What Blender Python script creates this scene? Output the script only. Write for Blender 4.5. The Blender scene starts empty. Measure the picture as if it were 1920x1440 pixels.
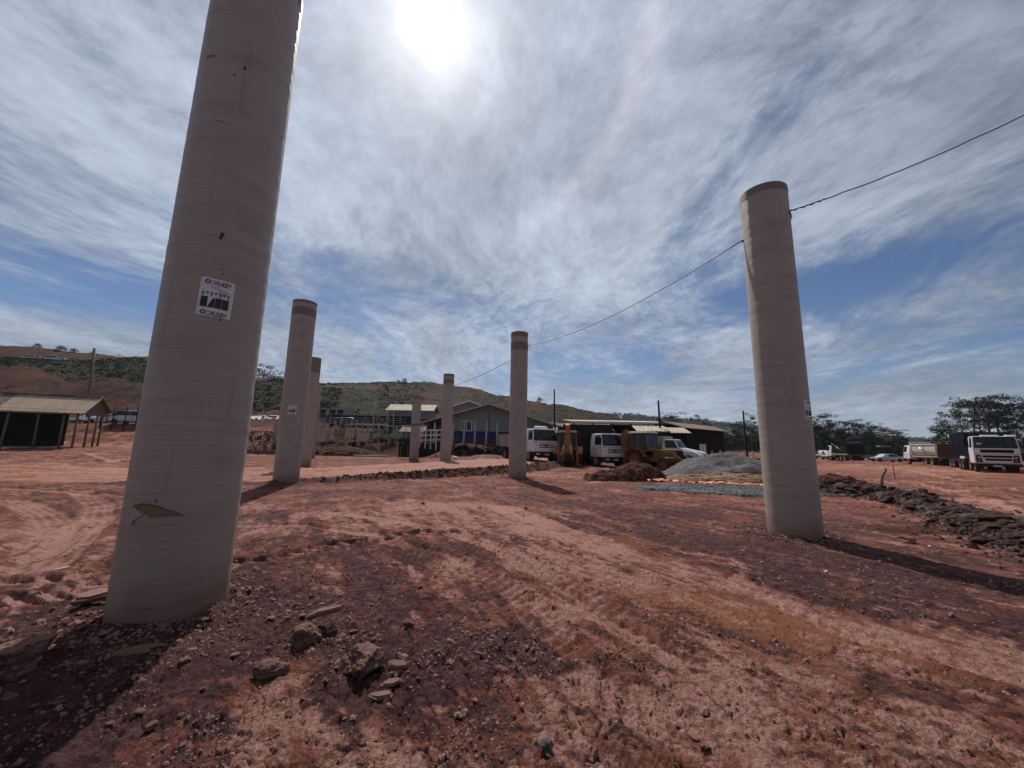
import bpy, bmesh, math, random
import numpy as np
from mathutils import Vector, Matrix, Quaternion
R = math.radians
rnd = random.Random(7)
S = bpy.context.scene
COL = S.collection

# ------------------------------------------------------------------ camera
HCAM = 1.6
F_PX = 716.0; PITCH = R(9.10); ROLL = R(1.07)
_cp, _sp = math.cos(PITCH), math.sin(PITCH)
_f = Vector((0, _cp, _sp)); _r0 = Vector((1, 0, 0)); _u0 = Vector((0, -_sp, _cp))
CR = math.cos(ROLL) * _r0 + math.sin(ROLL) * _u0
CU = -math.sin(ROLL) * _r0 + math.cos(ROLL) * _u0
cam = bpy.data.objects.new('camera', bpy.data.cameras.new('camera'))
COL.objects.link(cam); S.camera = cam
cam.data.sensor_width = 36; cam.data.lens = 36 * F_PX / 1920
cam.data.clip_start = 0.05; cam.data.clip_end = 9000
M = Matrix.Identity(4)
for i in range(3):
    M[i][0] = CR[i]; M[i][1] = CU[i]; M[i][2] = -_f[i]
M[2][3] = HCAM
cam.matrix_world = M

def ray(px, py):
    return _f * F_PX + CR * (px - 960) - CU * (py - 720)
def G(px, py, z=0.0):
    "point of the ground plane z seen at photo pixel px,py"
    d = ray(px, py); t = (z - HCAM) / d.z
    return Vector((d.x * t, d.y * t, z))
def AT(px, py, Y):
    d = ray(px, py); t = Y / d.y
    return Vector((d.x * t, Y, HCAM + d.z * t))

# ------------------------------------------------------------------ light and sky
SUN_EL = R(51.1); SUN_AZ = R(-15.1)          # azimuth from +Y towards +X
SD = Vector((math.sin(SUN_AZ) * math.cos(SUN_EL), math.cos(SUN_AZ) * math.cos(SUN_EL), math.sin(SUN_EL)))
sun = bpy.data.objects.new('sun', bpy.data.lights.new('sun', 'SUN'))
sun.data.energy = 5.0; sun.data.angle = R(0.6); sun.data.color = (1, 0.95, 0.88)
sun.rotation_euler = (-SD).to_track_quat('-Z', 'Y').to_euler()
COL.objects.link(sun)
S.view_settings.view_transform = 'Standard'; S.view_settings.look = 'None'
S.view_settings.exposure = 0.0; S.view_settings.gamma = 1.0
try: S.view_settings.use_curve_mapping = False
except Exception: pass

class NT:
    "small helper to write node graphs as expressions"
    def __init__(s, tree): s.t = tree; s.n = tree.nodes; s.l = tree.links
    def put(s, sock, v):
        if v is None: return
        if hasattr(v, 'is_output') or isinstance(v, bpy.types.NodeSocket): s.l.new(v, sock)
        elif isinstance(v, (tuple, list, Vector)):
            v = tuple(v)
            if len(sock.default_value) == 4 and len(v) == 3: v = v + (1,)
            sock.default_value = v
        else:
            try: sock.default_value = v
            except TypeError: sock.default_value = (v, v, v)
    def m(s, op, a, b=None, c=None, clamp=False):
        x = s.n.new('ShaderNodeMath'); x.operation = op; x.use_clamp = clamp
        for i, v in enumerate((a, b, c)): s.put(x.inputs[i], v)
        return x.outputs[0]
    def v(s, op, a, b=None, scale=None):
        x = s.n.new('ShaderNodeVectorMath'); x.operation = op
        s.put(x.inputs[0], a); s.put(x.inputs[1], b)
        if scale is not None: s.put(x.inputs[3], scale)
        return x.outputs['Value' if op in ('DOT_PRODUCT', 'LENGTH', 'DISTANCE') else 'Vector']
    def sep(s, a):
        x = s.n.new('ShaderNodeSeparateXYZ'); s.put(x.inputs[0], a); return x.outputs
    def comb(s, a, b, c):
        x = s.n.new('ShaderNodeCombineXYZ')
        for i, v in enumerate((a, b, c)): s.put(x.inputs[i], v)
        return x.outputs[0]
    def noise(s, vec, scale, detail=4, rough=.55, dist=0, color=False, lac=2.0):
        x = s.n.new('ShaderNodeTexNoise'); s.put(x.inputs['Vector'], vec); s.put(x.inputs['Scale'], scale)
        x.inputs['Detail'].default_value = detail; x.inputs['Roughness'].default_value = rough
        x.inputs['Distortion'].default_value = dist; x.inputs['Lacunarity'].default_value = lac
        return x.outputs[1 if color else 0]
    def voro(s, vec, scale, feature='F1', out='Distance', rand=1):
        x = s.n.new('ShaderNodeTexVoronoi'); x.feature = feature
        s.put(x.inputs['Vector'], vec); s.put(x.inputs['Scale'], scale); x.inputs['Randomness'].default_value = rand
        return x.outputs[out]
    def wave(s, vec, scale, dist=0, detail=2, dscale=1, dir='Z'):
        x = s.n.new('ShaderNodeTexWave'); x.bands_direction = dir; s.put(x.inputs['Vector'], vec)
        x.inputs['Scale'].default_value = scale; x.inputs['Distortion'].default_value = dist
        x.inputs['Detail'].default_value = detail; x.inputs['Detail Scale'].default_value = dscale
        return x.outputs[1]
    def rng(s, x, a, b, c=0, d=1, smooth=True):
        n = s.n.new('ShaderNodeMapRange'); n.interpolation_type = 'SMOOTHSTEP' if smooth else 'LINEAR'
        for i, v in enumerate((x, a, b, c, d)): s.put(n.inputs[i], v)
        return n.outputs[0]
    def mix(s, fac, a, b, mode='MIX'):
        x = s.n.new('ShaderNodeMix'); x.data_type = 'RGBA'; x.blend_type = mode; x.clamp_factor = True
        s.put(x.inputs[0], fac); s.put(x.inputs[6], a); s.put(x.inputs[7], b)
        return x.outputs[2]
    def attr(s, name):
        x = s.n.new('ShaderNodeAttribute'); x.attribute_name = name; return x.outputs['Fac']
    def bump(s, h, strength=.5, dist=.02, normal=None):
        x = s.n.new('ShaderNodeBump'); x.inputs['Strength'].default_value = strength
        x.inputs['Distance'].default_value = dist; s.put(x.inputs['Height'], h)
        if normal is not None: s.put(x.inputs['Normal'], normal)
        return x.outputs[0]
    def co(s, kind='Object'):
        x = s.n.new('ShaderNodeTexCoord'); return x.outputs[kind]
    def rand(s):
        x = s.n.new('ShaderNodeObjectInfo'); return x.outputs['Random']

def world():
    w = bpy.data.worlds.new('World'); S.world = w; w.use_nodes = True
    t = w.node_tree; t.nodes.clear(); N = NT(t)
    out = t.nodes.new('ShaderNodeOutputWorld'); bg = t.nodes.new('ShaderNodeBackground')
    t.links.new(bg.outputs[0], out.inputs[0]); bg.inputs[1].default_value = 0.1
    sky = t.nodes.new('ShaderNodeTexSky'); sky.sky_type = 'NISHITA'; sky.sun_disc = False
    sky.sun_elevation = SUN_EL; sky.sun_rotation = SUN_AZ
    sky.air_density = 1.0; sky.dust_density = 0.6; sky.ozone_density = 2.0; sky.altitude = 700
    d = N.v('NORMALIZE', N.co('Generated'))
    x, y, z = N.sep(d)
    zc = N.m('MAXIMUM', z, 0.0)
    k = N.m('ADD', zc, 0.16)
    # the cirrus deck: a plane seen in perspective, streaks running away from the camera
    u = N.m('DIVIDE', x, k); v = N.m('DIVIDE', y, k)
    P = N.comb(u, v, 0)
    warp = N.noise(P, 0.7, 1.2, .45, color=True); wv = N.v('SUBTRACT', warp, (.5, .5, .5))
    P2 = N.v('ADD', P, N.v('SCALE', wv, scale=.8))
    # broad sheets, torn bands inside them, and fine fleece
    n1 = N.noise(N.v('ADD', N.v('MULTIPLY', P2, (1.05, .55, 1)), (5.3, 1.2, 0)), 1.25, 8, .62, .15)
    n2 = N.noise(N.v('ADD', N.v('MULTIPLY', P2, (1.9, 1.0, 1)), (1.7, 6.1, 3)), 1.9, 10, .68, .35)
    n3 = N.noise(N.v('MULTIPLY', N.v('ADD', P, N.v('SCALE', wv, scale=.8)), (3.0, 2.4, 1)), 4.0, 8, .72, .2)
    cov = N.m('ADD', N.m('MULTIPLY', n1, .44), N.m('ADD', N.m('MULTIPLY', n2, .36), N.m('MULTIPLY', n3, .20)))
    # patches of open blue in the deck and the thick sheet round the sun
    def patch(px, py, rx, ry, rot=0):
        q = ray(px, py).normalized(); a = N.m('SUBTRACT', u, q.x / (max(q.z, 0) + .16)); b = N.m('SUBTRACT', v, q.y / (max(q.z, 0) + .16))
        c, s_ = math.cos(R(rot)), math.sin(R(rot))
        a2 = N.m('ADD', N.m('MULTIPLY', a, c / rx), N.m('MULTIPLY', b, s_ / rx))
        b2 = N.m('ADD', N.m('MULTIPLY', a, -s_ / ry), N.m('MULTIPLY', b, c / ry))
        r2 = N.m('ADD', N.m('MULTIPLY', a2, a2), N.m('MULTIPLY', b2, b2))
        return N.m('EXPONENT', N.m('MULTIPLY', r2, -1))
    hole = None
    for (px, py, rx, ry, rot, s_) in SKY_HOLES:
        h = N.m('MULTIPLY', patch(px, py, rx, ry, rot), s_)
        hole = h if hole is None else N.m('ADD', hole, h)
    sdot = N.v('DOT_PRODUCT', d, tuple(SD))
    near = N.rng(sdot, .80, 1.0)
    cov = N.m('ADD', N.m('SUBTRACT', cov, hole), N.m('MULTIPLY', near, .10))
    dens = N.rng(cov, .275, .52)
    # brightness of the cloud: forward scattering towards the sun, thin veil dimmer
    g1 = N.m('POWER', N.m('MAXIMUM', sdot, 0), 2.0)
    g2 = N.m('POWER', N.m('MAXIMUM', sdot, 0), 36)
    g3 = N.m('POWER', N.m('MAXIMUM', sdot, 0), 190)
    g4 = N.m('POWER', N.m('MAXIMUM', sdot, 0), 1500)
    tex = N.rng(N.m('ADD', N.m('MULTIPLY', n2, .50), N.m('MULTIPLY', n3, .50)), .36, .64, .68, 1.25, False)
    bri = N.m('MULTIPLY', tex, N.m('ADD', 3.6, N.m('MULTIPLY', g1, 3.4)))
    big = N.noise(N.v('ADD', P2, (9, 2, 0)), .9, 5, .6, .6)
    bri = N.m('MULTIPLY', bri, N.rng(big, .36, .62, .76, 1.10))
    bri = N.m('MULTIPLY', bri, N.rng(z, .0, .35, 1.0, .86))
    cl = N.v('SCALE', (0.86, 0.97, 1.17), scale=bri)
    base = N.v('MULTIPLY', sky.outputs[0], (SKY_GAIN * .80, SKY_GAIN * .92, SKY_GAIN * 1.12))
    hz = N.rng(z, 0.0, .22, 1, 0)
    veil = N.m('MAXIMUM', N.m('MULTIPLY', dens, .88), N.m('MULTIPLY', hz, .62))
    c = N.mix(veil, base, cl)
    glow = N.m('ADD', N.m('MULTIPLY', g2, 2.5), N.m('ADD', N.m('MULTIPLY', g3, 4.0), N.m('MULTIPLY', g4, 8)))
    c = N.v('ADD', c, N.v('SCALE', (1.0, .97, .92), scale=glow))
    # faint 22 degree halo
    ang = N.m('ARCCOSINE', N.m('MINIMUM', sdot, .99999))
    hr = N.m('DIVIDE', N.m('SUBTRACT', ang, R(23.5)), R(1.5))
    halo = N.m('MULTIPLY', N.m('EXPONENT', N.m('MULTIPLY', N.m('MULTIPLY', hr, hr), -1)), N.m('MULTIPLY', dens, N.rng(x, -.1, .35)))
    c = N.v('ADD', c, N.v('SCALE', (1.3, .95, .70), scale=halo))
    t.links.new(c, bg.inputs[0])
SKY_GAIN = .58
SKY_HOLES = [  # px, py, rx, ry (in deck units), rot, depth
    (40, 540, .8, .38, 25, .13), (330, 560, .5, .3, 10, .10), (640, 510, .40, .40, -20, .14), (900, 590, .45, .35, 0, .10),
    (1700, 500, .7, .28, -25, .10), (1900, 400, .4, .3, -30, .09), (1560, 560, .3, .3, 0, .10), (1150, 700, 1.0, .5, 0, .08),
    (560, 260, .10, .30, -15, .10), (1250, 430, .35, .5, 10, .03), (1860, 640, 1.2, .5, 0, .10), (250, 120, .15, .2, 0, .05), (1500, 720, 1.5, .5, 0, .07)]
world()

# ------------------------------------------------------------------ helpers
def tag(o, label=None, cat=None, group=None, kind=None):
    if label: o['label'] = label
    if cat: o['category'] = cat
    if group: o['group'] = group
    if kind: o['kind'] = kind
    return o
def thing(name, label, cat, loc=(0, 0, 0), rz=0, group=None):
    o = bpy.data.objects.new(name, None); COL.objects.link(o)
    o.location = loc; o.rotation_euler = (0, 0, rz); o.empty_display_size = .2
    return tag(o, label, cat, group)
def link(name, me, parent=None):
    o = bpy.data.objects.new(name, me); COL.objects.link(o)
    if parent: o.parent = parent
    return o
def copy_tree(o, parent=None):
    c = o.copy(); COL.objects.link(c); c.parent = parent
    for ch in [q for q in KIDS(o)]: copy_tree(ch, c)
    return c
def KIDS(o): return o.children

class MB:
    def __init__(s): s.v = []; s.f = []; s.mi = []; s.sm = []
    def add(s, vs, fs, mi=0, smooth=False):
        b = len(s.v); s.v += [tuple(p) for p in vs]
        for f in fs: s.f.append([b + i for i in f]); s.mi.append(mi); s.sm.append(smooth)
        return s
    def hexa(s, p, mi=0):
        "8 points: bottom 4 (ccw), top 4"
        return s.add(p, [(3, 2, 1, 0), (4, 5, 6, 7), (0, 1, 5, 4), (1, 2, 6, 5), (2, 3, 7, 6), (3, 0, 4, 7)], mi)
    def box(s, c, d, mi=0, rz=0, rx=0, ry=0, top=None):
        "centre c, size d; top=(sx,sy) scales the top face"
        tx, ty = top or (1, 1)
        q = Matrix.Rotation(rz, 3, 'Z') @ Matrix.Rotation(ry, 3, 'Y') @ Matrix.Rotation(rx, 3, 'X')
        pts = []
        for z in (-.5, .5):
            kx, ky = (tx, ty) if z > 0 else (1, 1)
            for x, y in ((-.5, -.5), (.5, -.5), (.5, .5), (-.5, .5)):
                pts.append(Vector(c) + q @ Vector((x * d[0] * kx, y * d[1] * ky, z * d[2])))
        return s.hexa(pts, mi)
    def tube(s, path, r, n=8, mi=0, cap=True, smooth=True):
        path = [Vector(p) for p in path]; m = len(path)
        rs = r if isinstance(r, (list, tuple)) else [r] * m
        vs = []; up = None
        for i, p in enumerate(path):
            d = (path[min(i + 1, m - 1)] - path[max(i - 1, 0)]).normalized()
            if up is None:
                up = d.orthogonal().normalized()
            a = (up - d * up.dot(d))
            a = a.normalized() if a.length > 1e-6 else d.orthogonal().normalized()
            b = d.cross(a); up = a
            for k in range(n):
                t = 2 * math.pi * k / n
                vs.append(p + (a * math.cos(t) + b * math.sin(t)) * rs[i])
        fs = []
        for i in range(m - 1):
            for k in range(n):
                k2 = (k + 1) % n
                fs.append((i * n + k, i * n + k2, (i + 1) * n + k2, (i + 1) * n + k))
        s.add(vs, fs, mi, smooth)
        if cap:
            b = len(s.v) - len(vs)
            s.f.append([b + k for k in range(n)][::-1]); s.mi.append(mi); s.sm.append(False)
            s.f.append([b + (m - 1) * n + k for k in range(n)]); s.mi.append(mi); s.sm.append(False)
        return s
    def cyl(s, a, b, r, n=12, mi=0, r2=None): return s.tube([a, b], [r, r if r2 is None else r2], n, mi)
    def slab(s, q, th, mi=0, off=0.0):
        "thin plate on quad q (4 points ccw from outside), raised by th"
        q = [Vector(p) for p in q]; nrm = (q[1] - q[0]).cross(q[3] - q[0]).normalized()
        lo = [p + nrm * (off - .01) for p in q]; hi = [p + nrm * (off + th) for p in q]
        return s.hexa(lo + hi, mi)
    def prism(s, prof, a, b, axis='x', mi=0):
        "profile [(u,z)] extruded along axis from a to b; for axis x u=y, for axis y u=x"
        n = len(prof)
        mk = (lambda t, p: (t, p[0], p[1])) if axis == 'x' else (lambda t, p: (p[0], t, p[1]))
        vs = [mk(a, p) for p in prof] + [mk(b, p) for p in prof]
        fs = [tuple(range(n)), tuple(range(2 * n - 1, n - 1, -1))]
        fs += [(i, i + n, (i + 1) % n + n, (i + 1) % n) for i in range(n)]
        return s.add(vs, fs, mi)
    def mesh(s, name):
        me = bpy.data.meshes.new(name); me.from_pydata(s.v, [], s.f)
        me.polygons.foreach_set('material_index', s.mi); me.polygons.foreach_set('use_smooth', s.sm)
        return me
    def build(s, name, mats, parent=None, bevel=0, fix=True):
        me = s.mesh(name)
        for m in (mats if isinstance(mats, (list, tuple)) else [mats]): me.materials.append(m)
        if fix:
            b = bmesh.new(); b.from_mesh(me); bmesh.ops.recalc_face_normals(b, faces=b.faces)
            if bevel:
                es = [e for e in b.edges if len(e.link_faces) == 2 and e.calc_face_angle(0) > .5]
                bmesh.ops.bevel(b, geom=es, offset=bevel, segments=2, affect='EDGES', profile=.6, clamp_overlap=True)
            b.to_mesh(me); b.free()
        me.update()
        return link(name, me, parent)

def np_mesh(name, V, Fq, mat, parent=None, smooth=True, attrs=None):
    "fast mesh from numpy verts (n,3) and quads/tris (m,k)"
    me = bpy.data.meshes.new(name); k = Fq.shape[1]
    me.vertices.add(len(V)); me.vertices.foreach_set('co', V.astype(np.float32).ravel())
    me.loops.add(Fq.size); me.loops.foreach_set('vertex_index', Fq.astype(np.int32).ravel())
    me.polygons.add(len(Fq)); me.polygons.foreach_set('loop_start', np.arange(0, Fq.size, k, dtype=np.int32))
    me.polygons.foreach_set('use_smooth', np.full(len(Fq), smooth))
    me.update(calc_edges=True)
    for n, a in (attrs or {}).items():
        at = me.attributes.new(n, 'FLOAT', 'POINT'); at.data.foreach_set('value', a.astype(np.float32).ravel())
    if mat: me.materials.append(mat)
    return link(name, me, parent)
def grid_faces(nu, nv, wrap=False):
    i = np.arange(nu - 1)[:, None]; j = np.arange(nv if wrap else nv - 1)[None, :]; j2 = (j + 1) % nv
    a = i * nv + j; b = (i + 1) * nv + j; c = (i + 1) * nv + j2; d = i * nv + j2
    return np.stack([a + 0 * j, b + 0 * j, c, d], -1).reshape(-1, 4)

# ------------------------------------------------------------------ numpy noise
def _h(ix, iy, s=0):
    n = (ix.astype(np.int64) * 374761393 + iy.astype(np.int64) * 668265263 + s * 974634777) & 0xffffffff
    n = ((n ^ (n >> 13)) * 1274126177) & 0xffffffff
    n = n ^ (n >> 16)
    return (n & 0xffffff) / float(0xffffff)
def vn(x, y, s=0):
    "gradient noise, about -1..1"
    ix = np.floor(x); iy = np.floor(y); fx = x - ix; fy = y - iy
    ux = fx * fx * fx * (fx * (fx * 6 - 15) + 10); uy = fy * fy * fy * (fy * (fy * 6 - 15) + 10)
    def g(a, b):
        t = _h(ix + a, iy + b, s) * 6.2831853
        return np.cos(t) * (fx - a) + np.sin(t) * (fy - b)
    n00, n10, n01, n11 = g(0, 0), g(1, 0), g(0, 1), g(1, 1)
    return ((n00 * (1 - ux) + n10 * ux) * (1 - uy) + (n01 * (1 - ux) + n11 * ux) * uy) * 1.5
def fbm(x, y, o=4, s=0, g=.5):
    r = 0; a = 1; t = 0
    for i in range(o):
        r = r + a * vn(x, y, s + i * 17); t += a; a *= g; x = x * 2.03 + 3.1; y = y * 2.03 - 1.7
    return r / t
def bil(x, y, o=3, s=0):
    r = 0; a = 1; t = 0
    for i in range(o):
        r = r + a * np.abs(vn(x, y, s + i * 13)); t += a; a *= .55; x = x * 2.1 + 5; y = y * 2.1 + 9
    return r / t
def cells(x, y, s=0):
    "voronoi: distance to 1st, difference to 2nd, random value of the cell"
    ix = np.floor(x); iy = np.floor(y); f1 = np.full(x.shape, 9.); f2 = f1.copy(); cid = np.zeros(x.shape)
    for a in (-1, 0, 1):
        for b in (-1, 0, 1):
            cx = ix + a; cy = iy + b
            d = np.hypot(cx + _h(cx, cy, s) - x, cy + _h(cx, cy, s + 5) - y)
            near = d < f1
            f2 = np.where(near, f1, np.minimum(f2, d)); cid = np.where(near, _h(cx, cy, s + 9), cid); f1 = np.where(near, d, f1)
    return f1, f2 - f1, cid
def sst(x, a, b):
    t = np.clip((x - a) / (b - a), 0, 1); return t * t * (3 - 2 * t)
def pline(x, y, pts):
    "distance to a polyline, length along it, signed side"
    best = np.full(x.shape, 1e9); s_ = np.zeros(x.shape); sd = np.zeros(x.shape); L = 0
    for (a, b) in zip(pts[:-1], pts[1:]):
        dx, dy = b[0] - a[0], b[1] - a[1]; l = math.hypot(dx, dy)
        t = np.clip(((x - a[0]) * dx + (y - a[1]) * dy) / (l * l), 0, 1)
        ex = x - a[0] - t * dx; ey = y - a[1] - t * dy; d = np.hypot(ex, ey)
        n = d < best
        s_ = np.where(n, L + t * l, s_); sd = np.where(n, (dx * ey - dy * ex) / l, sd); best = np.where(n, d, best); L += l
    return best, s_, sd
def spline(pts, n=6):
    out = []
    P = [pts[0]] + list(pts) + [pts[-1]]
    for i in range(1, len(P) - 2):
        for k in range(n):
            t = k / n; a, b, c, d = [Vector(q) for q in P[i - 1:i + 3]]
            out.append(.5 * ((2 * b) + (c - a) * t + (2 * a - 5 * b + 4 * c - d) * t * t + (3 * b - a - 3 * c + d) * t ** 3))
    out.append(Vector(pts[-1])); return out

# ------------------------------------------------------------------ materials
def mat(name, col, rough=.7, metal=0, spec=None, coat=0, fn=None, emit=None):
    m = bpy.data.materials.new(name); m.use_nodes = True
    t = m.node_tree; b = t.nodes['Principled BSDF']; N = NT(t)
    b.inputs['Base Color'].default_value = (*col, 1); b.inputs['Roughness'].default_value = rough
    b.inputs['Metallic'].default_value = metal
    if spec is not None: b.inputs['Specular IOR Level'].default_value = spec
    if coat: b.inputs['Coat Weight'].default_value = coat; b.inputs['Coat Roughness'].default_value = .15
    if fn: fn(N, b)
    return m
def dirty(name, col, rough=.55, dirt=(.22, .11, .075), amt=.5, scale=2.5, metal=0, bump=.15, coat=0):
    "painted or raw surface under uneven dust and stains; more dust low down on the object"
    def fn(N, b):
        co = N.co('Object'); n1 = N.noise(co, scale, 6, .62); n2 = N.noise(co, scale * 9, 4, .6)
        z = N.sep(co)[2]
        low = N.rng(z, .3, 1.6, .22, 0)
        f = N.rng(N.m('ADD', N.m('ADD', N.m('MULTIPLY', n1, .7), N.m('MULTIPLY', n2, .3)), low), .62 - .22 * amt, .80, 0, min(1, amt * 1.3))
        c = N.mix(f, tuple(col), dirt)
        c = N.mix(N.rng(n2, .3, .7, 0, .25), c, tuple(k * .7 for k in col))
        N.put(b.inputs['Base Color'], c)
        N.put(b.inputs['Roughness'], N.m('ADD', rough, N.m('MULTIPLY', f, .35), clamp=True))
        if bump: N.put(b.inputs['Normal'], N.bump(n2, bump, .01))
    return mat(name, col, rough, metal, spec=.12 if rough >= .55 else .4, coat=coat, fn=fn)
# ------------------------------------------------------------------ terrain
# columns of the photo: distance Y (m) -> row seen there (>=100) or height z (<100)
TERR = {
 -700: {0: 0, 28: .1, 38: .7, 50: 2.5, 60: 770, 90: 690, 125: 650, 150: 630, 200: 628, 260: 25},
 0: {0: 0, 26: .05, 34: .45, 39: .6, 50: 1.7, 60: 770, 75: 735, 90: 692, 108: 677, 126: 674, 150: 652, 200: 653, 260: 25},
 130: {0: 0, 26: .0, 35: .5, 42: .9, 47: 796, 53: 792, 66: 789, 75: 765, 90: 716, 108: 684, 125: 680, 152: 665, 200: 667, 260: 22},
 240: {0: 0, 28: .0, 36: .4, 41: .7, 47: 796, 52: 793, 64: 790, 72: 772, 88: 722, 105: 694, 125: 674, 140: 672, 200: 690, 260: 18},
 380: {0: 0, 30: .0, 42: 848, 50: 820, 58: 801, 66: 793, 82: 790, 92: 765, 112: 742, 132: 716, 150: 705, 200: 715, 260: 18},
 500: {0: 0, 30: .0, 42: .1, 47: 848, 50: 828, 58: 806, 66: 794, 82: 790, 92: 772, 112: 742, 132: 718, 150: 713, 200: 720, 260: 18},
 600: {0: 0, 30: .0, 46: .0, 49: 850, 53: 829, 58: 822, 66: 806, 72: 797, 86: 793, 96: 778, 114: 758, 130: 735, 150: 722, 200: 726, 260: 18},
 650: {0: 0, 30: .0, 46: .0, 49: 850, 52: 834, 58: 820, 66: 806, 74: 799, 88: 793, 98: 778, 116: 755, 132: 735, 156: 720, 200: 726, 260: 18},
 720: {0: 0, 30: .0, 46: .0, 49: 851, 51.5: 831, 58: 824, 66: 812, 76: 797, 90: 792, 104: 778, 130: 748, 164: 717, 205: 722, 260: 16},
 790: {0: 0, 30: .0, 45: .0, 47: 853, 48.5: 833, 58: 829, 66: 815, 78: 795, 92: 790, 106: 776, 134: 748, 168: 717, 205: 722, 260: 16},
 870: {0: 0, 30: .0, 40: .05, 42: 855, 44: 831, 58: 829, 70: 815, 84: 795, 100: 785, 120: 764, 168: 726, 205: 732, 260: 14},
 950: {0: 0, 30: .0, 40: .1, 42: 857, 45: 834, 60: 828, 70: 815, 84: 806, 100: 790, 124: 772, 168: 744, 205: 752, 260: 10},
 1040: {0: 0, 30: .0, 44: .1, 52: 848, 62: 832, 72: 806, 84: 803, 100: 795, 130: 780, 168: 759, 205: 766, 260: 6},
 1120: {0: 0, 30: .0, 46: .1, 60: .4, 72: 822, 86: 812, 104: 802, 134: 788, 168: 774, 205: 780, 260: 4},
 1200: {0: 0, 30: .0, 60: .1, 80: 1.2, 104: 816, 134: 805, 168: 796, 205: 800, 260: 3},
 1290: {0: 0, 30: .0, 60: .0, 90: .3, 134: 830, 168: 822, 205: 824, 260: 2},
 1380: {0: 0, 60: .0, 90: 1.0, 110: 2.5, 134: 3.5, 168: 5, 205: 7, 260: 6},
 1560: {0: 0, 60: -.1, 90: .0, 105: 1.2, 134: 2, 168: 3, 205: 5, 260: 4},
 1750: {0: 0, 60: -.1, 90: .0, 134: 1.0, 168: 1.5, 205: 2, 260: 2},
 2600: {0: 0, 40: 0, 90: .0, 134: .0, 168: .0, 205: 1, 260: 1}}
TY = np.array(sorted({y for c in TERR.values() for y in c} | set(range(0, 260, 4))), float)
_tx, _tz = [], []
for px, col in TERR.items():
    ys = sorted(col); zs = []
    for yy in ys:
        v_ = col[yy]
        zs.append(AT(px, v_, yy).z if v_ >= 100 else v_)
    d_ = ray(px, 835); _tx.append(d_.x / d_.y); _tz.append(np.interp(TY, ys, zs))
_tx = np.array(_tx); _tz = np.array(_tz)
def T(x, y):
    "large form of the land"
    x = np.asarray(x, float); y = np.asarray(y, float)
    yy = np.clip(y, 0, 259.9); t = np.clip(x / np.maximum(y, .5), _tx[0] + 1e-6, _tx[-1] - 1e-6)
    i = np.clip(np.searchsorted(_tx, t) - 1, 0, len(_tx) - 2); a = (t - _tx[i]) / (_tx[i + 1] - _tx[i]); a = a * a * (3 - 2 * a)
    j = np.clip(np.searchsorted(TY, yy) - 1, 0, len(TY) - 2); b = (yy - TY[j]) / (TY[j + 1] - TY[j])
    z = (_tz[i, j] * (1 - a) + _tz[i + 1, j] * a) * (1 - b) + (_tz[i, j + 1] * (1 - a) + _tz[i + 1, j + 1] * a) * b
    return z * np.clip((700 - np.hypot(x, y)) / 400, 0, 1)
def Tz(x, y): return float(T(np.array([x]), np.array([y]))[0])

PD = 0.89                                      # pipe diameter
PIPES = [  # x, y, height
    (-3.21, 3.93, 7.2), (-8.53, 14.95, 7.2), (-12.92, 24.32, 6.95), (-18.75, 36.3, 7.15),
    (-9.56, 38.39, 6.9), (-5.24, 31.23, 7.3), (0.35, 19.38, 7.4), (5.49, 7.69, 7.2), (10.63, -4.0, 7.4)]

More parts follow.
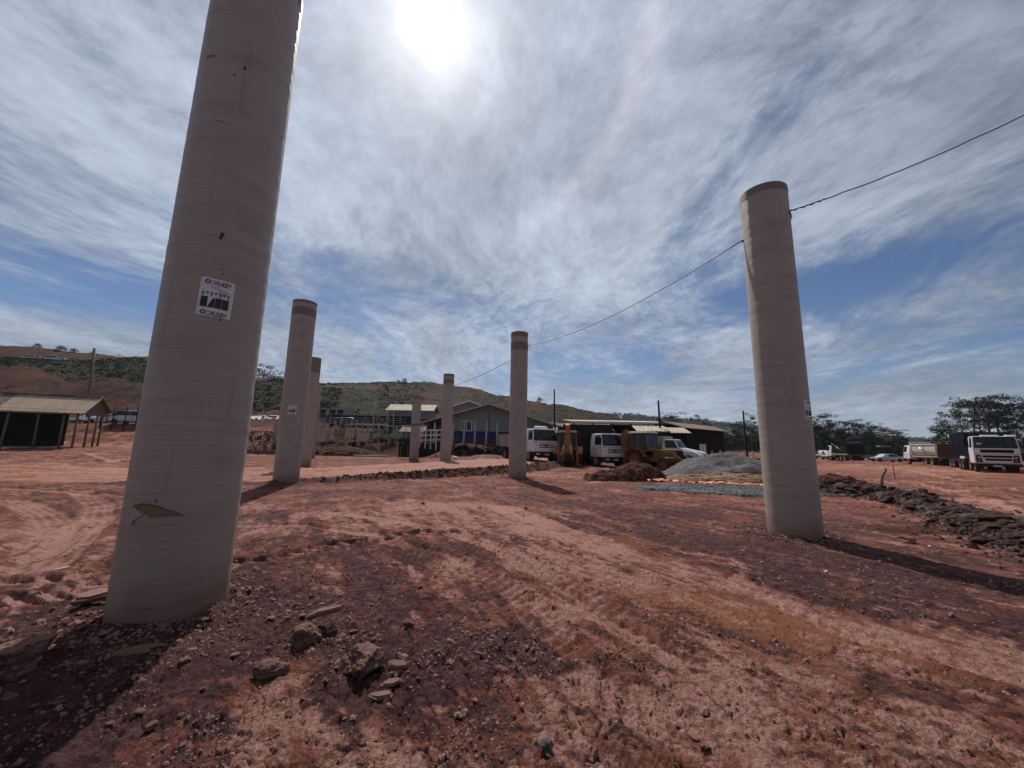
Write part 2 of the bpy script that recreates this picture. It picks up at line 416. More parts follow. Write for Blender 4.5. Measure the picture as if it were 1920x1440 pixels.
def Gp(*pts): return [tuple(G(a, b)[:2]) for a, b in pts]
ROAD_N = Gp((-200, 902), (200, 905), (520, 908), (640, 901), (760, 897), (860, 893), (950, 887), (1010, 881), (1060, 873), (1110, 868))
ROAD_F = Gp((-200, 868), (200, 872), (440, 884), (620, 880), (760, 878), (850, 872), (950, 864), (1050, 861), (1110, 862))
TRACKS = [  # centreline in photo pixels, gauge of a single wheel (m), depth, tread type
    (((430, 985), (560, 985), (700, 1003), (830, 1045), (930, 1095), (1010, 1160), (1060, 1215)), .34, .035, 1),
    (((620, 960), (800, 985), (960, 1040), (1090, 1110), (1200, 1190)), .30, .02, 1),
    (((430, 1055), (520, 1050), (610, 1022), (700, 1015), (780, 1000), (850, 998)), .30, .05, 2),
    (((0, 1052), (50, 1040), (90, 1015), (105, 985), (80, 960), (20, 940)), .55, .035, 3),
    (((60, 1070), (130, 1020), (180, 975), (185, 945), (150, 920)), .5, .035, 3),
    (((-60, 1110), (40, 1092), (130, 1085), (220, 1060), (300, 1035)), .35, .05, 2),
    (((-60, 1135), (60, 1122), (150, 1112), (230, 1090)), .35, .035, 2),
    (((940, 950), (1080, 1010), (1280, 1075), (1500, 1140), (1700, 1195), (1980, 1270)), .8, .03, 0),
    (((900, 1010), (1010, 1080), (1110, 1150), (1200, 1200), (1260, 1240)), .25, .02, 3),
    (((1380, 1090), (1600, 1180), (1980, 1300)), .35, .015, 1),
    (((1100, 1280), (1300, 1380), (1500, 1480)), .35, .015, 1),
    (((1560, 886), (1640, 893), (1760, 905), (2000, 925)), .6, .07, 0),
    (((1560, 895), (1640, 900), (1760, 915), (2000, 945)), .5, .07, 0),
    (((1700, 880), (1800, 900), (2000, 905)), .5, .05, 0),
    (((1640, 925), (1740, 935), (1850, 965), (2000, 1010)), .6, .07, 1),
    (((1720, 905), (1800, 925), (1900, 955), (2000, 990)), .5, .06, 0),
    (((1560, 870), (1640, 876), (1700, 874), (1780, 884)), .6, .06, 0),
    (((-40, 880), (120, 872), (240, 862), (330, 850)), .6, .08, 0),
    (((-40, 862), (100, 860), (200, 866), (330, 880)), .6, .08, 0),
    (((60, 850), (160, 856), (260, 872)), .6, .08, 0),
    (((-40, 893), (150, 890), (330, 897), (470, 894)), .7, .05, 0),
    (((-40, 915), (100, 922), (240, 930)), .5, .04, 0),
    (((1190, 870), (1300, 868), (1420, 885)), .6, .05, 0),
    (((440, 893), (640, 886), (820, 884), (940, 874)), .8, .04, 0),
    (((440, 886), (640, 880), (820, 876), (940, 868)), .5, .04, 0)]
TRK = [(Gp(*spl), w, dp, k) for spl, w, dp, k in TRACKS]
# patches: px, py, radius x, radius y (m), rotation, loose +/-, pale +/-, orange +/-
PATCH = [
    (330, 1250, 1.5, 1.0, 0, .8, -.6, 0), (620, 1190, 1.6, .8, 0, .7, -.4, 0), (60, 1300, 1.3, .8, 0, .5, -.5, 0),
    (560, 1020, 2.6, .5, 10, .2, -.1, 0), (700, 1100, 1.0, .6, 0, .6, -.5, 0), (760, 1340, .5, .4, 0, .5, -.3, 0),
    (500, 1290, .35, .30, 60, -1.0, .9, .2), (560, 1400, .40, .35, 40, -.9, .8, .3), (760, 1175, .16, .12, 20, -.9, 1.4, 0),
    (600, 1420, .4, .3, 40, -.6, .5, .2), (740, 1430, .25, .2, 0, -1, 1.2, 0),
    (830, 955, 3.0, 1.6, 10, -.8, .8, .1), (1000, 1000, 2.4, 1.0, -40, -.5, .7, .1), (790, 1035, .7, .5, 0, 1.0, -.9, 0),
    (1180, 960, 3.2, 1.2, -20, .6, -.6, -.1), (1300, 1010, 2.2, .9, -30, .5, -.5, -.1), (1120, 1030, 1.2, .5, -30, .4, -.2, 0),
    (1700, 1090, 2.4, 1.4, -20, .6, -.6, -.1), (1850, 1230, 1.5, .5, -20, .3, -.2, 0),
    (1380, 1150, 2.2, .35, -35, -.7, .2, .6), (1640, 1190, 2.0, .35, -28, -.7, .2, .5), (1150, 1080, 1.4, .3, -45, -.5, .4, .3),
    (1250, 1300, .9, .5, -30, -.6, .6, 0), (1050, 1380, .7, .4, -30, -.7, .5, .2), (1480, 1300, 1.2, .5, -30, -.4, .5, 0),
    (1150, 1250, .5, .2, -30, .3, -.6, 0), (1000, 1220, .5, .25, -60, .5, -.4, 0), (1600, 1400, 1.0, .4, -30, .1, -.1, 0),
    (1780, 1370, .5, .3, -20, -.9, .5, .3), (1560, 920, 3, 1.2, 0, .3, -.3, 0), (1350, 925, 2.5, .5, 0, -.6, .1, -.1),
    (150, 880, 9, 3.5, 0, -.5, .5, .9), (700, 885, 9, 2.5, 0, -.4, .7, .8), (300, 850, 9, 3, 0, -.2, .3, 1.0), (760, 865, 9, 3.5, 0, .3, -.2, .1),
    (100, 1000, 2, 1.0, 0, -.5, .4, .2), (1750, 880, 16, 8, 0, -.6, .35, .45), (1800, 950, 4, 3, 0, -.4, .4, .2),
    (1300, 880, 5, 2, 0, -.3, .2, .5), (1680, 925, 3, .8, -20, .6, -.8, -.4), (860, 1250, .5, .4, 0, .4, -.3, 0), (1280, 885, 2, 1, 0, -.5, .3, .5)]
PATCH = [(G(a, b)[0], G(a, b)[1], rx, ry, R(ro), l, p, o) for a, b, rx, ry, ro, l, p, o in PATCH]

RIDGE = Gp((1545, 925), (1600, 922), (1660, 928), (1740, 945), (1810, 965), (1880, 990), (1960, 1020), (2050, 1055))

_a, _b = G(1000, 980), G(1700, 1215); _l = math.hypot(_b.x - _a.x, _b.y - _a.y); DIRV = ((_b.x - _a.x) / _l, (_b.y - _a.y) / _l)
def ground_fn(x, y, full=True):
    r = np.hypot(x, y); cell = np.maximum(r * .0031, .003)
    def res(l): return sst(l / cell, 1.6, 3.5)
    h = T(x, y); sl = 0 * x
    near = sst(r, 75, 45)
    # masks
    n = fbm(x * .9, y * .9, 5, 3); n2 = fbm(x * 3.1, y * 3.1, 4, 11); na = fbm((x * .5 + y * .9) * .5, (x * .9 - y * .5) * 1.6, 4, 23)
    dc, ds = DIRV; al = x * dc + y * ds; ac = -x * ds + y * dc; st = fbm(al * .55 + .3 * n, ac * 2.6, 5, 140) * sst(r, 16, 9); st2 = fbm(al * 2.2, ac * 9, 4, 150) * sst(r, 12, 6)
    loose = .42 + n * .6 + n2 * .45 + na * .3 - st * .9 - st2 * .5; pale = .36 - n * .4 + n2 * .45 + na * .5 + st * .9 + st2 * .8 + fbm(x * 8, y * 8, 3, 31) * .35
    orange = .15 + .7 * fbm(x * .35, y * .5, 3, 40) + sst(r, 14, 26) * .35
    for cx, cy, rx, ry, ro, l, p, o in PATCH:
        dx, dy = x - cx, y - cy; c, s = math.cos(ro), math.sin(ro)
        q = ((dx * c + dy * s) / rx) ** 2 + ((-dx * s + dy * c) / ry) ** 2
        m = np.exp(-np.minimum(q, 30) * (1 + .5 * n2)); loose = loose + .62 * l * m; pale = pale + .62 * p * m; orange = orange + o * m
    # long streaks of ruts on the driven yard further off
    far = sst(r, 11, 20)
    rut = fbm(x * .16 + .3 * n, y * 1.1 + x * .12, 4, 51)
    h = h + far * near * (rut * .07); pale = pale + far * rut * .9; 
    h = h + near * (.05 * fbm(x * .55, y * .55, 3, 61) + .025 * fbm(x * 1.9, y * 1.9, 3, 64))
    # tyre tracks
    tr = 0 * x
    for pts, w, dp, kind in TRK:
        d, s, sd = pline(x + .06 * n2, y + .06 * n, pts)
        e = sst(d, w * .62, w * .42); lip = np.exp(-((d - w * .72) / (w * .18)) ** 2)
        fad = e * (.75 + .5 * n)
        h = h - dp * e + dp * .5 * lip
        if kind == 1: tread = np.sin((s + .5 * d * np.sign(np.sin(sd * 30))) * 2 * np.pi / .15); amp = .016 * res(.05)
        elif kind == 2: tread = sst(np.sin((s + d * .9 * np.sign(sd)) * 2 * np.pi / .24), -.2, .4) * 2 - 1; amp = .030 * res(.08)
        elif kind == 3: tread = np.sin(sd * 2 * np.pi / .14); amp = .022 * res(.05)
        else: tread = np.sin(sd * 2 * np.pi / .16 + 3 * n) * .6; amp = .010 * res(.08)
        h = h + tread * amp * fad
        tr = np.maximum(tr, e); pale = pale + e * (.30 + .18 * tread); loose = loose - e * .45
        orange = orange + (e * .15 if kind == 0 else 0)
    # road embankment crossing the picture
    dn, sn, gn = pline(x + .5 * n2 * .4, y + .25 * n, ROAD_N); df, _, gf = pline(x, y + .3 * n, ROAD_F)
    inside = (gn > 0) & (gf < 0)
    lift = .32 * sst(sn, 9, 24)
    prof = np.where(gn > 0, 1, np.clip(1 - dn / (.25 + lift), 0, 1)) * np.where(gf < 0, 1, np.clip(1 - df / .6, 0, 1))
    prof = prof * (x > ROAD_N[0][0]) * sst(x, ROAD_N[-1][0] + 2, ROAD_N[-1][0] - 1)
    h = h + lift * prof
    road = inside * prof; loose = loose - .8 * road; pale = pale + (.35 + .6 * sst(x, -11, -5)) * road; orange = orange + .55 * road * sst(x, 1, -9) + .1 * road
    bank = np.exp(-(dn / .55) ** 2) * (x > -14) * (x < 5)
    h = h + bank * (.05 + .10 * bil(x * 2.6, y * 2.6, 3, 77)) * (.5 + .8 * (n + .4)); loose = loose + bank * 1.1; pale = pale - bank * 1.0; orange = orange + bank * .25
    # earth pushed up round the pipes
    for px_, py_, _ in PIPES:
        d = np.hypot(x - px_, y - py_)
        m = np.exp(-((d - .40) / .40) ** 2); h = h + m * (.025 + .03 * n2 + .05 * vn(x * 5, y * 5, 160) * res(.1)) ; loose = loose + m * .9; pale = pale - m * .8
    # shallow pit with ochre soil
    q = G(1712, 992); d = np.hypot((x - q.x) / .75, (y - q.y) / .35); m = np.exp(-d ** 3); h = h - .16 * m; orange = orange + .4 * m; pale = pale - 1.3 * m; loose = loose + .5 * m; pit = m
    loose = np.clip(loose, 0, 1); pale = np.clip(pale, 0, 1); orange = np.clip(orange, 0, 1)
    # surface relief
    L = loose * near * (1 - .6 * tr); Kk = (1 - loose) * near
    h = h + L * .040 * (bil(x * 3.3, y * 3.3, 2, 81) - .2) * res(.25)
    h = h + L * .040 * (bil(x * 9 + n, y * 9, 3, 83) - .2) * res(.09)
    f1, f2, cid = cells(x * 17 + .5 * n2 + .15 * vn(x * 40, y * 40, 5), y * 17 + .15 * vn(x * 40, y * 40, 6), 7)
    h = h + L * res(.05) * np.maximum(.018 * cid - .05 * f1, 0) * (cid > .55)
    g1, g2, gid = cells(x * 30, y * 30, 19)
    h = h + (.35 + L) * near * res(.03) * np.maximum(.011 - .024 * g1, 0) * (gid > .4)
    # baked crust: plates at slightly different levels with cracks between them
    wx = x + .05 * n2; wy = y + .05 * n
    k1, k2, kid = cells(wx * 5.2 + wy * 1.5, wy * 8.5 - wx * 2.0, 29)
    crack = sst(k2, .14, .0)
    cm = sst(fbm(x * 1.3, y * 1.3, 3, 90) + .25 * (pale - .4), -.12, .22) * Kk * (1 - .7 * tr)
    h = h + cm * res(.10) * ((kid - .5) * .022 - crack * .014)
    e1, e2, eid = cells((al + .04 * n2) * 4.2, (ac + .03 * n) * 12, 39); em = near * sst(fbm(x * 1.1 + 9, y * 1.1, 3, 91), -.25, .15) * (1 - .8 * tr)
    ec = sst(e2, .12, 0); h = h + em * res(.06) * ((eid - .5) * .018 + (ac * 12 - np.floor(ac * 12) - .5) * .006 - ec * .020); pale = np.clip(pale + em * ((eid - .5) * .35 - ec * .5), 0, 1)
    q1, q2, qid = cells(wx * 15, wy * 17, 33)
    h = h + cm * res(.05) * ((qid - .5) * .009 - sst(q2, .16, 0) * .007)
    # scaly little scarps, torn up clods and grit
    sc = fbm(x * 4 + y * 2, y * 7 - x * 3, 4, 95) * 3.4; h = h - (.3 + Kk) * near * .014 * (np.floor(sc) + sst(sc - np.floor(sc), .80, 1) - sc) * res(.07)
    sc = fbm(x * 11 + y * 5, y * 16 - x * 6, 3, 96) * 3; h = h - near * .0045 * (np.floor(sc) + sst(sc - np.floor(sc), .78, 1) - sc) * res(.035)
    rg = np.maximum(vn(x * 13 + n2, y * 13 + n, 111), 0) ** 1.5; h = h + near * (.25 + L) * .018 * rg * res(.07)
    rg = np.maximum(vn(x * 29 + n2 * 2, y * 29, 112), 0) ** 1.5; h = h + near * (.30 + L) * .008 * rg * res(.035)
    mott = fbm(x * 6, y * 9, 4, 120); loose = np.clip(loose + mott * .9 * near * (1 - .5 * tr), 0, 1); pale = np.clip(pale - mott * .35, 0, 1)
    h = h + near * .007 * vn(x * 23, y * 23, 97) * res(.04) + near * .004 * vn(x * 51, y * 51, 98) * res(.02)
    pale = np.clip(pale + cm * ((kid - .5) * .3 - crack * .5), 0, 1)
    # hill relief and plants
    hm = sst(r, 50, 70)
    h = h + hm * (.5 * fbm(x * .12, y * .12, 4, 101) + .16 * fbm(x * .8, y * .8, 3, 103))
    return h, loose, pale, orange, pit

def soil_fn(N, b):
    co = N.co('Object'); lo, pa, og, ve, pt = [N.attr(k) for k in ('loose', 'pale', 'orange', 'veg', 'pit')]
    n1 = N.noise(co, 6, 8, .68); n2 = N.noise(co, 38, 6, .7); n3 = N.noise(co, 1.1, 4, .6); n4 = N.noise(co, 160, 3, .7)
    comp = N.mix(N.rng(n1, .3, .7), (.108, .036, .028), (.215, .082, .062))
    comp = N.mix(og, comp, (.235, .092, .052))
    palec = N.mix(N.rng(n2, .3, .7), (.265, .122, .098), (.44, .25, .205))
    c = N.mix(N.rng(N.m('ADD', pa, N.m('MULTIPLY', N.m('SUBTRACT', n2, .5), .9)), .25, 1.05), comp, palec)
    lc = N.mix(N.rng(n1, .35, .7), (.038, .017, .020), (.100, .050, .052))
    lc = N.mix(N.m('MULTIPLY', og, .5), lc, (.13, .055, .03))
    lf = N.rng(N.m('ADD', lo, N.m('ADD', N.m('MULTIPLY', N.m('SUBTRACT', n1, .5), .9), N.m('MULTIPLY', N.m('SUBTRACT', n2, .5), .6))), .28, .68)
    c = N.mix(N.m('MULTIPLY', lf, .93), c, lc)
    n5 = N.noise(co, 75, 7, .75); n6 = N.noise(co, 17, 6, .72)
    c = N.mix(N.rng(n5, .50, .36, 0, .42), c, (.022, .010, .009)); c = N.mix(N.rng(n6, .47, .34, 0, .40), c, (.030, .013, .011)); c = N.mix(N.rng(n5, .56, .68, 0, .40), c, (.42, .25, .20))
    c = N.mix(N.rng(n4, .62, .75, 0, .35), c, (.36, .22, .18))
    c = N.mix(N.m('MULTIPLY', pt, .8), c, (.10, .045, .012))
    # hill's red cuts, dry grass, green scrub; backlit shade put into the tones
    hcol_shaded = N.mix(N.rng(N.noise(co, .22, 5, .6), .35, .65), (.020, .007, .005), (.060, .021, .013))
    gr = N.mix(N.rng(N.noise(co, .55, 6, .7), .35, .62), (.004, .006, .002), (.018, .019, .006)); gr = N.mix(N.attr('dry'), gr, N.mix(N.rng(N.noise(N.v('MULTIPLY', co, (.3, 1, 3)), .5, 6, .7), .35, .65), (.008, .0055, .0035), (.025, .016, .0095)))
    gr = N.mix(N.rng(N.noise(co, .09, 3, .5), .52, .70, 0, .6), gr, (.026, .015, .010))
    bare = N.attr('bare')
    c = N.mix(bare, c, hcol_shaded); c = N.mix(N.rng(N.m('ADD', ve, N.m('MULTIPLY', N.m('SUBTRACT', N.noise(co, 1.3, 5, .7), .5), 1.1)), .3, .7), c, gr)
    N.put(b.inputs['Base Color'], c)
    N.put(b.inputs['Normal'], N.bump(N.m('ADD', N.m('MULTIPLY', n2, .7), N.m('MULTIPLY', n4, .35)), 1.0, .045))
M_SOIL = mat('red_soil', (.2, .1, .07), .95, spec=.08, fn=soil_fn)

def veg_bare(x, y, z):
    "which parts of the land beyond the yard are grown over, cut bare or darkened as shaded bank"
    r = np.hypot(x, y); n = fbm(x * .06, y * .06, 4, 201); n2 = fbm(x * .25, y * .25, 3, 205); tx = x / np.maximum(y, 1)
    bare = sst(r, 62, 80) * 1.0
    bare = np.where(tx > .55, sst(y, 84, 96), bare); bare = np.where((tx < .18) & (tx > -.62), np.maximum(bare, sst(y + 2 * n, 41, 46) * sst(tx, .18, .10)), bare)  # nearer bank joins the dark bare tone, its shade put into the colour
    left = sst(tx, -.62, -.72)            # hillside seen left of the nearest pipe
    mid = (1 - left) * sst(tx, .45, .25)
    ve = left * (sst(y, 84, 92) * sst(y, 136, 124)) * (.9 + n) * sst(y + 18 * n2, 82, 90)
    ve = ve + mid * (.55 + 1.3 * n + .5 * n2) * sst(y, 86, 96)
    ve = ve + mid * sst(tx, -.27, -.36) * sst(y, 100, 108) * sst(y, 142, 132) * 1.0
    ve = ve + sst(tx, .0, .2) * sst(y, 85, 110) * .5 + sst(tx, .5, .6) * sst(y, 84, 95) * 1.2
    ve = ve + (tx > -.36) * (tx < -.2) * sst(y, 54, 57) * sst(y, 70, 66) * .85
    ve = ve + (tx > -.16) * (tx < .08) * sst(y, 42.6, 43.5) * sst(y, 52, 47) * .65 * (.6 + n2)
    ve = ve - 1.2 * (tx > -.12) * (tx < .05) * sst(np.abs((z - 12) + 3 * n), 2.2, .5) * mid
    return np.clip(ve, 0, 1), bare
def dryness(x, y):
    tx = x / np.maximum(y, 1); return np.clip(sst(tx + .05 * fbm(x * .05, y * .05, 3, 7), -.27, -.17) * (1 - sst(tx, .42, .5)), 0, 1) * sst(y, 70, 80)

def lattice(name, a0, a1, na, rs, kind='structure', full=True):
    a = np.linspace(a0, a1, na)[None, :]; r_ = np.asarray(rs)[:, None]
    x = (r_ * np.sin(a)).ravel(); y = (r_ * np.cos(a)).ravel()
    h, lo, pa, og, pt = ground_fn(x, y)
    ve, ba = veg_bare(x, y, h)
    hl = sst(np.hypot(x, y), 55, 75); tx = x / np.maximum(y, 1)
    h = h + hl * (1 - ve) * (2.2 * (.5 - bil((x + y * .35) * .55, y * .10, 3, 230)) * (tx < -.45) * sst(y, 58, 66))
    sq = h / 1.7 + .4 * fbm(x * .05, y * .05, 3, 233); h = h + hl * (tx > -.35) * .5 * (np.floor(sq) + sst(sq - np.floor(sq), .72, 1) - sq) * sst(y, 80, 95)
    h = h + ve * sst(np.hypot(x, y), 50, 70) * (.9 * np.abs(fbm(x * .5, y * .5, 4, 220)) * 1.2 + .3)
    V = np.stack([x, y, h], 1); F = grid_faces(len(rs), na)[:, ::-1]
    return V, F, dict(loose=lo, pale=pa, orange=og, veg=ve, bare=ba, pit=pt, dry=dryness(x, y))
def merge(parts):
    Vs, Fs, off = [], [], 0; A = {k: [] for k in parts[0][2]}
    for V, F, at in parts:
        Vs.append(V); Fs.append(F + off); off += len(V)
        for k in A: A[k].append(at[k])
    return np.concatenate(Vs), np.concatenate(Fs), {k: np.concatenate(v) for k, v in A.items()}
A0 = R(56.5); NA = 820; NR = 1000
r_main = np.exp(np.linspace(math.log(1.25), math.log(58), NR))
g = [lattice('g', -A0, A0, NA, r_main),
     lattice('g', A0, 2 * math.pi - A0, 150, np.concatenate([np.exp(np.linspace(math.log(1.25), math.log(58), 150))])),
     lattice('g', 0, 2 * math.pi, 120, np.array([.001, .3, .6, .9, 1.25]))]
V, Fq, at = merge(g)
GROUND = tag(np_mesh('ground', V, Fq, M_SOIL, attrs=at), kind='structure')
# lookup of the real ground height
_GX = g[0][0].reshape(len(r_main), NA, 3)
def gz(x, y):
    r = math.hypot(x, y); a = math.atan2(x, y)
    if abs(a) < A0 and 1.25 < r < 57.9:
        i = math.log(r / 1.25) / math.log(58 / 1.25) * (NR - 1); j = (a + A0) / (2 * A0) * (NA - 1)
        return float(_GX[int(round(i)), int(round(j)), 2])
    return Tz(x, y)
rs = np.concatenate([np.exp(np.linspace(math.log(58), math.log(300), 230)), np.exp(np.linspace(math.log(300), math.log(1600), 20))[1:]])
V, Fq, at = merge([lattice('t', -A0, A0, 560, rs), lattice('t', A0, 2 * math.pi - A0, 60, rs[::6])])
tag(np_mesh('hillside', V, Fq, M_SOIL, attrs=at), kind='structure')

# ------------------------------------------------------------------ pipes
def pipe_fn(N, b):
    co = N.co('Object'); z = N.sep(co)[2]; rn = N.rand()
    tz = N.comb(N.m('MULTIPLY', N.sep(co)[0], .6), N.m('MULTIPLY', N.sep(co)[1], .6), N.m('MULTIPLY', z, 44))
    rings = N.noise(tz, 1.0, 6, .72); ring2 = N.noise(N.comb(N.sep(co)[0], N.sep(co)[1], N.m('MULTIPLY', z, 4.5)), 1.4, 4, .6)
    blot = N.noise(N.v('MULTIPLY', co, (1, 1, .35)), 1.8, 5, .6); fine = N.noise(N.v('MULTIPLY', co, (1, 1, 5)), 34, 4, .65)
    c = N.mix(N.rng(rings, .25, .75), (.262, .222, .196), (.330, .286, .254))
    c = N.mix(N.rng(N.m('ADD', N.m('MULTIPLY', ring2, .6), N.m('MULTIPLY', blot, .4)), .44, .68, 0, .45), c, (.185, .140, .118))
    c = N.mix(N.rng(z, 1.6, .0, 0, .45), c, (.24, .165, .135)); c = N.mix(N.rng(N.m('ADD', z, N.m('MULTIPLY', blot, -.7)), .10, -.35, 0, .75), c, (.16, .075, .058))       # dust splashed on the foot
    drip = N.noise(N.v('MULTIPLY', co, (9, 9, .35)), 1.3, 4, .6)
    c = N.mix(N.rng(drip, .56, .70, 0, .28), c, (.14, .105, .09))
    vr = N.voro(N.v('MULTIPLY', co, (1, 1, .8)), 3.3, 'F1'); c = N.mix(N.rng(vr, .022, .012, 0, .8, False), c, (.05, .025, .02))
    N.put(b.inputs['Base Color'], c); N.put(b.inputs['Roughness'], N.rng(fine, .2, .8, .40, .62))
    bm = N.bump(N.m('ADD', N.m('MULTIPLY', rings, .8), N.m('MULTIPLY', fine, .45)), .55, .010)
    N.put(b.inputs['Normal'], bm)
M_PIPE = mat('wound_fibreglass', (.4, .36, .32), .5, spec=.5, fn=pipe_fn)
def band_fn(N, b):
    co = N.co('Object'); n = N.noise(N.v('MULTIPLY', co, (1, 1, 12)), 3, 5, .6)
    N.put(b.inputs['Base Color'], N.mix(n, (.11, .078, .062), (.21, .16, .13))); N.put(b.inputs['Normal'], N.bump(n, .5, .008))
M_BAND = mat('end_coating', (.2, .15, .12), .6, fn=band_fn)
def inner(N, b):
    N.put(b.inputs['Base Color'], N.mix(N.noise(N.co(), 4, 5), (.16, .12, .1), (.30, .25, .2)))
M_INNER = mat('pipe_liner', (.25, .2, .17), .4, fn=inner)
M_PAPER = dirty('label_paper', (.62, .60, .64), .6, (.35, .28, .25), .3, 6, bump=.05)
M_INK = mat('printing_ink', (.012, .012, .02), .6)
M_CHIP = mat('chipped_resin', (.05, .02, .015), .8)
M_TORN = mat('torn_laminate', (.13, .075, .055), .85, fn=lambda N, b: N.put(b.inputs['Base Color'], N.mix(N.noise(N.co(), 14, 5), (.10, .062, .038), (.22, .15, .10))))
M_FLAP = mat('peeled_skin', (.30, .26, .24), .6)

def ring_mesh(rad, z0, z1, n=96, nz=40, wob=0.0, seed=0):
    th = np.linspace(0, 2 * np.pi, n, endpoint=False)[None, :]; z = np.linspace(z0, z1, nz)[:, None]
    rr = rad + wob * (vn(th * 3 + 0 * z, z * 3 + 0 * th, seed) * .5 + vn(0 * th + z * 9, th * 1.0 + 0 * z, seed + 3)) if wob else rad + 0 * th + 0 * z
    V = np.stack([rr * np.cos(th), rr * np.sin(th), z + 0 * th], -1).reshape(-1, 3)
    F = grid_faces(nz, n, True); return V, F[:, ::-1]
def hit(px, py, cx, cy, rad=PD / 2):
    d = ray(px, py); d.normalize(); ox, oy = -cx, -cy
    a = d.x ** 2 + d.y ** 2; b = 2 * (ox * d.x + oy * d.y); c = ox * ox + oy * oy - rad * rad
    disc = max(b * b - 4 * a * c, 0); t = (-b - math.sqrt(disc)) / (2 * a)
    p = Vector((0, 0, HCAM)) + d * t
    return math.atan2(p.y - cy, p.x - cx), p.z
def wrap_poly(polys, rad, th0, z0, ang=0.0, mirror=False):
    "map flat polygons (u right, v up as seen from outside, metres) round a cylinder"
    c, s = math.cos(ang), math.sin(ang); mb = MB()
    for verts, faces in polys:
        vs = []
        for u, v in verts:
            a, b = u * c - v * s, u * s + v * c
            t = th0 + a / rad; vs.append((rad * math.cos(t), rad * math.sin(t), z0 + b))
        mb.add(vs, faces)
    return mb
def quadgrid(x0, y0, x1, y1, n=6):
    vs = [(x0 + (x1 - x0) * i / n, y) for i in range(n + 1) for y in (y0, y1)]
    return vs, [(2 * i, 2 * i + 2, 2 * i + 3, 2 * i + 1) for i in range(n)]
def text_polys(txt, size, x, y, rot=0.0, sx=1.0, bold=.0):
    cu = bpy.data.curves.new('t', 'FONT'); cu.body = txt; cu.size = size; cu.align_x = 'CENTER'; cu.align_y = 'CENTER'
    cu.offset = bold * size; cu.resolution_u = 2
    o = bpy.data.objects.new('t', cu); COL.objects.link(o)
    dg = bpy.context.evaluated_depsgraph_get(); me = o.evaluated_get(dg).to_mesh()
    c, s = math.cos(rot), math.sin(rot)
    vs = [(x + (v.co.x * sx) * c - v.co.y * s, y + (v.co.x * sx) * s + v.co.y * c) for v in me.vertices]
    fs = [tuple(p.vertices) for p in me.polygons]
    o.evaluated_get(dg).to_mesh_clear(); bpy.data.objects.remove(o); bpy.data.curves.remove(cu)
    return vs, fs
def ring_poly(x, y, r1, r2, n=20):
    vs = [(x + r * math.cos(2 * math.pi * i / n), y + r * math.sin(2 * math.pi * i / n) * .9) for i in range(n) for r in (r1, r2)]
    return vs, [(2 * i, 2 * i + 1, (2 * i + 3) % (2 * n), (2 * i + 2) % (2 * n)) for i in range(n)]
def label_on(parent, rad, th, z, w, h, ang):
    lb = wrap_poly([quadgrid(-w / 2, -h / 2, w / 2, h / 2, 10)], rad + .003, th, z, ang).build('paper_label', M_PAPER, parent, fix=False)
    P = []
    for vy in (.40, -.41):                     # the maker's name, upside down, at top and bottom
        P.append(ring_poly(-w * .30, h * vy, h * .030, h * .062))
        P.append(text_polys("nEll'llC", h * .15, w * .09, h * vy, math.pi, 1.0, .02))
        P.append(quadgrid(w * .02, h * (vy - .075), w * .36, h * (vy - .068), 3))
    for i, (a, b) in enumerate(((-.22, .02), (-.20, .12), (.02, .30), (.05, .40), (.06, .34), (.04, .42), (.1, .25))):
        yy = .285 - i * .035; P.append(quadgrid(w * a, h * yy, w * b, h * (yy + .009), 2))
    for i in range(4):                          # arrows
        x = w * (-.38 + i * .245); y0 = h * .085
        P.append(([(x - w * .022, y0 - h * .055), (x + w * .022, y0 - h * .055), (x + w * .022, y0 + h * .025), (x, y0 + h * .065), (x - w * .022, y0 + h * .025)], [(0, 1, 2, 3, 4)]))
    for i in range(3):                          # umbrellas
        x = w * (-.26 + i * .245); y0 = h * .095
        vs = [(x + w * .06 * math.cos(t * math.pi / 8), y0 + h * .035 * math.sin(t * math.pi / 8)) for t in range(9)]
        P.append((vs, [tuple(range(9))])); P.append(quadgrid(x - w * .006, y0 - h * .05, x + w * .006, y0, 1))
    for i in range(4):                          # strip of dark little pictures
        x = w * (-.42 + i * .205)
        P.append(quadgrid(x, -h * .27, x + w * .195, h * .0, 3) if i != 1 else ([(x, -h * .27), (x + w * .195, -h * .27), (x + w * .195, -h * .02), (x + w * .13, -h * .02)], [(0, 1, 2, 3)]))
    wrap_poly(P, rad + .0045, th, z, ang).build('print', M_INK, lb, fix=False)
def blob(rad, th, z, w, h, seed, n=12):
    q = random.Random(seed)
    vs = [(w / 2 * math.cos(2 * math.pi * i / n) * q.uniform(.6, 1), h / 2 * math.sin(2 * math.pi * i / n) * q.uniform(.6, 1)) for i in range(n)]
    return wrap_poly([(vs, [tuple(range(n))])], rad, th, z)

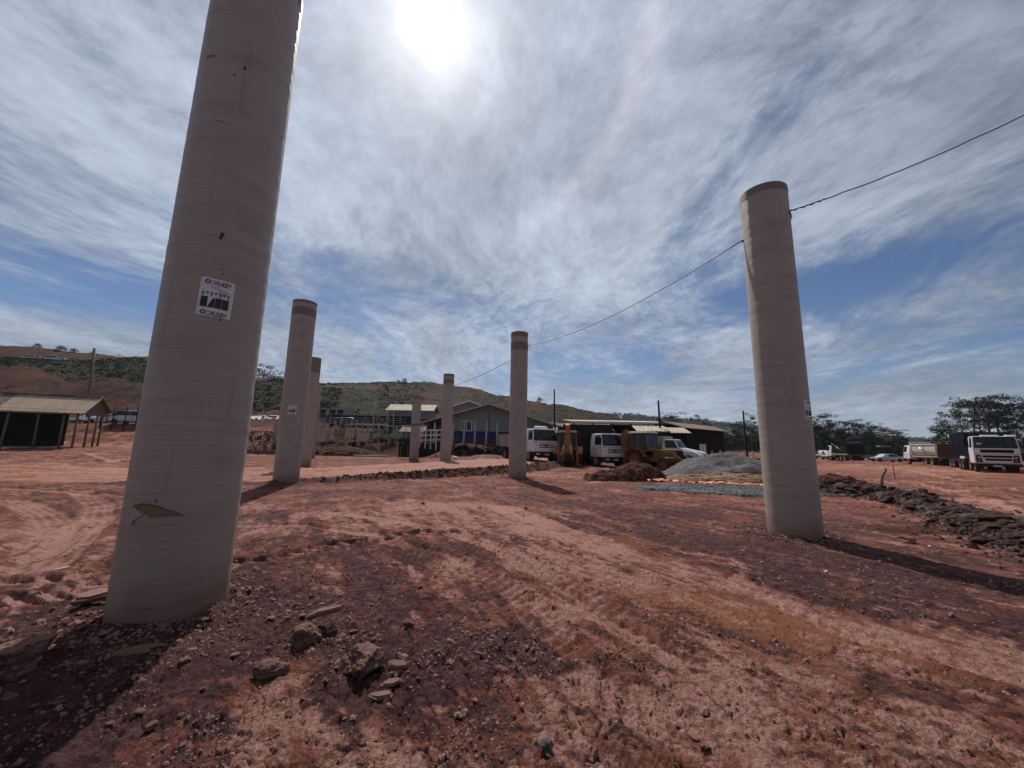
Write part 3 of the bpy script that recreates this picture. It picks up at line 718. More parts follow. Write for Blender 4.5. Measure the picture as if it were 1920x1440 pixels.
PIPE_LABELS = [
    'nearest grey pipe at left, torn skin near its foot and a printed label',
    'second pipe from the left, with brown band at its top and small label',
    'upright pipe half hidden behind the labelled one, dark brown band at its top',
    'farthest pipe of the left row, only a sliver showing',
    'short looking far grey pipe with a rust coloured ring, left of the hall',
    'grey pipe beside the pale road with the blue and grey hall behind it',
    'middle pipe left of the first white truck, cable tied to its top',
    'big pipe at right with the cable at its top and label on its edge',
    'upright grey pipe carrying the end of the black cable behind the camera']
for k, (cx, cy, hh) in enumerate(PIPES):
    z0 = -.25 + Tz(cx, cy)
    t = thing('upright_pipe', PIPE_LABELS[k], 'pipe', (cx, cy, z0 + .25), 0, 'grey fibreglass pipes standing on end in two rows')
    big = k in (0, 7)
    V, Fq = ring_mesh(PD / 2, -.25, hh, 160 if big else 64, 300 if big else 60, .0022, k)
    np_mesh('pipe_wall', V, Fq, M_PIPE, t)
    V, Fq = ring_mesh(PD / 2 - .025, 3, hh, 48, 4); np_mesh('liner', V, Fq[:, ::-1], M_INNER, t)
    th = np.linspace(0, 2 * np.pi, 64, endpoint=False)
    V = np.concatenate([np.stack([r_ * np.cos(th), r_ * np.sin(th), 0 * th + z_], 1) for r_, z_ in ((PD / 2 - .025, hh), (PD / 2 - .02, hh + .004), (PD / 2 - .003, hh + .004), (PD / 2, hh - .002))])
    np_mesh('rim', V, grid_faces(4, 64, True), M_BAND, t)
    for a, b in {1: ((hh - .62, hh - .30), (hh - .10, hh + .001)), 2: ((hh - 1.0, hh + .001),), 6: ((hh - .95, hh - .55), (hh - .25, hh + .001)), 5: ((hh - .8, hh - .45), (hh - .2, hh + .001)), 4: ((hh - .9, hh - .6),), 3: ((hh - .3, hh + .001),), 7: ((hh - .16, hh + .001),), 0: ((hh - .16, hh + .001),)}.get(k, ()):
        V, Fq = ring_mesh(PD / 2 + .004, a, b, 64, 6, .001, k); np_mesh('coated_band', V, Fq, M_BAND, t)
    if k in (0, 1, 7):
        pc = {0: (405, 559, 57, 76), 1: (548, 768, 15, 20), 7: (1517, 769, 0, 0)}[k]
        th_, z_ = hit(pc[0], pc[1], cx, cy)
        w_, h_ = .275, .385
        label_on(t, PD / 2, th_, z_ - t.location.z, w_, h_, R(-1) if k == 0 else 0)
    if k == 4:
        V, Fq = ring_mesh(PD / 2 + .006, 3.35, 3.5, 48, 3); V[:, 2] += .12 * V[:, 0]
        np_mesh('strap', V, Fq, mat('rusty_strap', (.14, .05, .03), .8), t)
    if k == 6:
        for i, (px, py, w_, h_) in enumerate(((978, 738, .18, .05), (975, 743, .1, .1), (974, 749, .05, .1), (984, 737, .22, .03))):
            th_, z_ = hit(px, py, cx, cy); blob(PD / 2 + .004, th_, z_ - t.location.z, w_, h_, i).build('chip', mat('rust_mark', (.13, .035, .022), .8), t, fix=False)
    if k == 0:
        marks = [(398, 105, .10, .015), (390, 108, .05, .02), (459, 128, .035, .05), (440, 140, .03, .02), (417, 440, .05, .05), (414, 446, .03, .06), (413, 460, .015, .015), (417, 482, .01, .02), (417, 495, .01, .02), (418, 507, .012, .02), (418, 514, .02, .02), (527, 258, .03, .035), (518, 250, .02, .02), (413, 600, .02, .025), (292, 939, .015, .04), (290, 911, .012, .012), (523, 345, .02, .02), (450, 402, .012, .012), (388, 468, .012, .01), (360, 270, .012, .012), (448, 888, .02, .015), (275, 1142, .14, .006), (540, 165, .05, .012), (535, 300, .06, .01), (415, 228, .15, .006), (350, 300, .012, .01)]
        for i, (px, py, w_, h_) in enumerate(marks):
            th_, z_ = hit(px, py, cx, cy); blob(PD / 2 + .003, th_, z_, w_, h_, i).build('chip', M_CHIP, t, fix=False)
        tear = [(247, 955), (254, 948), (268, 944), (285, 946), (300, 950), (312, 955), (330, 960), (345, 966), (330, 968), (300, 969), (282, 972), (272, 964), (262, 955)]
        flap = [(247, 955), (254, 950), (262, 958), (270, 966), (262, 970), (252, 975), (250, 984), (240, 985), (237, 972), (245, 968)]
        for nm, pts, m_, off in (('torn_patch', tear, M_TORN, .003), ('flap', flap, M_FLAP, .009)):
            q_ = sorted((hit(px, py, cx, cy) for px, py in pts)); tmin, tmax = q_[0][0], q_[-1][0]; ring_ = [hit(px, py, cx, cy) for px, py in pts]
            vs, rr = [], PD / 2 + off
            for a_ in np.linspace(tmin + 1e-4, tmax - 1e-4, 26):
                zs_ = []
                for (t0, z0_), (t1, z1_) in zip(ring_, ring_[1:] + ring_[:1]):
                    if (t0 - a_) * (t1 - a_) <= 0 and t0 != t1: zs_.append(z0_ + (z1_ - z0_) * (a_ - t0) / (t1 - t0))
                for z_ in (min(zs_), max(zs_)): vs.append((rr * math.cos(a_), rr * math.sin(a_), z_))
            MB().add(vs, [(2 * i, 2 * i + 2, 2 * i + 3, 2 * i + 1) for i in range(25)]).build(nm, m_, t, fix=False)
        # ragged upper lip of the tear
        lip = MB()
        pp = []
        for px, py in tear[:8]:
            th_, z_ = hit(px, py, cx, cy); rr = PD / 2 + .006; pp.append((rr * math.cos(th_), rr * math.sin(th_), z_))
        lip.tube(pp, [.001, .003, .003, .002, .003, .002, .002, .001], 5).build('torn_edge', M_CHIP, t)

# ------------------------------------------------------------------ cable between the pipe tops
M_CABLE = mat('black_cable', (.012, .012, .014), .5)
M_TIE = mat('cable_tie', (.02, .02, .025), .6)
def sag(a, b, s, n=24):
    return [Vector(a).lerp(Vector(b), i / n) - Vector((0, 0, 4 * s * (i / n) * (1 - i / n))) for i in range(n + 1)]
def on_pipe(k, px, py):
    th_, z_ = hit(px, py, PIPES[k][0], PIPES[k][1], PD / 2 + .012)
    return Vector((PIPES[k][0] + (PD / 2 + .012) * math.cos(th_), PIPES[k][1] + (PD / 2 + .012) * math.sin(th_), z_))
ct = thing('overhead_cable', 'thin black cable strung between the tops of the pipes and out of the picture', 'cable', (0.35, 19.38, 6.6))
pF = on_pipe(5, 852, 722); pG1 = on_pipe(6, 956, 676); pG2 = on_pipe(6, 989.5, 648); pH1 = on_pipe(7, 1393, 450); pH2 = on_pipe(7, 1479.5, 396)
d_ = ray(1920, 216); pR = Vector((0, 0, HCAM)) + d_ * (PIPES[8][0] - 1.2 - 0) / d_.x
end = Vector((10.63 - PD / 2, -4.0, 6.9))
off = Vector((-0.35, -19.38, -6.6))
def cab(pts, r=.011):
    c = MB(); c.tube([p + off + Vector((rnd.uniform(-1, 1), rnd.uniform(-1, 1), rnd.uniform(-1, 1))) * .006 for p in pts], r, 6); return c.build('cable_span', M_CABLE, ct)
cab(sag(pF, pG1, .12), .013); cab(sag(pG2, pH1, .42, 40), .013)
q1 = sag(pH2, pR, .10, 24); cab(q1 + sag(pR, end, .1, 8)[1:], .011)
tw = MB(); tw.tube([p + off + Vector((0, 0, .018 * math.sin(i * 1.7))) for i, p in enumerate(sag(pH2, q1[4], .012, 16))], .009, 6).build('cable_tail', M_CABLE, ct)
for p, k in ((pG1, 6), (pH1, 7)):
    V, Fq = ring_mesh(PD / 2 + .014, p.z - .012, p.z + .012, 48, 2); V += np.array([PIPES[k][0], PIPES[k][1], 0]) + np.array(off)
    a = {6: (pG1, pG2), 7: (pH1, pH2)}[k]
    cx, cy = PIPES[k][:2]; zz = V[:, 2]
    # the loop tilts from one side to the other
    ux, uy = a[1].x - a[0].x, a[1].y - a[0].y; L = math.hypot(ux, uy)
    s_ = ((V[:, 0] - off.x - a[0].x) * ux + (V[:, 1] - off.y - a[0].y) * uy) / (L * L)
    V[:, 2] += np.clip(s_, -.3, 1.3) * (a[1].z - a[0].z)
    far_ = ((V[:, 0] - off.x - cx) * cx + (V[:, 1] - off.y - cy) * cy) > -.02 * math.hypot(cx, cy)
    m = MB(); k0 = [i for i in range(48)]
    ths = [math.atan2(a[0].y - cy, a[0].x - cx), math.atan2(a[1].y - cy, a[1].x - cx)]; dl = (ths[1] - ths[0]) % (2 * math.pi)
    ns_ = math.atan2(-cy, -cx)
    if (ns_ - ths[0]) % (2 * math.pi) < dl: dl -= 2 * math.pi     # keep to the far side of the pipe
    m.tube([Vector((cx + (PD / 2 + .012) * math.cos(ths[0] + dl * f), cy + (PD / 2 + .012) * math.sin(ths[0] + dl * f), a[0].z + (a[1].z - a[0].z) * f)) + off for f in np.linspace(0, 1, 20)], .011, 6); m.build('cable_loop', M_CABLE, ct)
# ------------------------------------------------------------------ vehicle parts
M_WHITE = dirty('white_truck_paint', (.64, .63, .64), .30, (.26, .17, .14), .32, 1.6, coat=.3, bump=.05)
M_WHITE2 = dirty('cream_truck_paint', (.52, .48, .44), .35, (.28, .19, .15), .55, 1.4, coat=.2, bump=.05)
M_SILVER = dirty('silver_car_paint', (.46, .47, .49), .25, (.3, .22, .18), .3, 1.5, metal=.5, coat=.5, bump=0)
M_DARKCAR = dirty('black_car_paint', (.02, .02, .024), .22, (.2, .12, .1), .3, 1.5, coat=.6, bump=0)
M_REDCAR = dirty('pink_red_car_paint', (.35, .08, .08), .3, (.3, .2, .18), .4, 1.5, coat=.4, bump=0)
M_BLUECAR = dirty('blue_grey_car_paint', (.10, .13, .18), .3, (.3, .2, .18), .4, 1.5, coat=.4, bump=0)
M_BLACKPL = dirty('black_plastic', (.010, .010, .011), .6, (.07, .04, .03), .3, 2.5)
M_TIPDARK = dirty('dark_tipper_steel', (.012, .010, .010), .6, (.06, .03, .022), .35, 1.3)
M_TIPBROWN = dirty('dusty_tipper_steel', (.11, .062, .052), .7, (.22, .13, .10), .6, 1.3)
M_TIPLIGHT = dirty('light_tipper_paint', (.34, .29, .25), .6, (.20, .12, .09), .6, 1.4)
M_TYRE = dirty('tyre_rubber', (.010, .009, .009), .9, (.09, .045, .032), .5, 3)
M_RIM = dirty('wheel_rim', (.30, .26, .24), .6, (.22, .12, .09), .7, 4)
M_RIMY = dirty('yellow_rim', (.22, .08, .012), .6, (.2, .08, .04), .6, 4)
M_YEL = dirty('digger_yellow', (.19, .078, .010), .5, (.07, .03, .018), .7, 1.7, coat=.2)
M_ORG = dirty('digger_orange', (.30, .095, .008), .5, (.12, .05, .025), .5, 1.7, coat=.2)
M_GLASS = mat('vehicle_glass', (.006, .008, .013), .08, spec=.4)
def _gl(N, b):
    n = N.noise(N.co(), 1.7, 3); N.put(b.inputs['Base Color'], N.mix(N.rng(n, .45, .62), (.005, .007, .012), (.022, .026, .032)))
    N.put(b.inputs['Roughness'], N.rng(n, .3, .7, .05, .25))
M_GLASS2 = mat('dusty_glass', (.01, .012, .016), .1, spec=.35, fn=_gl)
M_LAMP = mat('lamp_glass', (.55, .55, .52), .15, spec=.8)
M_AMBER = mat('amber_lamp', (.5, .12, .02), .2)
M_RED = mat('red_lamp', (.30, .015, .01), .25)
M_PLATE = mat('number_plate', (.42, .32, .32), .5)
M_CHROME = mat('bare_steel', (.5, .5, .5), .25, metal=.9)

def fq(A, B, C, D, u0, u1, v0, v1):
    "sub-quad of a quad A(lower left) B(lower right) C(upper right) D(upper left)"
    A, B, C, D = [Vector(p) for p in (A, B, C, D)]
    def P(u, v): return (A * (1 - u) + B * u) * (1 - v) + (D * (1 - u) + C * u) * v
    return [P(u0, v0), P(u1, v0), P(u1, v1), P(u0, v1)]
_wc = {}
def wheel(parent, x, y, r, w, side, rim=None):
    key = (r, w, side, rim.name if rim else '')
    if key not in _wc:
        t = MB(); n = 28; prof = [(-w / 2, r * .62), (-w / 2, r * .90), (-w * .38, r), (w * .38, r), (w / 2, r * .90), (w / 2, r * .62), (w * .30, r * .58), (-w * .30, r * .58)]
        vs = []; 
        for i in range(n):
            a = 2 * math.pi * i / n
            for j, (u, rr) in enumerate(prof):
                k = rr * (1.015 if (i % 2 and j in (2, 3)) else 1.0); vs.append((u, k * math.cos(a), k * math.sin(a)))
        m = len(prof); fs = [(i * m + j, i * m + (j + 1) % m, ((i + 1) % n) * m + (j + 1) % m, ((i + 1) % n) * m + j) for i in range(n) for j in range(m)]
        t.add(vs, fs); me = t.mesh('tyre'); me.materials.append(M_TYRE)
        b = bmesh.new(); b.from_mesh(me); bmesh.ops.recalc_face_normals(b, faces=b.faces); b.to_mesh(me); b.free()
        q = MB(); s_ = side
        rings = [(w * .40 * s_, r * .60), (w * .33 * s_, r * .55), (w * .12 * s_, r * .42), (w * .16 * s_, r * .22), (w * .34 * s_, r * .17), (w * .36 * s_, 0.001)]
        vs = [(u, rr * math.cos(2 * math.pi * i / 20), rr * math.sin(2 * math.pi * i / 20)) for u, rr in rings for i in range(20)]
        q.add(vs, [(j * 20 + i, j * 20 + (i + 1) % 20, (j + 1) * 20 + (i + 1) % 20, (j + 1) * 20 + i) for j in range(5) for i in range(20)])
        for i in range(8):
            a = 2 * math.pi * i / 8; c = Vector((0, math.cos(a), math.sin(a))) * r * .31
            q.cyl(c + Vector((w * .13 * s_, 0, 0)), c + Vector((w * .20 * s_, 0, 0)), r * .03, 6)
        mr = q.mesh('rim'); mr.materials.append(rim or M_RIM); _wc[key] = (me, mr)
    me, mr = _wc[key]
    o = link('wheel', me, parent); o.location = (x, y, r); link('rim', mr, o); return o
def emblem(parent, x, y, z, r):
    m = MB(); n = 20
    vs = [(x + rr * math.cos(2 * math.pi * i / n), y - .012, z + rr * math.sin(2 * math.pi * i / n)) for i in range(n) for rr in (r * .80, r)]
    m.add(vs, [(2 * i, 2 * i + 1, (2 * i + 3) % (2 * n), (2 * i + 2) % (2 * n)) for i in range(n)])
    def st(a, b):
        a = Vector((x + a[0] * r, y - .014, z + a[1] * r)); b = Vector((x + b[0] * r, y - .014, z + b[1] * r)); m.tube([a, b], r * .08, 4)
    for a, b in (((-.38, .72), (0, .1)), ((.38, .72), (0, .1)), ((-.72, .35), (-.35, -.62)), ((-.35, -.62), (0, .0)), ((0, .0), (.35, -.62)), ((.35, -.62), (.72, .35))): st(a, b)
    m.build('emblem', M_BLACKPL, parent)

def flat_cab(t, M_body, spoiler=True, face='worker', H=1.0):
    W = 1.19; zb, zw, zr = .78, 1.66 * H, 2.66 * H; yb, yw, yr, yk = .0, .03, .34, 1.72; wr = 1.03
    lo = [(-W, yb, zb), (W, yb, zb), (W, yk, zb), (-W, yk, zb), (-W, yw, zw), (W, yw, zw), (W, yk, zw), (-W, yk, zw)]
    up = [(-W, yw, zw), (W, yw, zw), (W, yk, zw), (-W, yk, zw), (-wr, yr, zr), (wr, yr, zr), (wr, yk, zr), (-wr, yk, zr)]
    m = MB(); m.v = [tuple(p) for p in lo + up[4:]]
    # closed shell of two stacked rings
    ring = [(0, 1, 5, 4), (1, 2, 6, 5), (2, 3, 7, 6), (3, 0, 4, 7), (4, 5, 9, 8), (5, 6, 10, 9), (6, 7, 11, 10), (7, 4, 8, 11), (3, 2, 1, 0), (8, 9, 10, 11)]
    m.f = [list(f) for f in ring]; m.mi = [0] * 10; m.sm = [False] * 10
    cabo = m.build('cab', M_body, t, bevel=.07)
    A, B, C, D = up[0], up[1], up[5], up[4]
    MB().slab(fq(A, B, C, D, .03, .97, .02, .92), .012).build('windscreen_seal', M_BLACKPL, t)
    MB().slab(fq(A, B, C, D, .055, .945, .06, .88), .016).build('windscreen', M_GLASS2, t)
    for s, q in ((-1, (up[3], up[0], up[4], up[7])), (1, (up[1], up[2], up[6], up[5]))):
        u0, u1 = (.42, .93) if s < 0 else (.07, .58)
        MB().slab(fq(*q, u0, u1, .08, .86), .012).build('side_window', M_GLASS, t)
        ql = (lo[3], lo[0], lo[4], lo[7]) if s < 0 else (lo[1], lo[2], lo[6], lo[5])
        d = MB()
        for (a, b, c_, e) in ((u0 - .03, u0 - .018, .12, 1.0), (u1 + .02, u1 + .032, .12, 1.0), (u0 - .03, u1 + .032, .11, .125)):
            d.slab(fq(*ql, a, b, c_, e), .004)
        d.build('door_gap', M_BLACKPL, t)
        MB().slab(fq(*ql, *((u0 + .02, u0 + .12) if s < 0 else (u1 - .12, u1 - .02)), .72, .77), .03).build('door_handle', M_BLACKPL, t)
        mr = MB(); mr.tube([(s * W, .1, zw + .75), (s * (W + .25), -.08, zw + .72), (s * (W + .25), -.08, zw + .1), (s * W, .08, zw + .05)], .015, 5)
        mr.box((s * (W + .25), -.09, zw + .42), (.22, .07, .46)); mr.build('mirror', M_BLACKPL, t)
        # mud guard over the front wheel
        g_ = MB(); pts = [(s * (W + .02), 1.0 + .62 * math.cos(a), .55 + .60 * math.sin(a)) for a in np.linspace(.1, math.pi - .1, 9)]
        vs = []; 
        for p in pts: vs += [p, (p[0] - s * .42, p[1], p[2])]
        g_.add(vs, [(2 * i, 2 * i + 1, 2 * i + 3, 2 * i + 2) for i in range(8)]); g_.build('mudguard', M_BLACKPL, t, fix=False)
    F = (lo[0], lo[1], lo[5], lo[4])
    for v in (.42, .56, .70): MB().slab(fq(*F, .23, .80, v - .035, v + .03), .012).build('grille_slot', M_BLACKPL, t)
    MB().slab(fq(*F, .24, .79, .84, .875), .010).build('name_strip', M_BLACKPL, t)
    MB().slab(fq(*F, .46, .60, .835, .885), .014).build('red_badge', M_RED, t)
    for a, b in ((.06, .15), (.88, .96)): MB().slab(fq(*F, a, b, .82, .885), .014).build('vent', M_BLACKPL, t)
    for a in (.13, .89): MB().slab(fq(*F, a - .018, a + .018, .52, .60), .014).build('vent', M_BLACKPL, t)
    emblem(t, 0, .0, zb + .50, .15)
    b = MB(); b.box((0, -.04, .60), (2.40, .26, .34)); bp = b.build('bumper', M_BLACKPL, t, bevel=.04)
    for x in (-.92, -.74, .74, .92):
        l = MB(); l.cyl((x, -.16, .63), (x, -.19, .63), .070, 14); l.build('headlight', M_LAMP, t)
    MB().box((0, -.18, .58), (.46, .02, .13)).build('number_plate', M_PLATE, t)
    MB().box((0, -.02, .38), (1.7, .12, .14)).build('step_bar', M_BLACKPL, t)
    for x in (-.4, .35):
        w_ = MB(); w_.tube([(x, yw - .03, zw + .04), (x + .42, yw + .06, zw + .30)], .010, 4); w_.build('wiper', M_BLACKPL, t)
    if spoiler:
        s_ = MB(); vs = []
        s_.prism([(.55, zr - .02), (.75, zr + .20), (1.1, zr + .26), (1.35, zr - .02)], -.52, .52); s_.build('air_deflector', M_WHITE2, t, bevel=.06)
    return cabo
def chassis(t, L, y0=.8):
    c = MB()
    for x in (-.42, .42): c.box((x, y0 + L / 2, .82), (.09, L, .22))
    for k in range(5): c.box((0, y0 + .3 + (L - .6) * k / 4, .80), (.84, .10, .16))
    c.build('chassis', M_TIPDARK, t)
    tk = MB(); tk.cyl((.60, y0 + 1.25, .72), (.60, y0 + 2.1, .72), .26, 14); tk.build('fuel_tank', M_BLACKPL, t)
def axle(t, y, r=.5, dual=True, rim=None):
    a = MB(); a.cyl((-1.0, y, r), (1.0, y, r), .09, 8); a.build('axle', M_BLACKPL, t)
    for s in (-1, 1):
        wheel(t, s * 1.02, y, r, .27, s, rim)
        if dual: wheel(t, s * .72, y, r, .27, s, rim)
def box_body(t, y0, L, z0, h, mat_, ribs=6, w=2.45, fl=.08, M_in=None, taper=.0):
    b = MB(); hw = w / 2
    b.box((0, y0 + L / 2, z0 + .05), (w - .2, L, .12))
    for s in (-1, 1): b.hexa([(s * (hw - .02 - fl), y0, z0), (s * (hw - fl), y0, z0), (s * (hw - fl), y0 + L, z0), (s * (hw - .02 - fl), y0 + L, z0), (s * (hw - .05), y0, z0 + h), (s * hw, y0, z0 + h), (s * hw, y0 + L, z0 + h), (s * (hw - .05), y0 + L, z0 + h)])
    b.box((0, y0 + .03, z0 + h / 2), (w - .1, .06, h)); b.build('tipper_body', mat_, t)
    for s in (-1, 1):
        for k in range(ribs):
            y = y0 + .06 + (L - .12) * k / (ribs - 1)
            r_ = MB(); r_.hexa([(s * (hw - fl), y - .05, z0), (s * (hw - fl + .08), y - .05, z0), (s * (hw - fl + .08), y + .05, z0), (s * (hw - fl), y + .05, z0), (s * (hw), y - .04, z0 + h), (s * (hw + .05), y - .04, z0 + h), (s * (hw + .05), y + .04, z0 + h), (s * hw, y + .04, z0 + h)]); r_.build('rib', mat_, t)
        e = MB(); e.box((s * (hw + .01), y0 + L / 2, z0 + h + .03), (.12, L, .09)); e.build('top_rail', mat_, t)
    g_ = MB(); g_.box((0, y0 + L + .03, z0 + h / 2), (w - .1, .06, h)); tg = g_.build('tailgate', mat_, t)
    for k in range(6):
        m = MB(); m.box((0, y0 + L + .085, z0 + .12 + (h - .22) * k / 5), (w - .16, .07, .10)); m.build('tailgate_rib', mat_, tg)
    u = MB(); u.box((0, y0 + L - .1, .55), (2.1, .08, .12)); u.box((-.8, y0 + L - .1, .75), (.08, .08, .5)); u.box((.8, y0 + L - .1, .75), (.08, .08, .5)); u.build('rear_bar', M_BLACKPL, t)
    for s in (-1, 1): MB().box((s * .85, y0 + L - .05, .70), (.36, .05, .12)).build('tail_lamp', M_RED, t)
    return tg
def round_body(t, y0, L, z0, h, mat_, mtail):
    "half-pipe tipper with arm and hinge brackets"
    b = MB(); prof = [(1.22, z0 + h), (1.22, z0 + h * .52), (1.12, z0 + h * .25), (.85, z0 + .08), (.5, z0)]
    outer = [(x, z) for x, z in prof] + [(-x, z) for x, z in prof[::-1]]; inner = [(x - .05 if x > 0 else x + .05, z + .03) for x, z in outer]
    vs = [(x, y0, z) for x, z in outer] + [(x, y0 + L, z) for x, z in outer]; n = len(outer)
    b.add(vs, [(i, i + 1, i + 1 + n, i + n) for i in range(n - 1)], 0, True)
    vs = [(x, y0, z) for x, z in inner] + [(x, y0 + L, z) for x, z in inner]
    b.add(vs, [(i + n, i + 1 + n, i + 1, i) for i in range(n - 1)], 0, True)
    b.add([(x, y0, z) for x, z in outer], [tuple(range(n))]); b.build('tipper_body', mat_, t, fix=False)
    for s in (-1, 1):
        MB().box((s * 1.25, y0 + L / 2, z0 + h), (.14, L + .1, .12)).build('top_rail', mat_, t)
        for y in (y0 + .05, y0 + L * .52, y0 + L - .05):
            r_ = MB(); r_.tube([(s * (x + .04), y, z) for x, z in prof], .05, 4, smooth=False); r_.build('rib', mat_, t)
        a = MB(); a.tube([(s * 1.31, y0 + .1, z0 + h + .35), (s * 1.31, y0 + L * .72, z0 + .5)], .04, 5); a.build('cover_arm', M_CHROME, t)
        MB().box((s * 1.0, y0 + L / 2, z0 - .06), (.32, L, .14)).build('side_skirt', M_TIPLIGHT, t)
    hb = MB(); hb.hexa([(-1.2, y0 - .05, z0 + .2), (1.2, y0 - .05, z0 + .2), (1.2, y0 + .02, z0 + .2), (-1.2, y0 + .02, z0 + .2), (-1.2, y0 - .45, z0 + h + .45), (1.2, y0 - .45, z0 + h + .45), (1.2, y0 - .38, z0 + h + .45), (-1.2, y0 - .38, z0 + h + .45)]); hb.build('headboard', mat_, t)
    rl = MB(); rl.cyl((-1.15, y0 + .1, z0 + h + .40), (-1.15, y0 + L * .95, z0 + h + .40), .10, 8); rl.build('rolled_tarpaulin', M_BLACKPL, t)
    for k in range(3): MB().box((-1.2, y0 + L * (.25 + .3 * k), z0 + h + .18), (.14, .14, .34)).build('tarpaulin_bracket', mat_, t)
    g_ = MB(); g_.hexa([(-1.2, y0 + L, z0 - .05), (1.2, y0 + L, z0 - .05), (1.2, y0 + L + .07, z0 - .05), (-1.2, y0 + L + .07, z0 - .05), (-1.25, y0 + L + .28, z0 + h + .1), (1.25, y0 + L + .28, z0 + h + .1), (1.25, y0 + L + .35, z0 + h + .1), (-1.25, y0 + L + .35, z0 + h + .1)])
    tg = g_.build('tailgate', mtail, t)
    for k in range(6):
        f = k / 5; MB().box((0, y0 + L + .12 + .28 * f, z0 + .06 + (h - .05) * f), (2.4, .09, .12)).build('tailgate_rib', mtail, tg)
    u = MB(); u.box((0, y0 + L - .1, .50), (2.2, .10, .30)); u.build('rear_bar', M_BLACKPL, t)
    for s in (-1, 1):
        MB().box((s * .85, y0 + L - .03, .85), (.40, .05, .14)).build('tail_lamp', M_RED, t)
        fl = MB(); fl.box((s * .95, y0 + L - .4, .42), (.6, .02, .5)); fl.build('mud_flap', M_BLACKPL, t)

def modern_cab(t):
    "tall wide cab with two grille mouths (the big truck at the right edge)"
    W = 1.25; zb, zw, zr = .72, 2.02, 3.0; yk = 1.8; wr = 1.17
    P = [(-W, .06, zb), (W, .06, zb), (W, yk, zb), (-W, yk, zb), (-W, 0, zw), (W, 0, zw), (W, yk, zw), (-W, yk, zw), (-wr, .22, zr), (wr, .22, zr), (wr, yk, zr), (-wr, yk, zr)]
    m = MB(); m.v = P; m.f = [list(f) for f in [(0, 1, 5, 4), (1, 2, 6, 5), (2, 3, 7, 6), (3, 0, 4, 7), (4, 5, 9, 8), (5, 6, 10, 9), (6, 7, 11, 10), (7, 4, 8, 11), (3, 2, 1, 0), (8, 9, 10, 11)]]; m.mi = [0] * 10; m.sm = [False] * 10
    m.build('cab', M_WHITE, t, bevel=.10)
    U = (P[4], P[5], P[9], P[8]); Lw = (P[0], P[1], P[5], P[4])
    MB().slab(fq(*U, .035, .965, -.02, .84), .014).build('windscreen', M_GLASS2, t, bevel=.0)
    MB().slab(fq(*U, .035, .965, .85, .93), .05).build('sun_visor', M_BLACKPL, t)
    MB().slab(fq(*Lw, .16, .86, .70, .90), .014).build('grille_slot', M_BLACKPL, t)
    MB().slab(fq(*Lw, .20, .82, .39, .53), .014).build('grille_slot', M_BLACKPL, t)
    MB().slab(fq(*Lw, .24, .80, .20, .33), .014).build('grille_slot', M_BLACKPL, t)
    MB().slab(fq(*Lw, .02, .98, .605, .625), .010).build('panel_gap', M_BLACKPL, t)
    for a, b, c, d in ((.045, .155, .20, .19), (.955, .845, .80, .81)):
        q = [fq(*Lw, a, a, .10, .10)[0], fq(*Lw, d if a < .5 else d, d, .10, .10)[0], fq(*Lw, b, b, .55, .55)[0], fq(*Lw, a, a, .55, .55)[0]]
        if a > .5: q = [q[1], q[0], q[3], q[2]]
        MB().slab(q, .02).build('headlight', M_GLASS2, t); 
        x0 = (a + d) / 2
        for z in (.22, .40):
            l = fq(*Lw, x0 - .03, x0 + .03, z - .04, z + .04); MB().slab(l, .026).build('lamp', M_AMBER if z < .3 else M_LAMP, t)
    MB().box((0, .05, .60), (2.46, .30, .22)).build('bumper', M_BLACKPL, t, bevel=.04)
    MB().box((-.05, -.12, .55), (.50, .02, .13)).build('number_plate', M_PLATE, t)
    for s in (-1, 1):
        q = (P[7], P[4], P[8], P[11]) if s < 0 else (P[5], P[6], P[10], P[9])
        MB().slab(fq(*q, *((.42, .90) if s < 0 else (.10, .58)), .03, .84), .012).build('side_window', M_GLASS, t)
        mr = MB(); mr.tube([(s * wr, .2, 2.9), (s * (W + .30), -.05, 2.85)], .02, 5); mr.box((s * (W + .32), -.06, 2.45), (.26, .12, .80)); mr.build('mirror', M_BLACKPL, t, bevel=.03)
        MB().box((s * 1.15, .95, .70), (.34, 1.3, .10)).build('mudguard', M_BLACKPL, t)
    for x, w_ in ((-.15, .95), (.95, .55)):
        s_ = MB(); s_.prism([(.25, 2.98), (.35, 3.10), (.8, 3.12), (1.0, 2.98)], x - w_ / 2, x + w_ / 2); s_.build('roof_visor', M_WHITE2, t, bevel=.03)
    MB().slab(fq(*U, .09, .20, .30, .42), .018).build('windscreen_sticker', M_PAPER, t)
    for x in (-.5, .45):
        MB().tube([(x, -.03, 2.05), (x + .5, .05, 2.30)], .012, 4).build('wiper', M_BLACKPL, t)

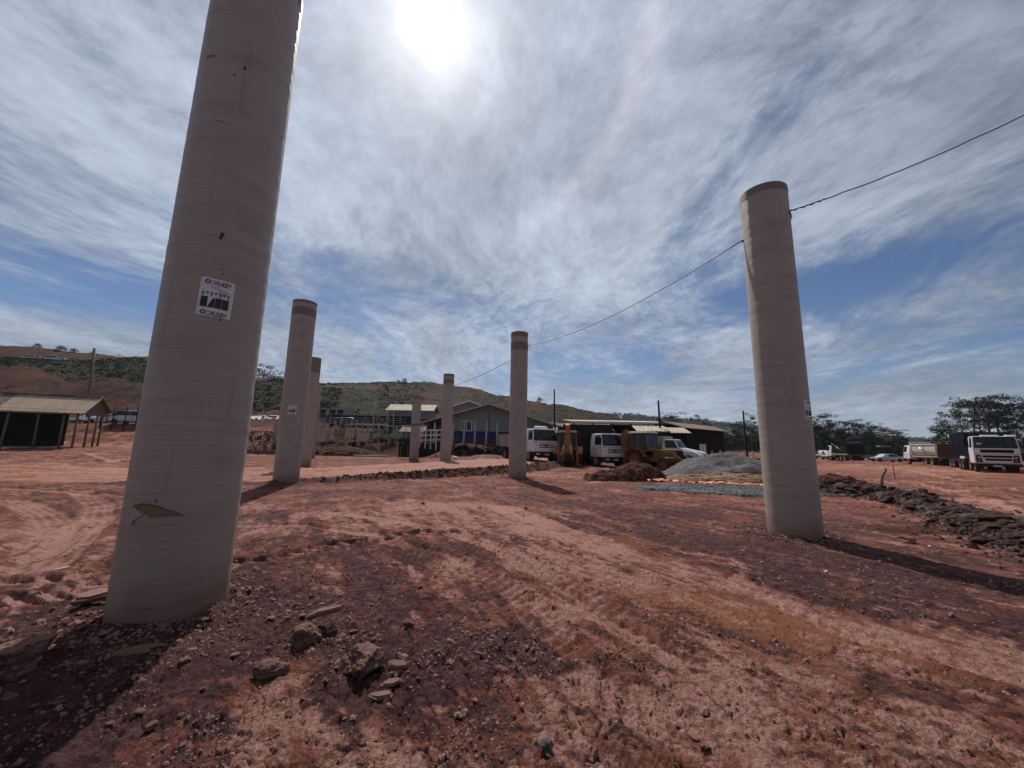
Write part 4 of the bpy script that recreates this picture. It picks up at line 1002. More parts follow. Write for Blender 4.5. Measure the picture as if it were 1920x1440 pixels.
def car(label, loc, rz, M_body, kind='sedan', s=1.0):
    t = thing('parked_car', label, 'car', loc, rz, 'cars parked round the site')
    if kind == 'sedan': prof = [(0, .35), (.02, .62), (.25, .74), (1.05, .90), (1.75, 1.38), (2.1, 1.45), (2.9, 1.42), (3.6, 1.02), (4.25, .98), (4.4, .70), (4.38, .35)]
    elif kind == 'hatch': prof = [(0, .35), (.02, .65), (.2, .80), (.95, .95), (1.6, 1.42), (2.0, 1.50), (3.2, 1.47), (3.75, 1.05), (3.85, .70), (3.82, .35)]
    else: prof = [(0, .40), (.02, .75), (.15, .95), (.95, 1.08), (1.45, 1.68), (1.9, 1.76), (4.2, 1.74), (4.5, 1.1), (4.55, .7), (4.52, .40)]
    L = prof[-1][0]; n = len(prof); m = MB()
    top = max(z for _, z in prof); vs = []
    for x in (-.86, .86):
        for y, z in prof:
            k = 1 - .16 * max(0, (z - .95) / (top - .95)); vs.append((x * k, y, z))
    m.add(vs, [tuple(range(n))[::-1], tuple(range(n, 2 * n))] + [(i, i + 1, i + 1 + n, i + n) for i in range(n - 1)] + [(n - 1, 0, n, 2 * n - 1)])
    m.build('body', M_body, t, bevel=.05)
    zz = [p for p in prof if p[1] > .93]; a, b = zz[0], zz[1]; e = [p for p in zz if p[1] > top - .1][-1]; c = zz[zz.index(e) + 1] if zz.index(e) + 1 < len(zz) else prof[-3]
    def xw(z): return .86 * (1 - .16 * max(0, (z - .95) / (top - .95)))
    MB().slab([(-xw(a[1]) * .9, a[0], a[1]), (xw(a[1]) * .9, a[0], a[1]), (xw(b[1]) * .88, b[0], b[1] - .02), (-xw(b[1]) * .88, b[0], b[1] - .02)], .02).build('windscreen', M_GLASS, t)
    MB().slab([(xw(c[1]) * .88, c[0], c[1] + .02), (-xw(c[1]) * .88, c[0], c[1] + .02), (-xw(e[1]) * .86, e[0], e[1] - .03), (xw(e[1]) * .86, e[0], e[1] - .03)], .02).build('rear_window', M_GLASS, t)
    for s_ in (-1, 1):
        for (ya, yb_) in ((.30, .98), (1.04, 1.0)):
            pass
        y0, y1 = a[0] + .30, c[0] - .22; ym = (y0 + y1) / 2; zt = top - .13; zb_ = .98 if kind != 'suv' else 1.12
        for (q0, q1, t0, t1) in ((y0, ym - .03, b[0] + .05, ym - .03), (ym + .03, y1, ym + .03, e[0])):
            quad = [(s_ * xw(zb_), q0, zb_), (s_ * xw(zb_), q1, zb_), (s_ * xw(zt), t1, zt), (s_ * xw(zt), t0, zt)]
            if s_ < 0: quad = [quad[1], quad[0], quad[3], quad[2]]
            MB().slab(quad, .012).build('side_window', M_GLASS, t)
        MB().box((s_ * .60, .03, .68), (.36, .10, .14)).build('headlight', M_LAMP, t)
        MB().box((s_ * .66, L - .02, .78), (.28, .08, .14)).build('tail_lamp', M_RED, t)
        for y in (.78, L - .82): wheel(t, s_ * .78, y, .31, .2, s_)
        ar = MB()
        for y in (.78, L - .82):
            pts = [(s_ * .865, y + .37 * math.cos(q), .31 + .37 * math.sin(q)) for q in np.linspace(0, math.pi, 9)]
            ar.add([(s_ * .868, y, .31)] + pts, [(0, i, i + 1) if s_ > 0 else (0, i + 1, i) for i in range(1, 9)])
        ar2 = ar.build('wheel_arch', M_BLACKPL, t, fix=False)
    MB().box((0, .0, .45), (1.6, .08, .14)).build('bumper_intake', M_BLACKPL, t)
    t.scale = (s, s, s); return t

def ground_at(p): return Vector((p.x, p.y, gz(p.x, p.y)))
def face(dx, dy): return math.atan2(dx, -dy)   # heading (dx,dy) -> rotation for a thing whose front is -Y
def spot(px, py, Y): p = AT(px, py, Y); return Vector((p.x, p.y, gz(p.x, p.y) - .02))

# --- first white truck behind the middle pipe
def front_truck(label, px, Y, rz, body, sc=1.0, spoiler=True):
    t = thing('tipper_truck', label, 'truck', spot(px, 860, Y), rz, 'trucks parked on the yard')
    flat_cab(t, M_WHITE, spoiler); chassis(t, 6.6); axle(t, 1.0, dual=False); axle(t, 4.6); axle(t, 5.9)
    body(t); t.scale = (sc,) * 3; return t
t1 = front_truck('white flat fronted tipper truck with roof deflector, parked right of the middle pipe', 1024, 31.5, R(24), lambda t: box_body(t, 2.3, 4.9, 1.15, 1.05, M_TIPLIGHT, 9))
t2 = front_truck('white flat fronted truck with a high black tipper body, right of the raised orange boom', 1153, 31.0, R(22), lambda t: box_body(t, 1.95, 5.0, 1.2, 2.15, M_TIPDARK, 7, 2.55), spoiler=False)

# --- bonneted truck
def bonnet_truck():
    t = thing('bonneted_truck', 'white bonneted tipper truck with big round wheel arches behind the grey gravel heap', 'truck', spot(1327, 862, 30.5), R(48), 'trucks parked on the yard')
    # cab
    W = 1.0
    P = [(-W, 1.75, .85), (W, 1.75, .85), (W, 3.25, .85), (-W, 3.25, .85), (-W, 1.75, 1.62), (W, 1.75, 1.62), (W, 3.25, 1.62), (-W, 3.25, 1.62), (-.84, 2.25, 2.38), (.84, 2.25, 2.38), (.86, 3.2, 2.38), (-.86, 3.2, 2.38)]
    m = MB(); m.v = P; m.f = [list(f) for f in [(0, 1, 5, 4), (1, 2, 6, 5), (2, 3, 7, 6), (3, 0, 4, 7), (4, 5, 9, 8), (5, 6, 10, 9), (6, 7, 11, 10), (7, 4, 8, 11), (3, 2, 1, 0), (8, 9, 10, 11)]]; m.mi = [0] * 10; m.sm = [False] * 10
    m.build('cab', M_WHITE, t, bevel=.07)
    MB().slab(fq(P[4], P[5], P[9], P[8], .05, .95, .05, .90), .012).build('windscreen', M_GLASS2, t)
    for s, q in ((-1, (P[7], P[4], P[8], P[11])), (1, (P[5], P[6], P[10], P[9]))):
        MB().slab(fq(*q, *((.25, .92) if s < 0 else (.08, .75)), .08, .86), .012).build('side_window', M_GLASS, t)
        ql = (P[3], P[0], P[4], P[7]) if s < 0 else (P[1], P[2], P[6], P[5])
        d = MB(); d.slab(fq(*ql, .10, .115, .05, 1), .004); d.slab(fq(*ql, .88, .895, .05, 1), .004); d.build('door_gap', M_BLACKPL, t)
        MB().slab(fq(*ql, .42, .60, .30, .62), .006).build('door_crest', M_BLUECAR, t)
        mr = MB(); mr.tube([(s * W, 1.8, 2.1), (s * (W + .25), 1.65, 2.1), (s * (W + .25), 1.65, 1.7), (s * W, 1.8, 1.6)], .014, 5); mr.box((s * (W + .25), 1.64, 1.92), (.18, .06, .32)); mr.build('mirror', M_BLACKPL, t)
        # swelling front wing
        wg = MB(); prof = [(1.95, .80), (1.85, 1.10), (1.60, 1.36), (1.2, 1.46), (.75, 1.42), (.35, 1.25), (.12, 1.02), (.08, .72)]
        inn = [(1.62, .80), (1.55, .98), (1.40, 1.10), (1.2, 1.14), (.95, 1.12), (.70, 1.02), (.58, .88), (.55, .72)]
        pp = prof + inn[::-1]; n = len(pp); vs = [(s * 1.18, y, z) for y, z in pp] + [(s * .70, y, z) for y, z in pp]
        half = len(prof); fs = []
        for i in range(half - 1):
            j = n - 1 - i; fs += [(i, i + 1, j - 1, j), (i + n, j + n, j - 1 + n, i + 1 + n), (i, i + n, i + 1 + n, i + 1), (j, j - 1, j - 1 + n, j + n)]
        fs += [(0, n - 1, 2 * n - 1, n), (half - 1, half - 1 + n, half + n, half)]
        wg.add(vs, fs); wg.build('front_wing', M_WHITE, t, bevel=.04)
        hl = MB(); hl.slab([(s * 1.12, .20, .92), (s * .72, .04, .92), (s * .72, .06, 1.10), (s * 1.10, .30, 1.14)][::1 if s < 0 else -1], .03); hl.build('headlight', M_RED if False else M_LAMP, t)
        MB().box((s * 1.0, .22, .99), (.16, .08, .10)).build('indicator', M_RED, t)
    b = MB(); b.hexa([(-.72, .05, .80), (.72, .05, .80), (.88, 1.85, .80), (-.88, 1.85, .80), (-.55, .18, 1.36), (.55, .18, 1.36), (.80, 1.85, 1.70), (-.80, 1.85, 1.70)]); b.build('bonnet', M_WHITE, t, bevel=.10)
    MB().box((0, .03, 1.04), (1.06, .08, .24)).build('grille', M_BLACKPL, t)
    MB().box((0, -.02, .70), (2.3, .22, .26)).build('bumper', M_WHITE2, t, bevel=.05)
    MB().box((0, -.14, .58), (1.2, .05, .08)).build('bumper_slot', M_BLACKPL, t)
    MB().box((0, -.08, .84), (1.9, .05, .05)).build('red_stripe', M_RED, t)
    chassis(t, 6.0, 1.6); axle(t, 1.15, dual=False); axle(t, 5.4); axle(t, 6.6)
    box_body(t, 3.6, 3.9, 1.15, 1.35, M_TIPBROWN, 6)
    h = MB(); h.hexa([(-1.2, 3.55, 1.3), (1.2, 3.55, 1.3), (1.2, 3.62, 1.3), (-1.2, 3.62, 1.3), (-1.2, 3.0, 2.62), (1.2, 3.0, 2.62), (1.2, 3.9, 2.66), (-1.2, 3.9, 2.66)]); h.build('headboard', M_TIPLIGHT, t)
    st = MB(); st.box((1.05, 2.5, .72), (.4, 1.5, .10)); st.box((1.1, 2.5, .45), (.3, 1.3, .06)); st.build('running_board', M_TIPBROWN, t)
    return t
bonnet_truck()

# --- backhoe loaders
def backhoe(label, loc, rz, My, boom_up=False, sc=1.0):
    t = thing('backhoe_loader', label, 'digger', loc, rz, 'digger loaders among the trucks')
    # front is -Y
    c = MB(); c.box((0, 1.1, 1.22), (.82, 1.9, .62)); c.build('bonnet', My, t, bevel=.08)
    MB().box((0, .12, 1.18), (.74, .10, .5)).build('radiator', M_BLACKPL, t)
    MB().box((0, 2.2, .78), (.75, 4.2, .34)).build('frame', My, t)
    for s in (-1, 1):
        wheel(t, s * .92, .85, .46, .34, s, M_RIMY); wheel(t, s * .92, 3.15, .72, .46, s, M_RIMY)
        fd = MB(); pts = [(s * .92, 3.15 + .86 * math.cos(a), .72 + .86 * math.sin(a)) for a in np.linspace(.35, math.pi - .25, 9)]
        vs = []
        for p in pts: vs += [(p[0] - .26, p[1], p[2]), (p[0] + .26, p[1], p[2])]
        fd.add(vs, [(2 * i, 2 * i + 1, 2 * i + 3, 2 * i + 2) for i in range(8)]); fd.build('fender', My, t, fix=False)
    fl = MB(); fl.box((0, 2.95, 1.42), (1.5, 1.5, .12)); fl.build('cab_floor', My, t)
    for s in (-1, 1):
        for y, y2 in ((2.15, 2.35), (3.05, 3.05), (3.75, 3.65)):
            MB().tube([(s * .72, y, 1.42), (s * .66, y2, 2.72)], .05, 4, smooth=False).build('cab_post', My, t)
        MB().slab([(s * .71, 2.22, 1.55), (s * .71, 3.0, 1.55), (s * .66, 3.0, 2.62), (s * .66, 2.40, 2.62)][::-1 if s < 0 else 1], .01).build('cab_glass', M_GLASS2, t)
        MB().slab([(s * .71, 3.1, 1.55), (s * .71, 3.72, 1.55), (s * .66, 3.62, 2.62), (s * .66, 3.1, 2.62)][::-1 if s < 0 else 1], .01).build('cab_glass', M_GLASS2, t)
    MB().slab([(-.70, 2.16, 1.65), (.70, 2.16, 1.65), (.64, 2.36, 2.62), (-.64, 2.36, 2.62)], .01).build('windscreen', M_GLASS2, t)
    MB().slab([(.70, 3.76, 1.5), (-.70, 3.76, 1.5), (-.64, 3.66, 2.62), (.64, 3.66, 2.62)], .01).build('rear_window', M_GLASS2, t)
    r_ = MB(); r_.hexa([(-.80, 2.15, 2.70), (.80, 2.15, 2.70), (.80, 3.85, 2.70), (-.80, 3.85, 2.70), (-.70, 2.3, 2.86), (.70, 2.3, 2.86), (.70, 3.75, 2.86), (-.70, 3.75, 2.86)]); r_.build('cab_roof', M_TIPLIGHT, t, bevel=.03)
    sr = MB(); sr.box((0, 3.0, 1.75), (.5, .5, .14)); sr.box((0, 3.25, 2.05), (.48, .12, .6)); sr.build('seat', M_BLACKPL, t)
    for s in (-1, 1):                           # loader arms
        a = MB(); a.prism([(1.9, 1.45), (1.9, 1.65), (.3, 1.30), (-.75, .55), (-.80, .35), (-.6, .35), (.3, 1.05)], s * .58 - .06, s * .58 + .06); a.build('loader_arm', My, t)
        MB().cyl((s * .58, 1.4, .9), (s * .58, .2, .95), .05, 8).build('ram', M_CHROME, t)
    bk = MB(); prof = [(-.75, .95), (-.70, .25), (-1.05, .08), (-1.55, .06), (-1.52, .10), (-1.05, .14), (-.80, .30), (-.80, .93)]
    bk.prism(prof, -1.1, 1.1)
    for s in (-1.1, 1.08): bk.prism([(-.75, .95), (-.70, .25), (-1.05, .08), (-1.55, .06), (-1.0, .8)], s, s + .02)
    bk.build('front_bucket', M_TIPDARK, t)
    for k in range(7): MB().box((-.96 + .32 * k, -1.58, .08), (.07, .14, .04)).build('bucket_tooth', M_TIPDARK, t)
    # rear digging arm
    sw = MB(); sw.box((0, 4.2, .95), (.5, .4, .9)); sw.build('swing_frame', My, t)
    for s in (-1, 1):
        lg = MB(); lg.box((s * .75, 4.25, .95), (.16, .18, 1.5)); lg.box((s * .85, 4.25, .16), (.42, .4, .08)); lg.build('stabiliser_leg', My, t)
    if boom_up:
        bm = MB(); bm.prism([(4.15, .8), (4.35, .8), (4.75, 1.9), (4.60, 3.25), (4.35, 3.45), (4.18, 3.3), (4.38, 1.95)], -.19, .19); bo = bm.build('boom', My, t, bevel=.02)
        dp = MB(); dp.prism([(4.55, 3.35), (4.85, 3.25), (5.05, 2.2), (5.0, 1.1), (4.86, 1.05), (4.82, 2.1)], -.14, .14); dp.build('dipper', My, t, bevel=.02)
        for x in (-.42, .34):
            ar = MB(); ar.hexa([(x, 5.0, .55), (x + .10, 5.0, .55), (x + .10, 5.15, .55), (x, 5.15, .55), (x * .35 - .02, 4.9, 2.5), (x * .35 + .10, 4.9, 2.5), (x * .35 + .10, 5.05, 2.5), (x * .35 - .02, 5.05, 2.5)]); ar.build('side_link', My, t)
        bb = MB(); bb.prism([(4.75, .95), (5.15, 1.0), (5.35, .6), (5.1, .25), (4.8, .30), (5.05, .45), (5.1, .65), (4.95, .85)], -.30, .30); bb.build('digging_bucket', M_TIPDARK, t)
        MB().cyl((.46, 5.1, .75), (.32, 5.02, 1.6), .035, 8).build('ram', M_CHROME, t)
        vs, fs = text_polys('CASE', .26, 0, 0, 0, 1, .01)
        tx = MB(); tx.add([(-.145 - v_[1] * .0 , 5.02 - 0 * v_[0], 0) for v_ in vs], []); tx = MB()
        tx.add([(-.27 + (v_[0] + .45) * .10 - v_[1] * .95, 5.165 - (v_[0] + .45) * .09, 1.35 + v_[0]) for v_ in vs], fs); tx.build('lettering', M_PAPER, t, fix=False)
    else:
        bm = MB(); bm.prism([(4.2, .8), (4.45, .8), (5.0, 1.6), (4.7, 2.9), (4.45, 3.0), (4.35, 2.8), (4.62, 1.7)], -.17, .17); bm.build('boom', My, t)
        dp = MB(); dp.prism([(4.5, 3.05), (4.8, 2.95), (5.35, 1.4), (5.25, .7), (5.1, .7), (5.1, 1.4)], -.13, .13); dp.build('dipper', My, t)
        bb = MB(); bb.prism([(5.0, .85), (5.4, .85), (5.6, .5), (5.3, .2), (5.0, .25)], -.28, .28); bb.build('digging_bucket', M_TIPDARK, t)
    t.scale = (sc,) * 3; return t
p = spot(1076, 862, 30.0)
backhoe('orange backhoe loader with its digging arm folded upright between the two flat fronted white trucks', p + Vector((.25, 5.0, 0)) , R(172), M_ORG, True, 1.0)
backhoe('yellow backhoe loader seen side on between the black tipper and the bonneted truck', spot(1279, 866, 27.5) , R(38), M_YEL, False, 1.0)

# --- the two tipper trucks seen from behind and the big truck at the right
def rear_truck(label, px, Y, rz, Mb, Mt, sc=1.0, six=True, sl='round'):
    t = thing('tipper_truck', label, 'truck', spot(px, 866, Y), rz, 'trucks parked on the yard')
    flat_cab(t, M_WHITE, False, H=1.02); chassis(t, 7.4); axle(t, 1.0, dual=False); axle(t, 5.2); axle(t, 6.55)
    (round_body if sl == 'round' else lambda *a: box_body(*a[:6], 6))(t, 2.4, 5.6, 1.25, 1.55, Mb, Mt); t.scale = (sc,) * 3; return t
def rear_at(label, px, Y, hd, Mb, Mt, sl):
    t = rear_truck(label, px, Y, face(*hd), Mb, Mt, 1.0, sl=sl); p = t.location + Vector((hd[0], hd[1], 0)).normalized() * 8.1; t.location = (p.x, p.y, gz(t.location.x, t.location.y)); return t
rear_at('white sided round bodied tipper seen from behind with a dusty brown tailgate', 1783, 50, (.38, .925), M_WHITE2, M_TIPBROWN, 'round')
rear_at('black bodied tipper truck with a small white cab, seen from behind near the trees', 1607, 66, (.34, .94), M_TIPDARK, M_TIPDARK, 'round')
t = thing('tipper_truck', 'big white truck with dark windscreen and blue edged tipper, front on at the right edge', 'truck', spot(1874, 880, 35.0), R(-42), 'trucks parked on the yard')
modern_cab(t); chassis(t, 8); axle(t, 1.05, .52, False); axle(t, 2.9, .52, False); axle(t, 6.2, .52); axle(t, 7.6, .52)
M_BLUETIP = dirty('blue_black_tipper', (.008, .013, .028), .6, (.12, .08, .06), .4, 1.5)
box_body(t, 2.3, 6.2, 1.3, 2.10, M_BLUETIP, 7, 2.6)
t.scale = (1.1,) * 3
p = spot(1842, 872, 42); t = thing('cement_mixer', 'pale drum truck mostly hidden behind the big white truck, only its drum and wheel showing', 'mixer truck', p, R(-38), 'trucks parked on the yard')
flat_cab(t, M_WHITE, False); chassis(t, 7); axle(t, 1.0, dual=False); axle(t, 5.0); axle(t, 6.3)
d = MB(); d.tube([(0, 2.3, 1.9), (0, 2.7, 1.95), (0, 4.2, 2.25), (0, 5.6, 2.6), (0, 6.9, 3.0)], [.5, .85, 1.05, .85, .4], 20); d.build('drum', M_WHITE2, t)
MB().tube([(0, 6.9, 3.2), (0, 7.5, 2.6), (.2, 7.8, 1.6)], .25, 8).build('chute', M_TIPBROWN, t)

# --- tractor behind the silver car
t = thing('tractor', 'dark tractor with red rear wheel between the silver car and round tipper', 'tractor', spot(1688, 860, 74), R(70))
for s in (-1, 1):
    wheel(t, s * .8, 2.6, .78, .42, s, M_RED); wheel(t, s * .7, .5, .45, .3, s, M_RED)
    for y in (1.7, 3.0): MB().tube([(s * .6, y, 1.4), (s * .6, y, 2.7)], .05, 4).build('cab_post', M_BLACKPL, t)
    MB().box((s * .8, 2.6, 1.62), (.4, 1.3, .08)).build('fender', M_TIPDARK, t)
MB().box((0, .9, 1.2), (.7, 1.9, .7)).build('bonnet', M_TIPDARK, t, bevel=.06); MB().box((0, 2.3, 1.1), (.8, 1.5, .7)).build('frame', M_TIPDARK, t)
MB().box((0, 2.35, 2.75), (1.5, 1.7, .12)).build('cab_roof', M_TIPLIGHT, t, bevel=.03); MB().box((0, 2.7, 1.6), (.5, .5, .6)).build('seat', M_BLACKPL, t)

# --- cars
car('silver saloon car seen side on between the black tipper truck and the tractor', spot(1633, 858, 66), face(-.97, .22), M_SILVER, 'sedan')
car('white pickup like car half hidden behind the black tipper truck cab', spot(1549, 855, 74), face(-.8, -.5), M_WHITE, 'suv')
car('dull beige van at the far edge of the yard just right of the leaning pipe', spot(1531, 855, 80), face(-.9, -.2), M_TIPLIGHT, 'suv')
LC = [  # row of cars on the left terrace: label, px, Y, heading, mat, kind
    ('silver people carrier facing left on the terrace beside the nearest pipe', 213, 47.5, (-1, -.1), M_SILVER, 'suv'),
    ('pale red hatchback on the terrace behind the silver people carrier', 192, 52, (-1, -.3), M_REDCAR, 'hatch'),
    ('white car behind the silver people carrier, touching the nearest pipe in view', 240, 53, (-1, .0), M_WHITE, 'suv'),
    ('white car seen through the open side of the shed, nearest its corner post', 150, 50, (-.6, -1), M_WHITE, 'sedan'),
    ('pale car seen through the shed beneath its roof, farther left', 126, 51, (-.6, -1), M_SILVER, 'sedan')]
for la, px, Y, hd, m_, k_ in LC: car(la, spot(px, 790, Y), face(*hd), m_, k_)
MC = [('white saloon car at the left end of the parked row between the first two pipes', 474, 69, (.35, -1), M_WHITE, 'sedan'),
      ('silver hatchback second in the parked row between the first two pipes', 484, 72, (.35, -1), M_SILVER, 'hatch'),
      ('black car third in the parked row between the first two pipes', 494, 74, (.35, -1), M_DARKCAR, 'sedan'),
      ('white hatchback near the right end of the parked row, next to the second pipe', 508, 74, (.35, -1), M_WHITE, 'hatch'),
      ('dark blue car touching the second pipe at the end of the row', 520, 76, (.35, -1), M_BLUECAR, 'sedan'),
      ('black rounded car behind the white fence posts right of the thin pipe', 606, 71, (-1, -.12), M_DARKCAR, 'hatch'),
      ('pink red van behind the black rounded car', 600, 78, (-1, -.3), M_REDCAR, 'suv'),
      ('white van on the left hill shelf, under the skyline at the far left', 18, 124, (-1, 0), M_WHITE, 'suv'),
      ('grey van on the left hill shelf beside the white one', 60, 124, (-1, 0), M_SILVER, 'suv'),
      ('small white car on the left hill shelf, lowest of the three there', 75, 122, (-1, -.4), M_WHITE, 'sedan'),
      ('white pickup on the ledge above the first white truck', 1005, 74, (-1, -.3), M_WHITE, 'suv')]
for la, px, Y, hd, m_, k_ in MC: car(la, spot(px, 790, Y), face(*hd), m_, k_)
# ------------------------------------------------------------------ buildings, fences, poles, heaps
def plank_fn(N, b):
    co = N.co(); n = N.noise(N.v('MULTIPLY', co, (6, 6, .8)), 3, 5, .65); r_ = N.rand()
    c = N.mix(n, (.07, .045, .034), (.24, .175, .135)); c = N.mix(N.m('MULTIPLY', r_, .5), c, (.10, .06, .045))
    N.put(b.inputs['Base Color'], c); N.put(b.inputs['Normal'], N.bump(n, .5, .01))
M_WOOD = mat('weathered_wood', (.2, .14, .1), .85, spec=.1, fn=plank_fn)
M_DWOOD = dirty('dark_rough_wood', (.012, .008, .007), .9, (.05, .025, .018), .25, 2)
def roof_fn(c1, c2):
    def fn(N, b):
        co = N.co(); r_ = N.rand(); n = N.noise(co, .8, 6, .65); n2 = N.noise(co, 7, 4, .6)
        c = N.mix(N.rng(r_, .20, .24), c2, c1); c = N.mix(N.rng(n, .35, .75, 0, .6), c, tuple(k * .55 for k in c1)); c = N.mix(N.rng(n2, .4, .8, 0, .35), c, (.36, .31, .25))
        N.put(b.inputs['Base Color'], c)
    return fn
M_ROOF = mat('fibre_cement_sheet', (.36, .32, .26), .8, spec=.15, fn=roof_fn((.30, .225, .165), (.075, .058, .048)))
M_ROOF2 = mat('pale_roof_sheet', (.5, .45, .35), .8, spec=.15, fn=roof_fn((.42, .37, .28), (.34, .30, .24)))
M_ROOF3 = mat('brown_roof_sheet', (.2, .14, .11), .85, spec=.15, fn=roof_fn((.20, .145, .12), (.12, .085, .07)))
M_WALLG = dirty('grey_wall_paint', (.20, .205, .205), .8, (.16, .10, .08), .3, 1.2)
M_WALLW = dirty('white_wall_paint', (.34, .34, .33), .8, (.25, .17, .13), .35, 1.2)
M_BLUE = dirty('blue_wall_paint', (.016, .026, .10), .7, (.16, .09, .07), .25, 1.4)
M_BLUEW = dirty('blue_window_frame', (.02, .04, .17), .5, (.16, .09, .07), .2, 1.4)
M_CONC = dirty('bare_concrete', (.26, .24, .22), .9, (.20, .11, .08), .4, 2)
M_CONCP = dirty('pale_concrete_post', (.36, .34, .31), .9, (.22, .13, .10), .35, 4)
M_WHITEW = dirty('white_painted_wood', (.60, .58, .56), .7, (.25, .16, .12), .35, 4)
M_WIRE = mat('fence_wire', (.10, .09, .085), .5, metal=.6)
M_STONE = dirty('stone_wall', (.17, .13, .10), .95, (.10, .06, .045), .5, 2)

def corr(mb, A, B, C, D, n=6, amp=.03):
    "corrugated sheet on quad A B (eave) C D (ridge); waves run up the slope"
    A, B, C, D = [Vector(p) for p in (A, B, C, D)]; nr = (B - A).cross(D - A).normalized(); vs = []
    for i in range(n + 1):
        o = nr * (amp * (1 if i % 2 else -1)); u = i / n
        vs += [A.lerp(B, u) + o, D.lerp(C, u) + o]
    mb.add(vs, [(2 * i, 2 * i + 2, 2 * i + 3, 2 * i + 1) for i in range(n)])
    # underside
    vs = [v_ - nr * .03 for v_ in vs]; mb.add(vs, [(2 * i + 1, 2 * i + 3, 2 * i + 2, 2 * i) for i in range(n)])
def local(t):
    return t

# --- open shed at the left
p0 = spot(140, 842, 36.5); t = thing('open_shed', 'long open sided shed with pale sheet roof and rough posts at the left edge', 'shed', p0, R(25))
z_e, z_r, dep, Ls = 3.75, 4.95, 3.4, 15.0          # eave, ridge, depth, length to the left (-x)
ov = .6
ns = 16
for k in range(ns):
    a, b = ov - (Ls + ov) * k / ns, ov - (Ls + ov) * (k + 1) / ns
    m = MB(); corr(m, (b + .015, -1.0, z_e - .55), (a, -1.0, z_e - .55), (a - 0, dep / 2, z_r), (b + .015, dep / 2, z_r), 8, .022); o = m.build('roof_sheet', M_ROOF, t, fix=False)
    m = MB(); corr(m, (a, dep + .6, z_e - .2), (b + .015, dep + .6, z_e - .2), (b + .015, dep / 2, z_r - .01), (a, dep / 2, z_r - .01), 8, .022); m.build('roof_sheet', M_ROOF, t, fix=False)
m = MB()
for k in range(ns): m.box((ov - (Ls + ov) * (k + .5) / ns, dep / 2, z_r + .05), ((Ls + ov) / ns - .03, .45, .09), rx=0)
m2 = m; 
for k in range(ns): MB().box((ov - (Ls + ov) * (k + .5) / ns, dep / 2, z_r + .05), ((Ls + ov) / ns - .03, .45, .09)).build('ridge_cap', M_ROOF, t)
for x in [0, -.9] + [-1.95 * k - .6 for k in range(1, 7)]:
    j = rnd.uniform(-.06, .06); m = MB(); m.tube([(x + j, -.55, -.5), (x - j, -.5, z_e - .35)], [.10, .08], 8); m.build('post', M_WOOD, t)
for x, y in ((.15, 1.0), (.2, 2.3), (.15, 3.4), (-4.2, 3.4), (-8.4, 3.4)):
    m = MB(); m.tube([(x, y, -.4), (x + .03, y, z_e - .2)], [.10, .07], 8); m.build('post', M_WOOD, t)
for y in (-.5, 3.4): MB().cyl((.6, y, z_e - .32), (-Ls, y, z_e - .32), .09, 7).build('beam', M_WOOD, t)
n = 11
for k in range(n):                                      # boarded gable
    y = -.55 + (dep + .7) * (k + .5) / n; zt = z_r - .12 - abs(y - dep / 2) * (z_r - z_e + .5) / (dep / 2 + .9); w_ = (dep + .7) / n
    if zt > 3.15: MB().box((.30, y, (3.1 + zt) / 2), (.03, w_ - .02, zt - 3.1)).build('gable_board', M_WOOD, t)
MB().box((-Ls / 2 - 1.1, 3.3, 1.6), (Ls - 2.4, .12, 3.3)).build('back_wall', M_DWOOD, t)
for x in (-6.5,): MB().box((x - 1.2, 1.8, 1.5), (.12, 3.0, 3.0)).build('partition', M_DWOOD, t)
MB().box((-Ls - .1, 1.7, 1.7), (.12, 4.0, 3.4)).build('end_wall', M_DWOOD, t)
MB().box((-Ls / 2, -.2, .02), (Ls, .5, .14)).build('floor_curb', M_CONC, t)
for x, c in ((-5.6, M_PAPER), (-3.6, M_WOOD)): 
    pass
q = thing('sack', 'pale sack slumped on the floor inside the dark shed', 'sack', spot(44, 826, 39.0) + Vector((0, 0, .35)))
m = MB(); m.tube([(0, 0, 0), (0, 0, .2), (.02, 0, .45), (.05, 0, .62)], [.20, .25, .20, .05], 10); m.build('cloth', M_PAPER, q)

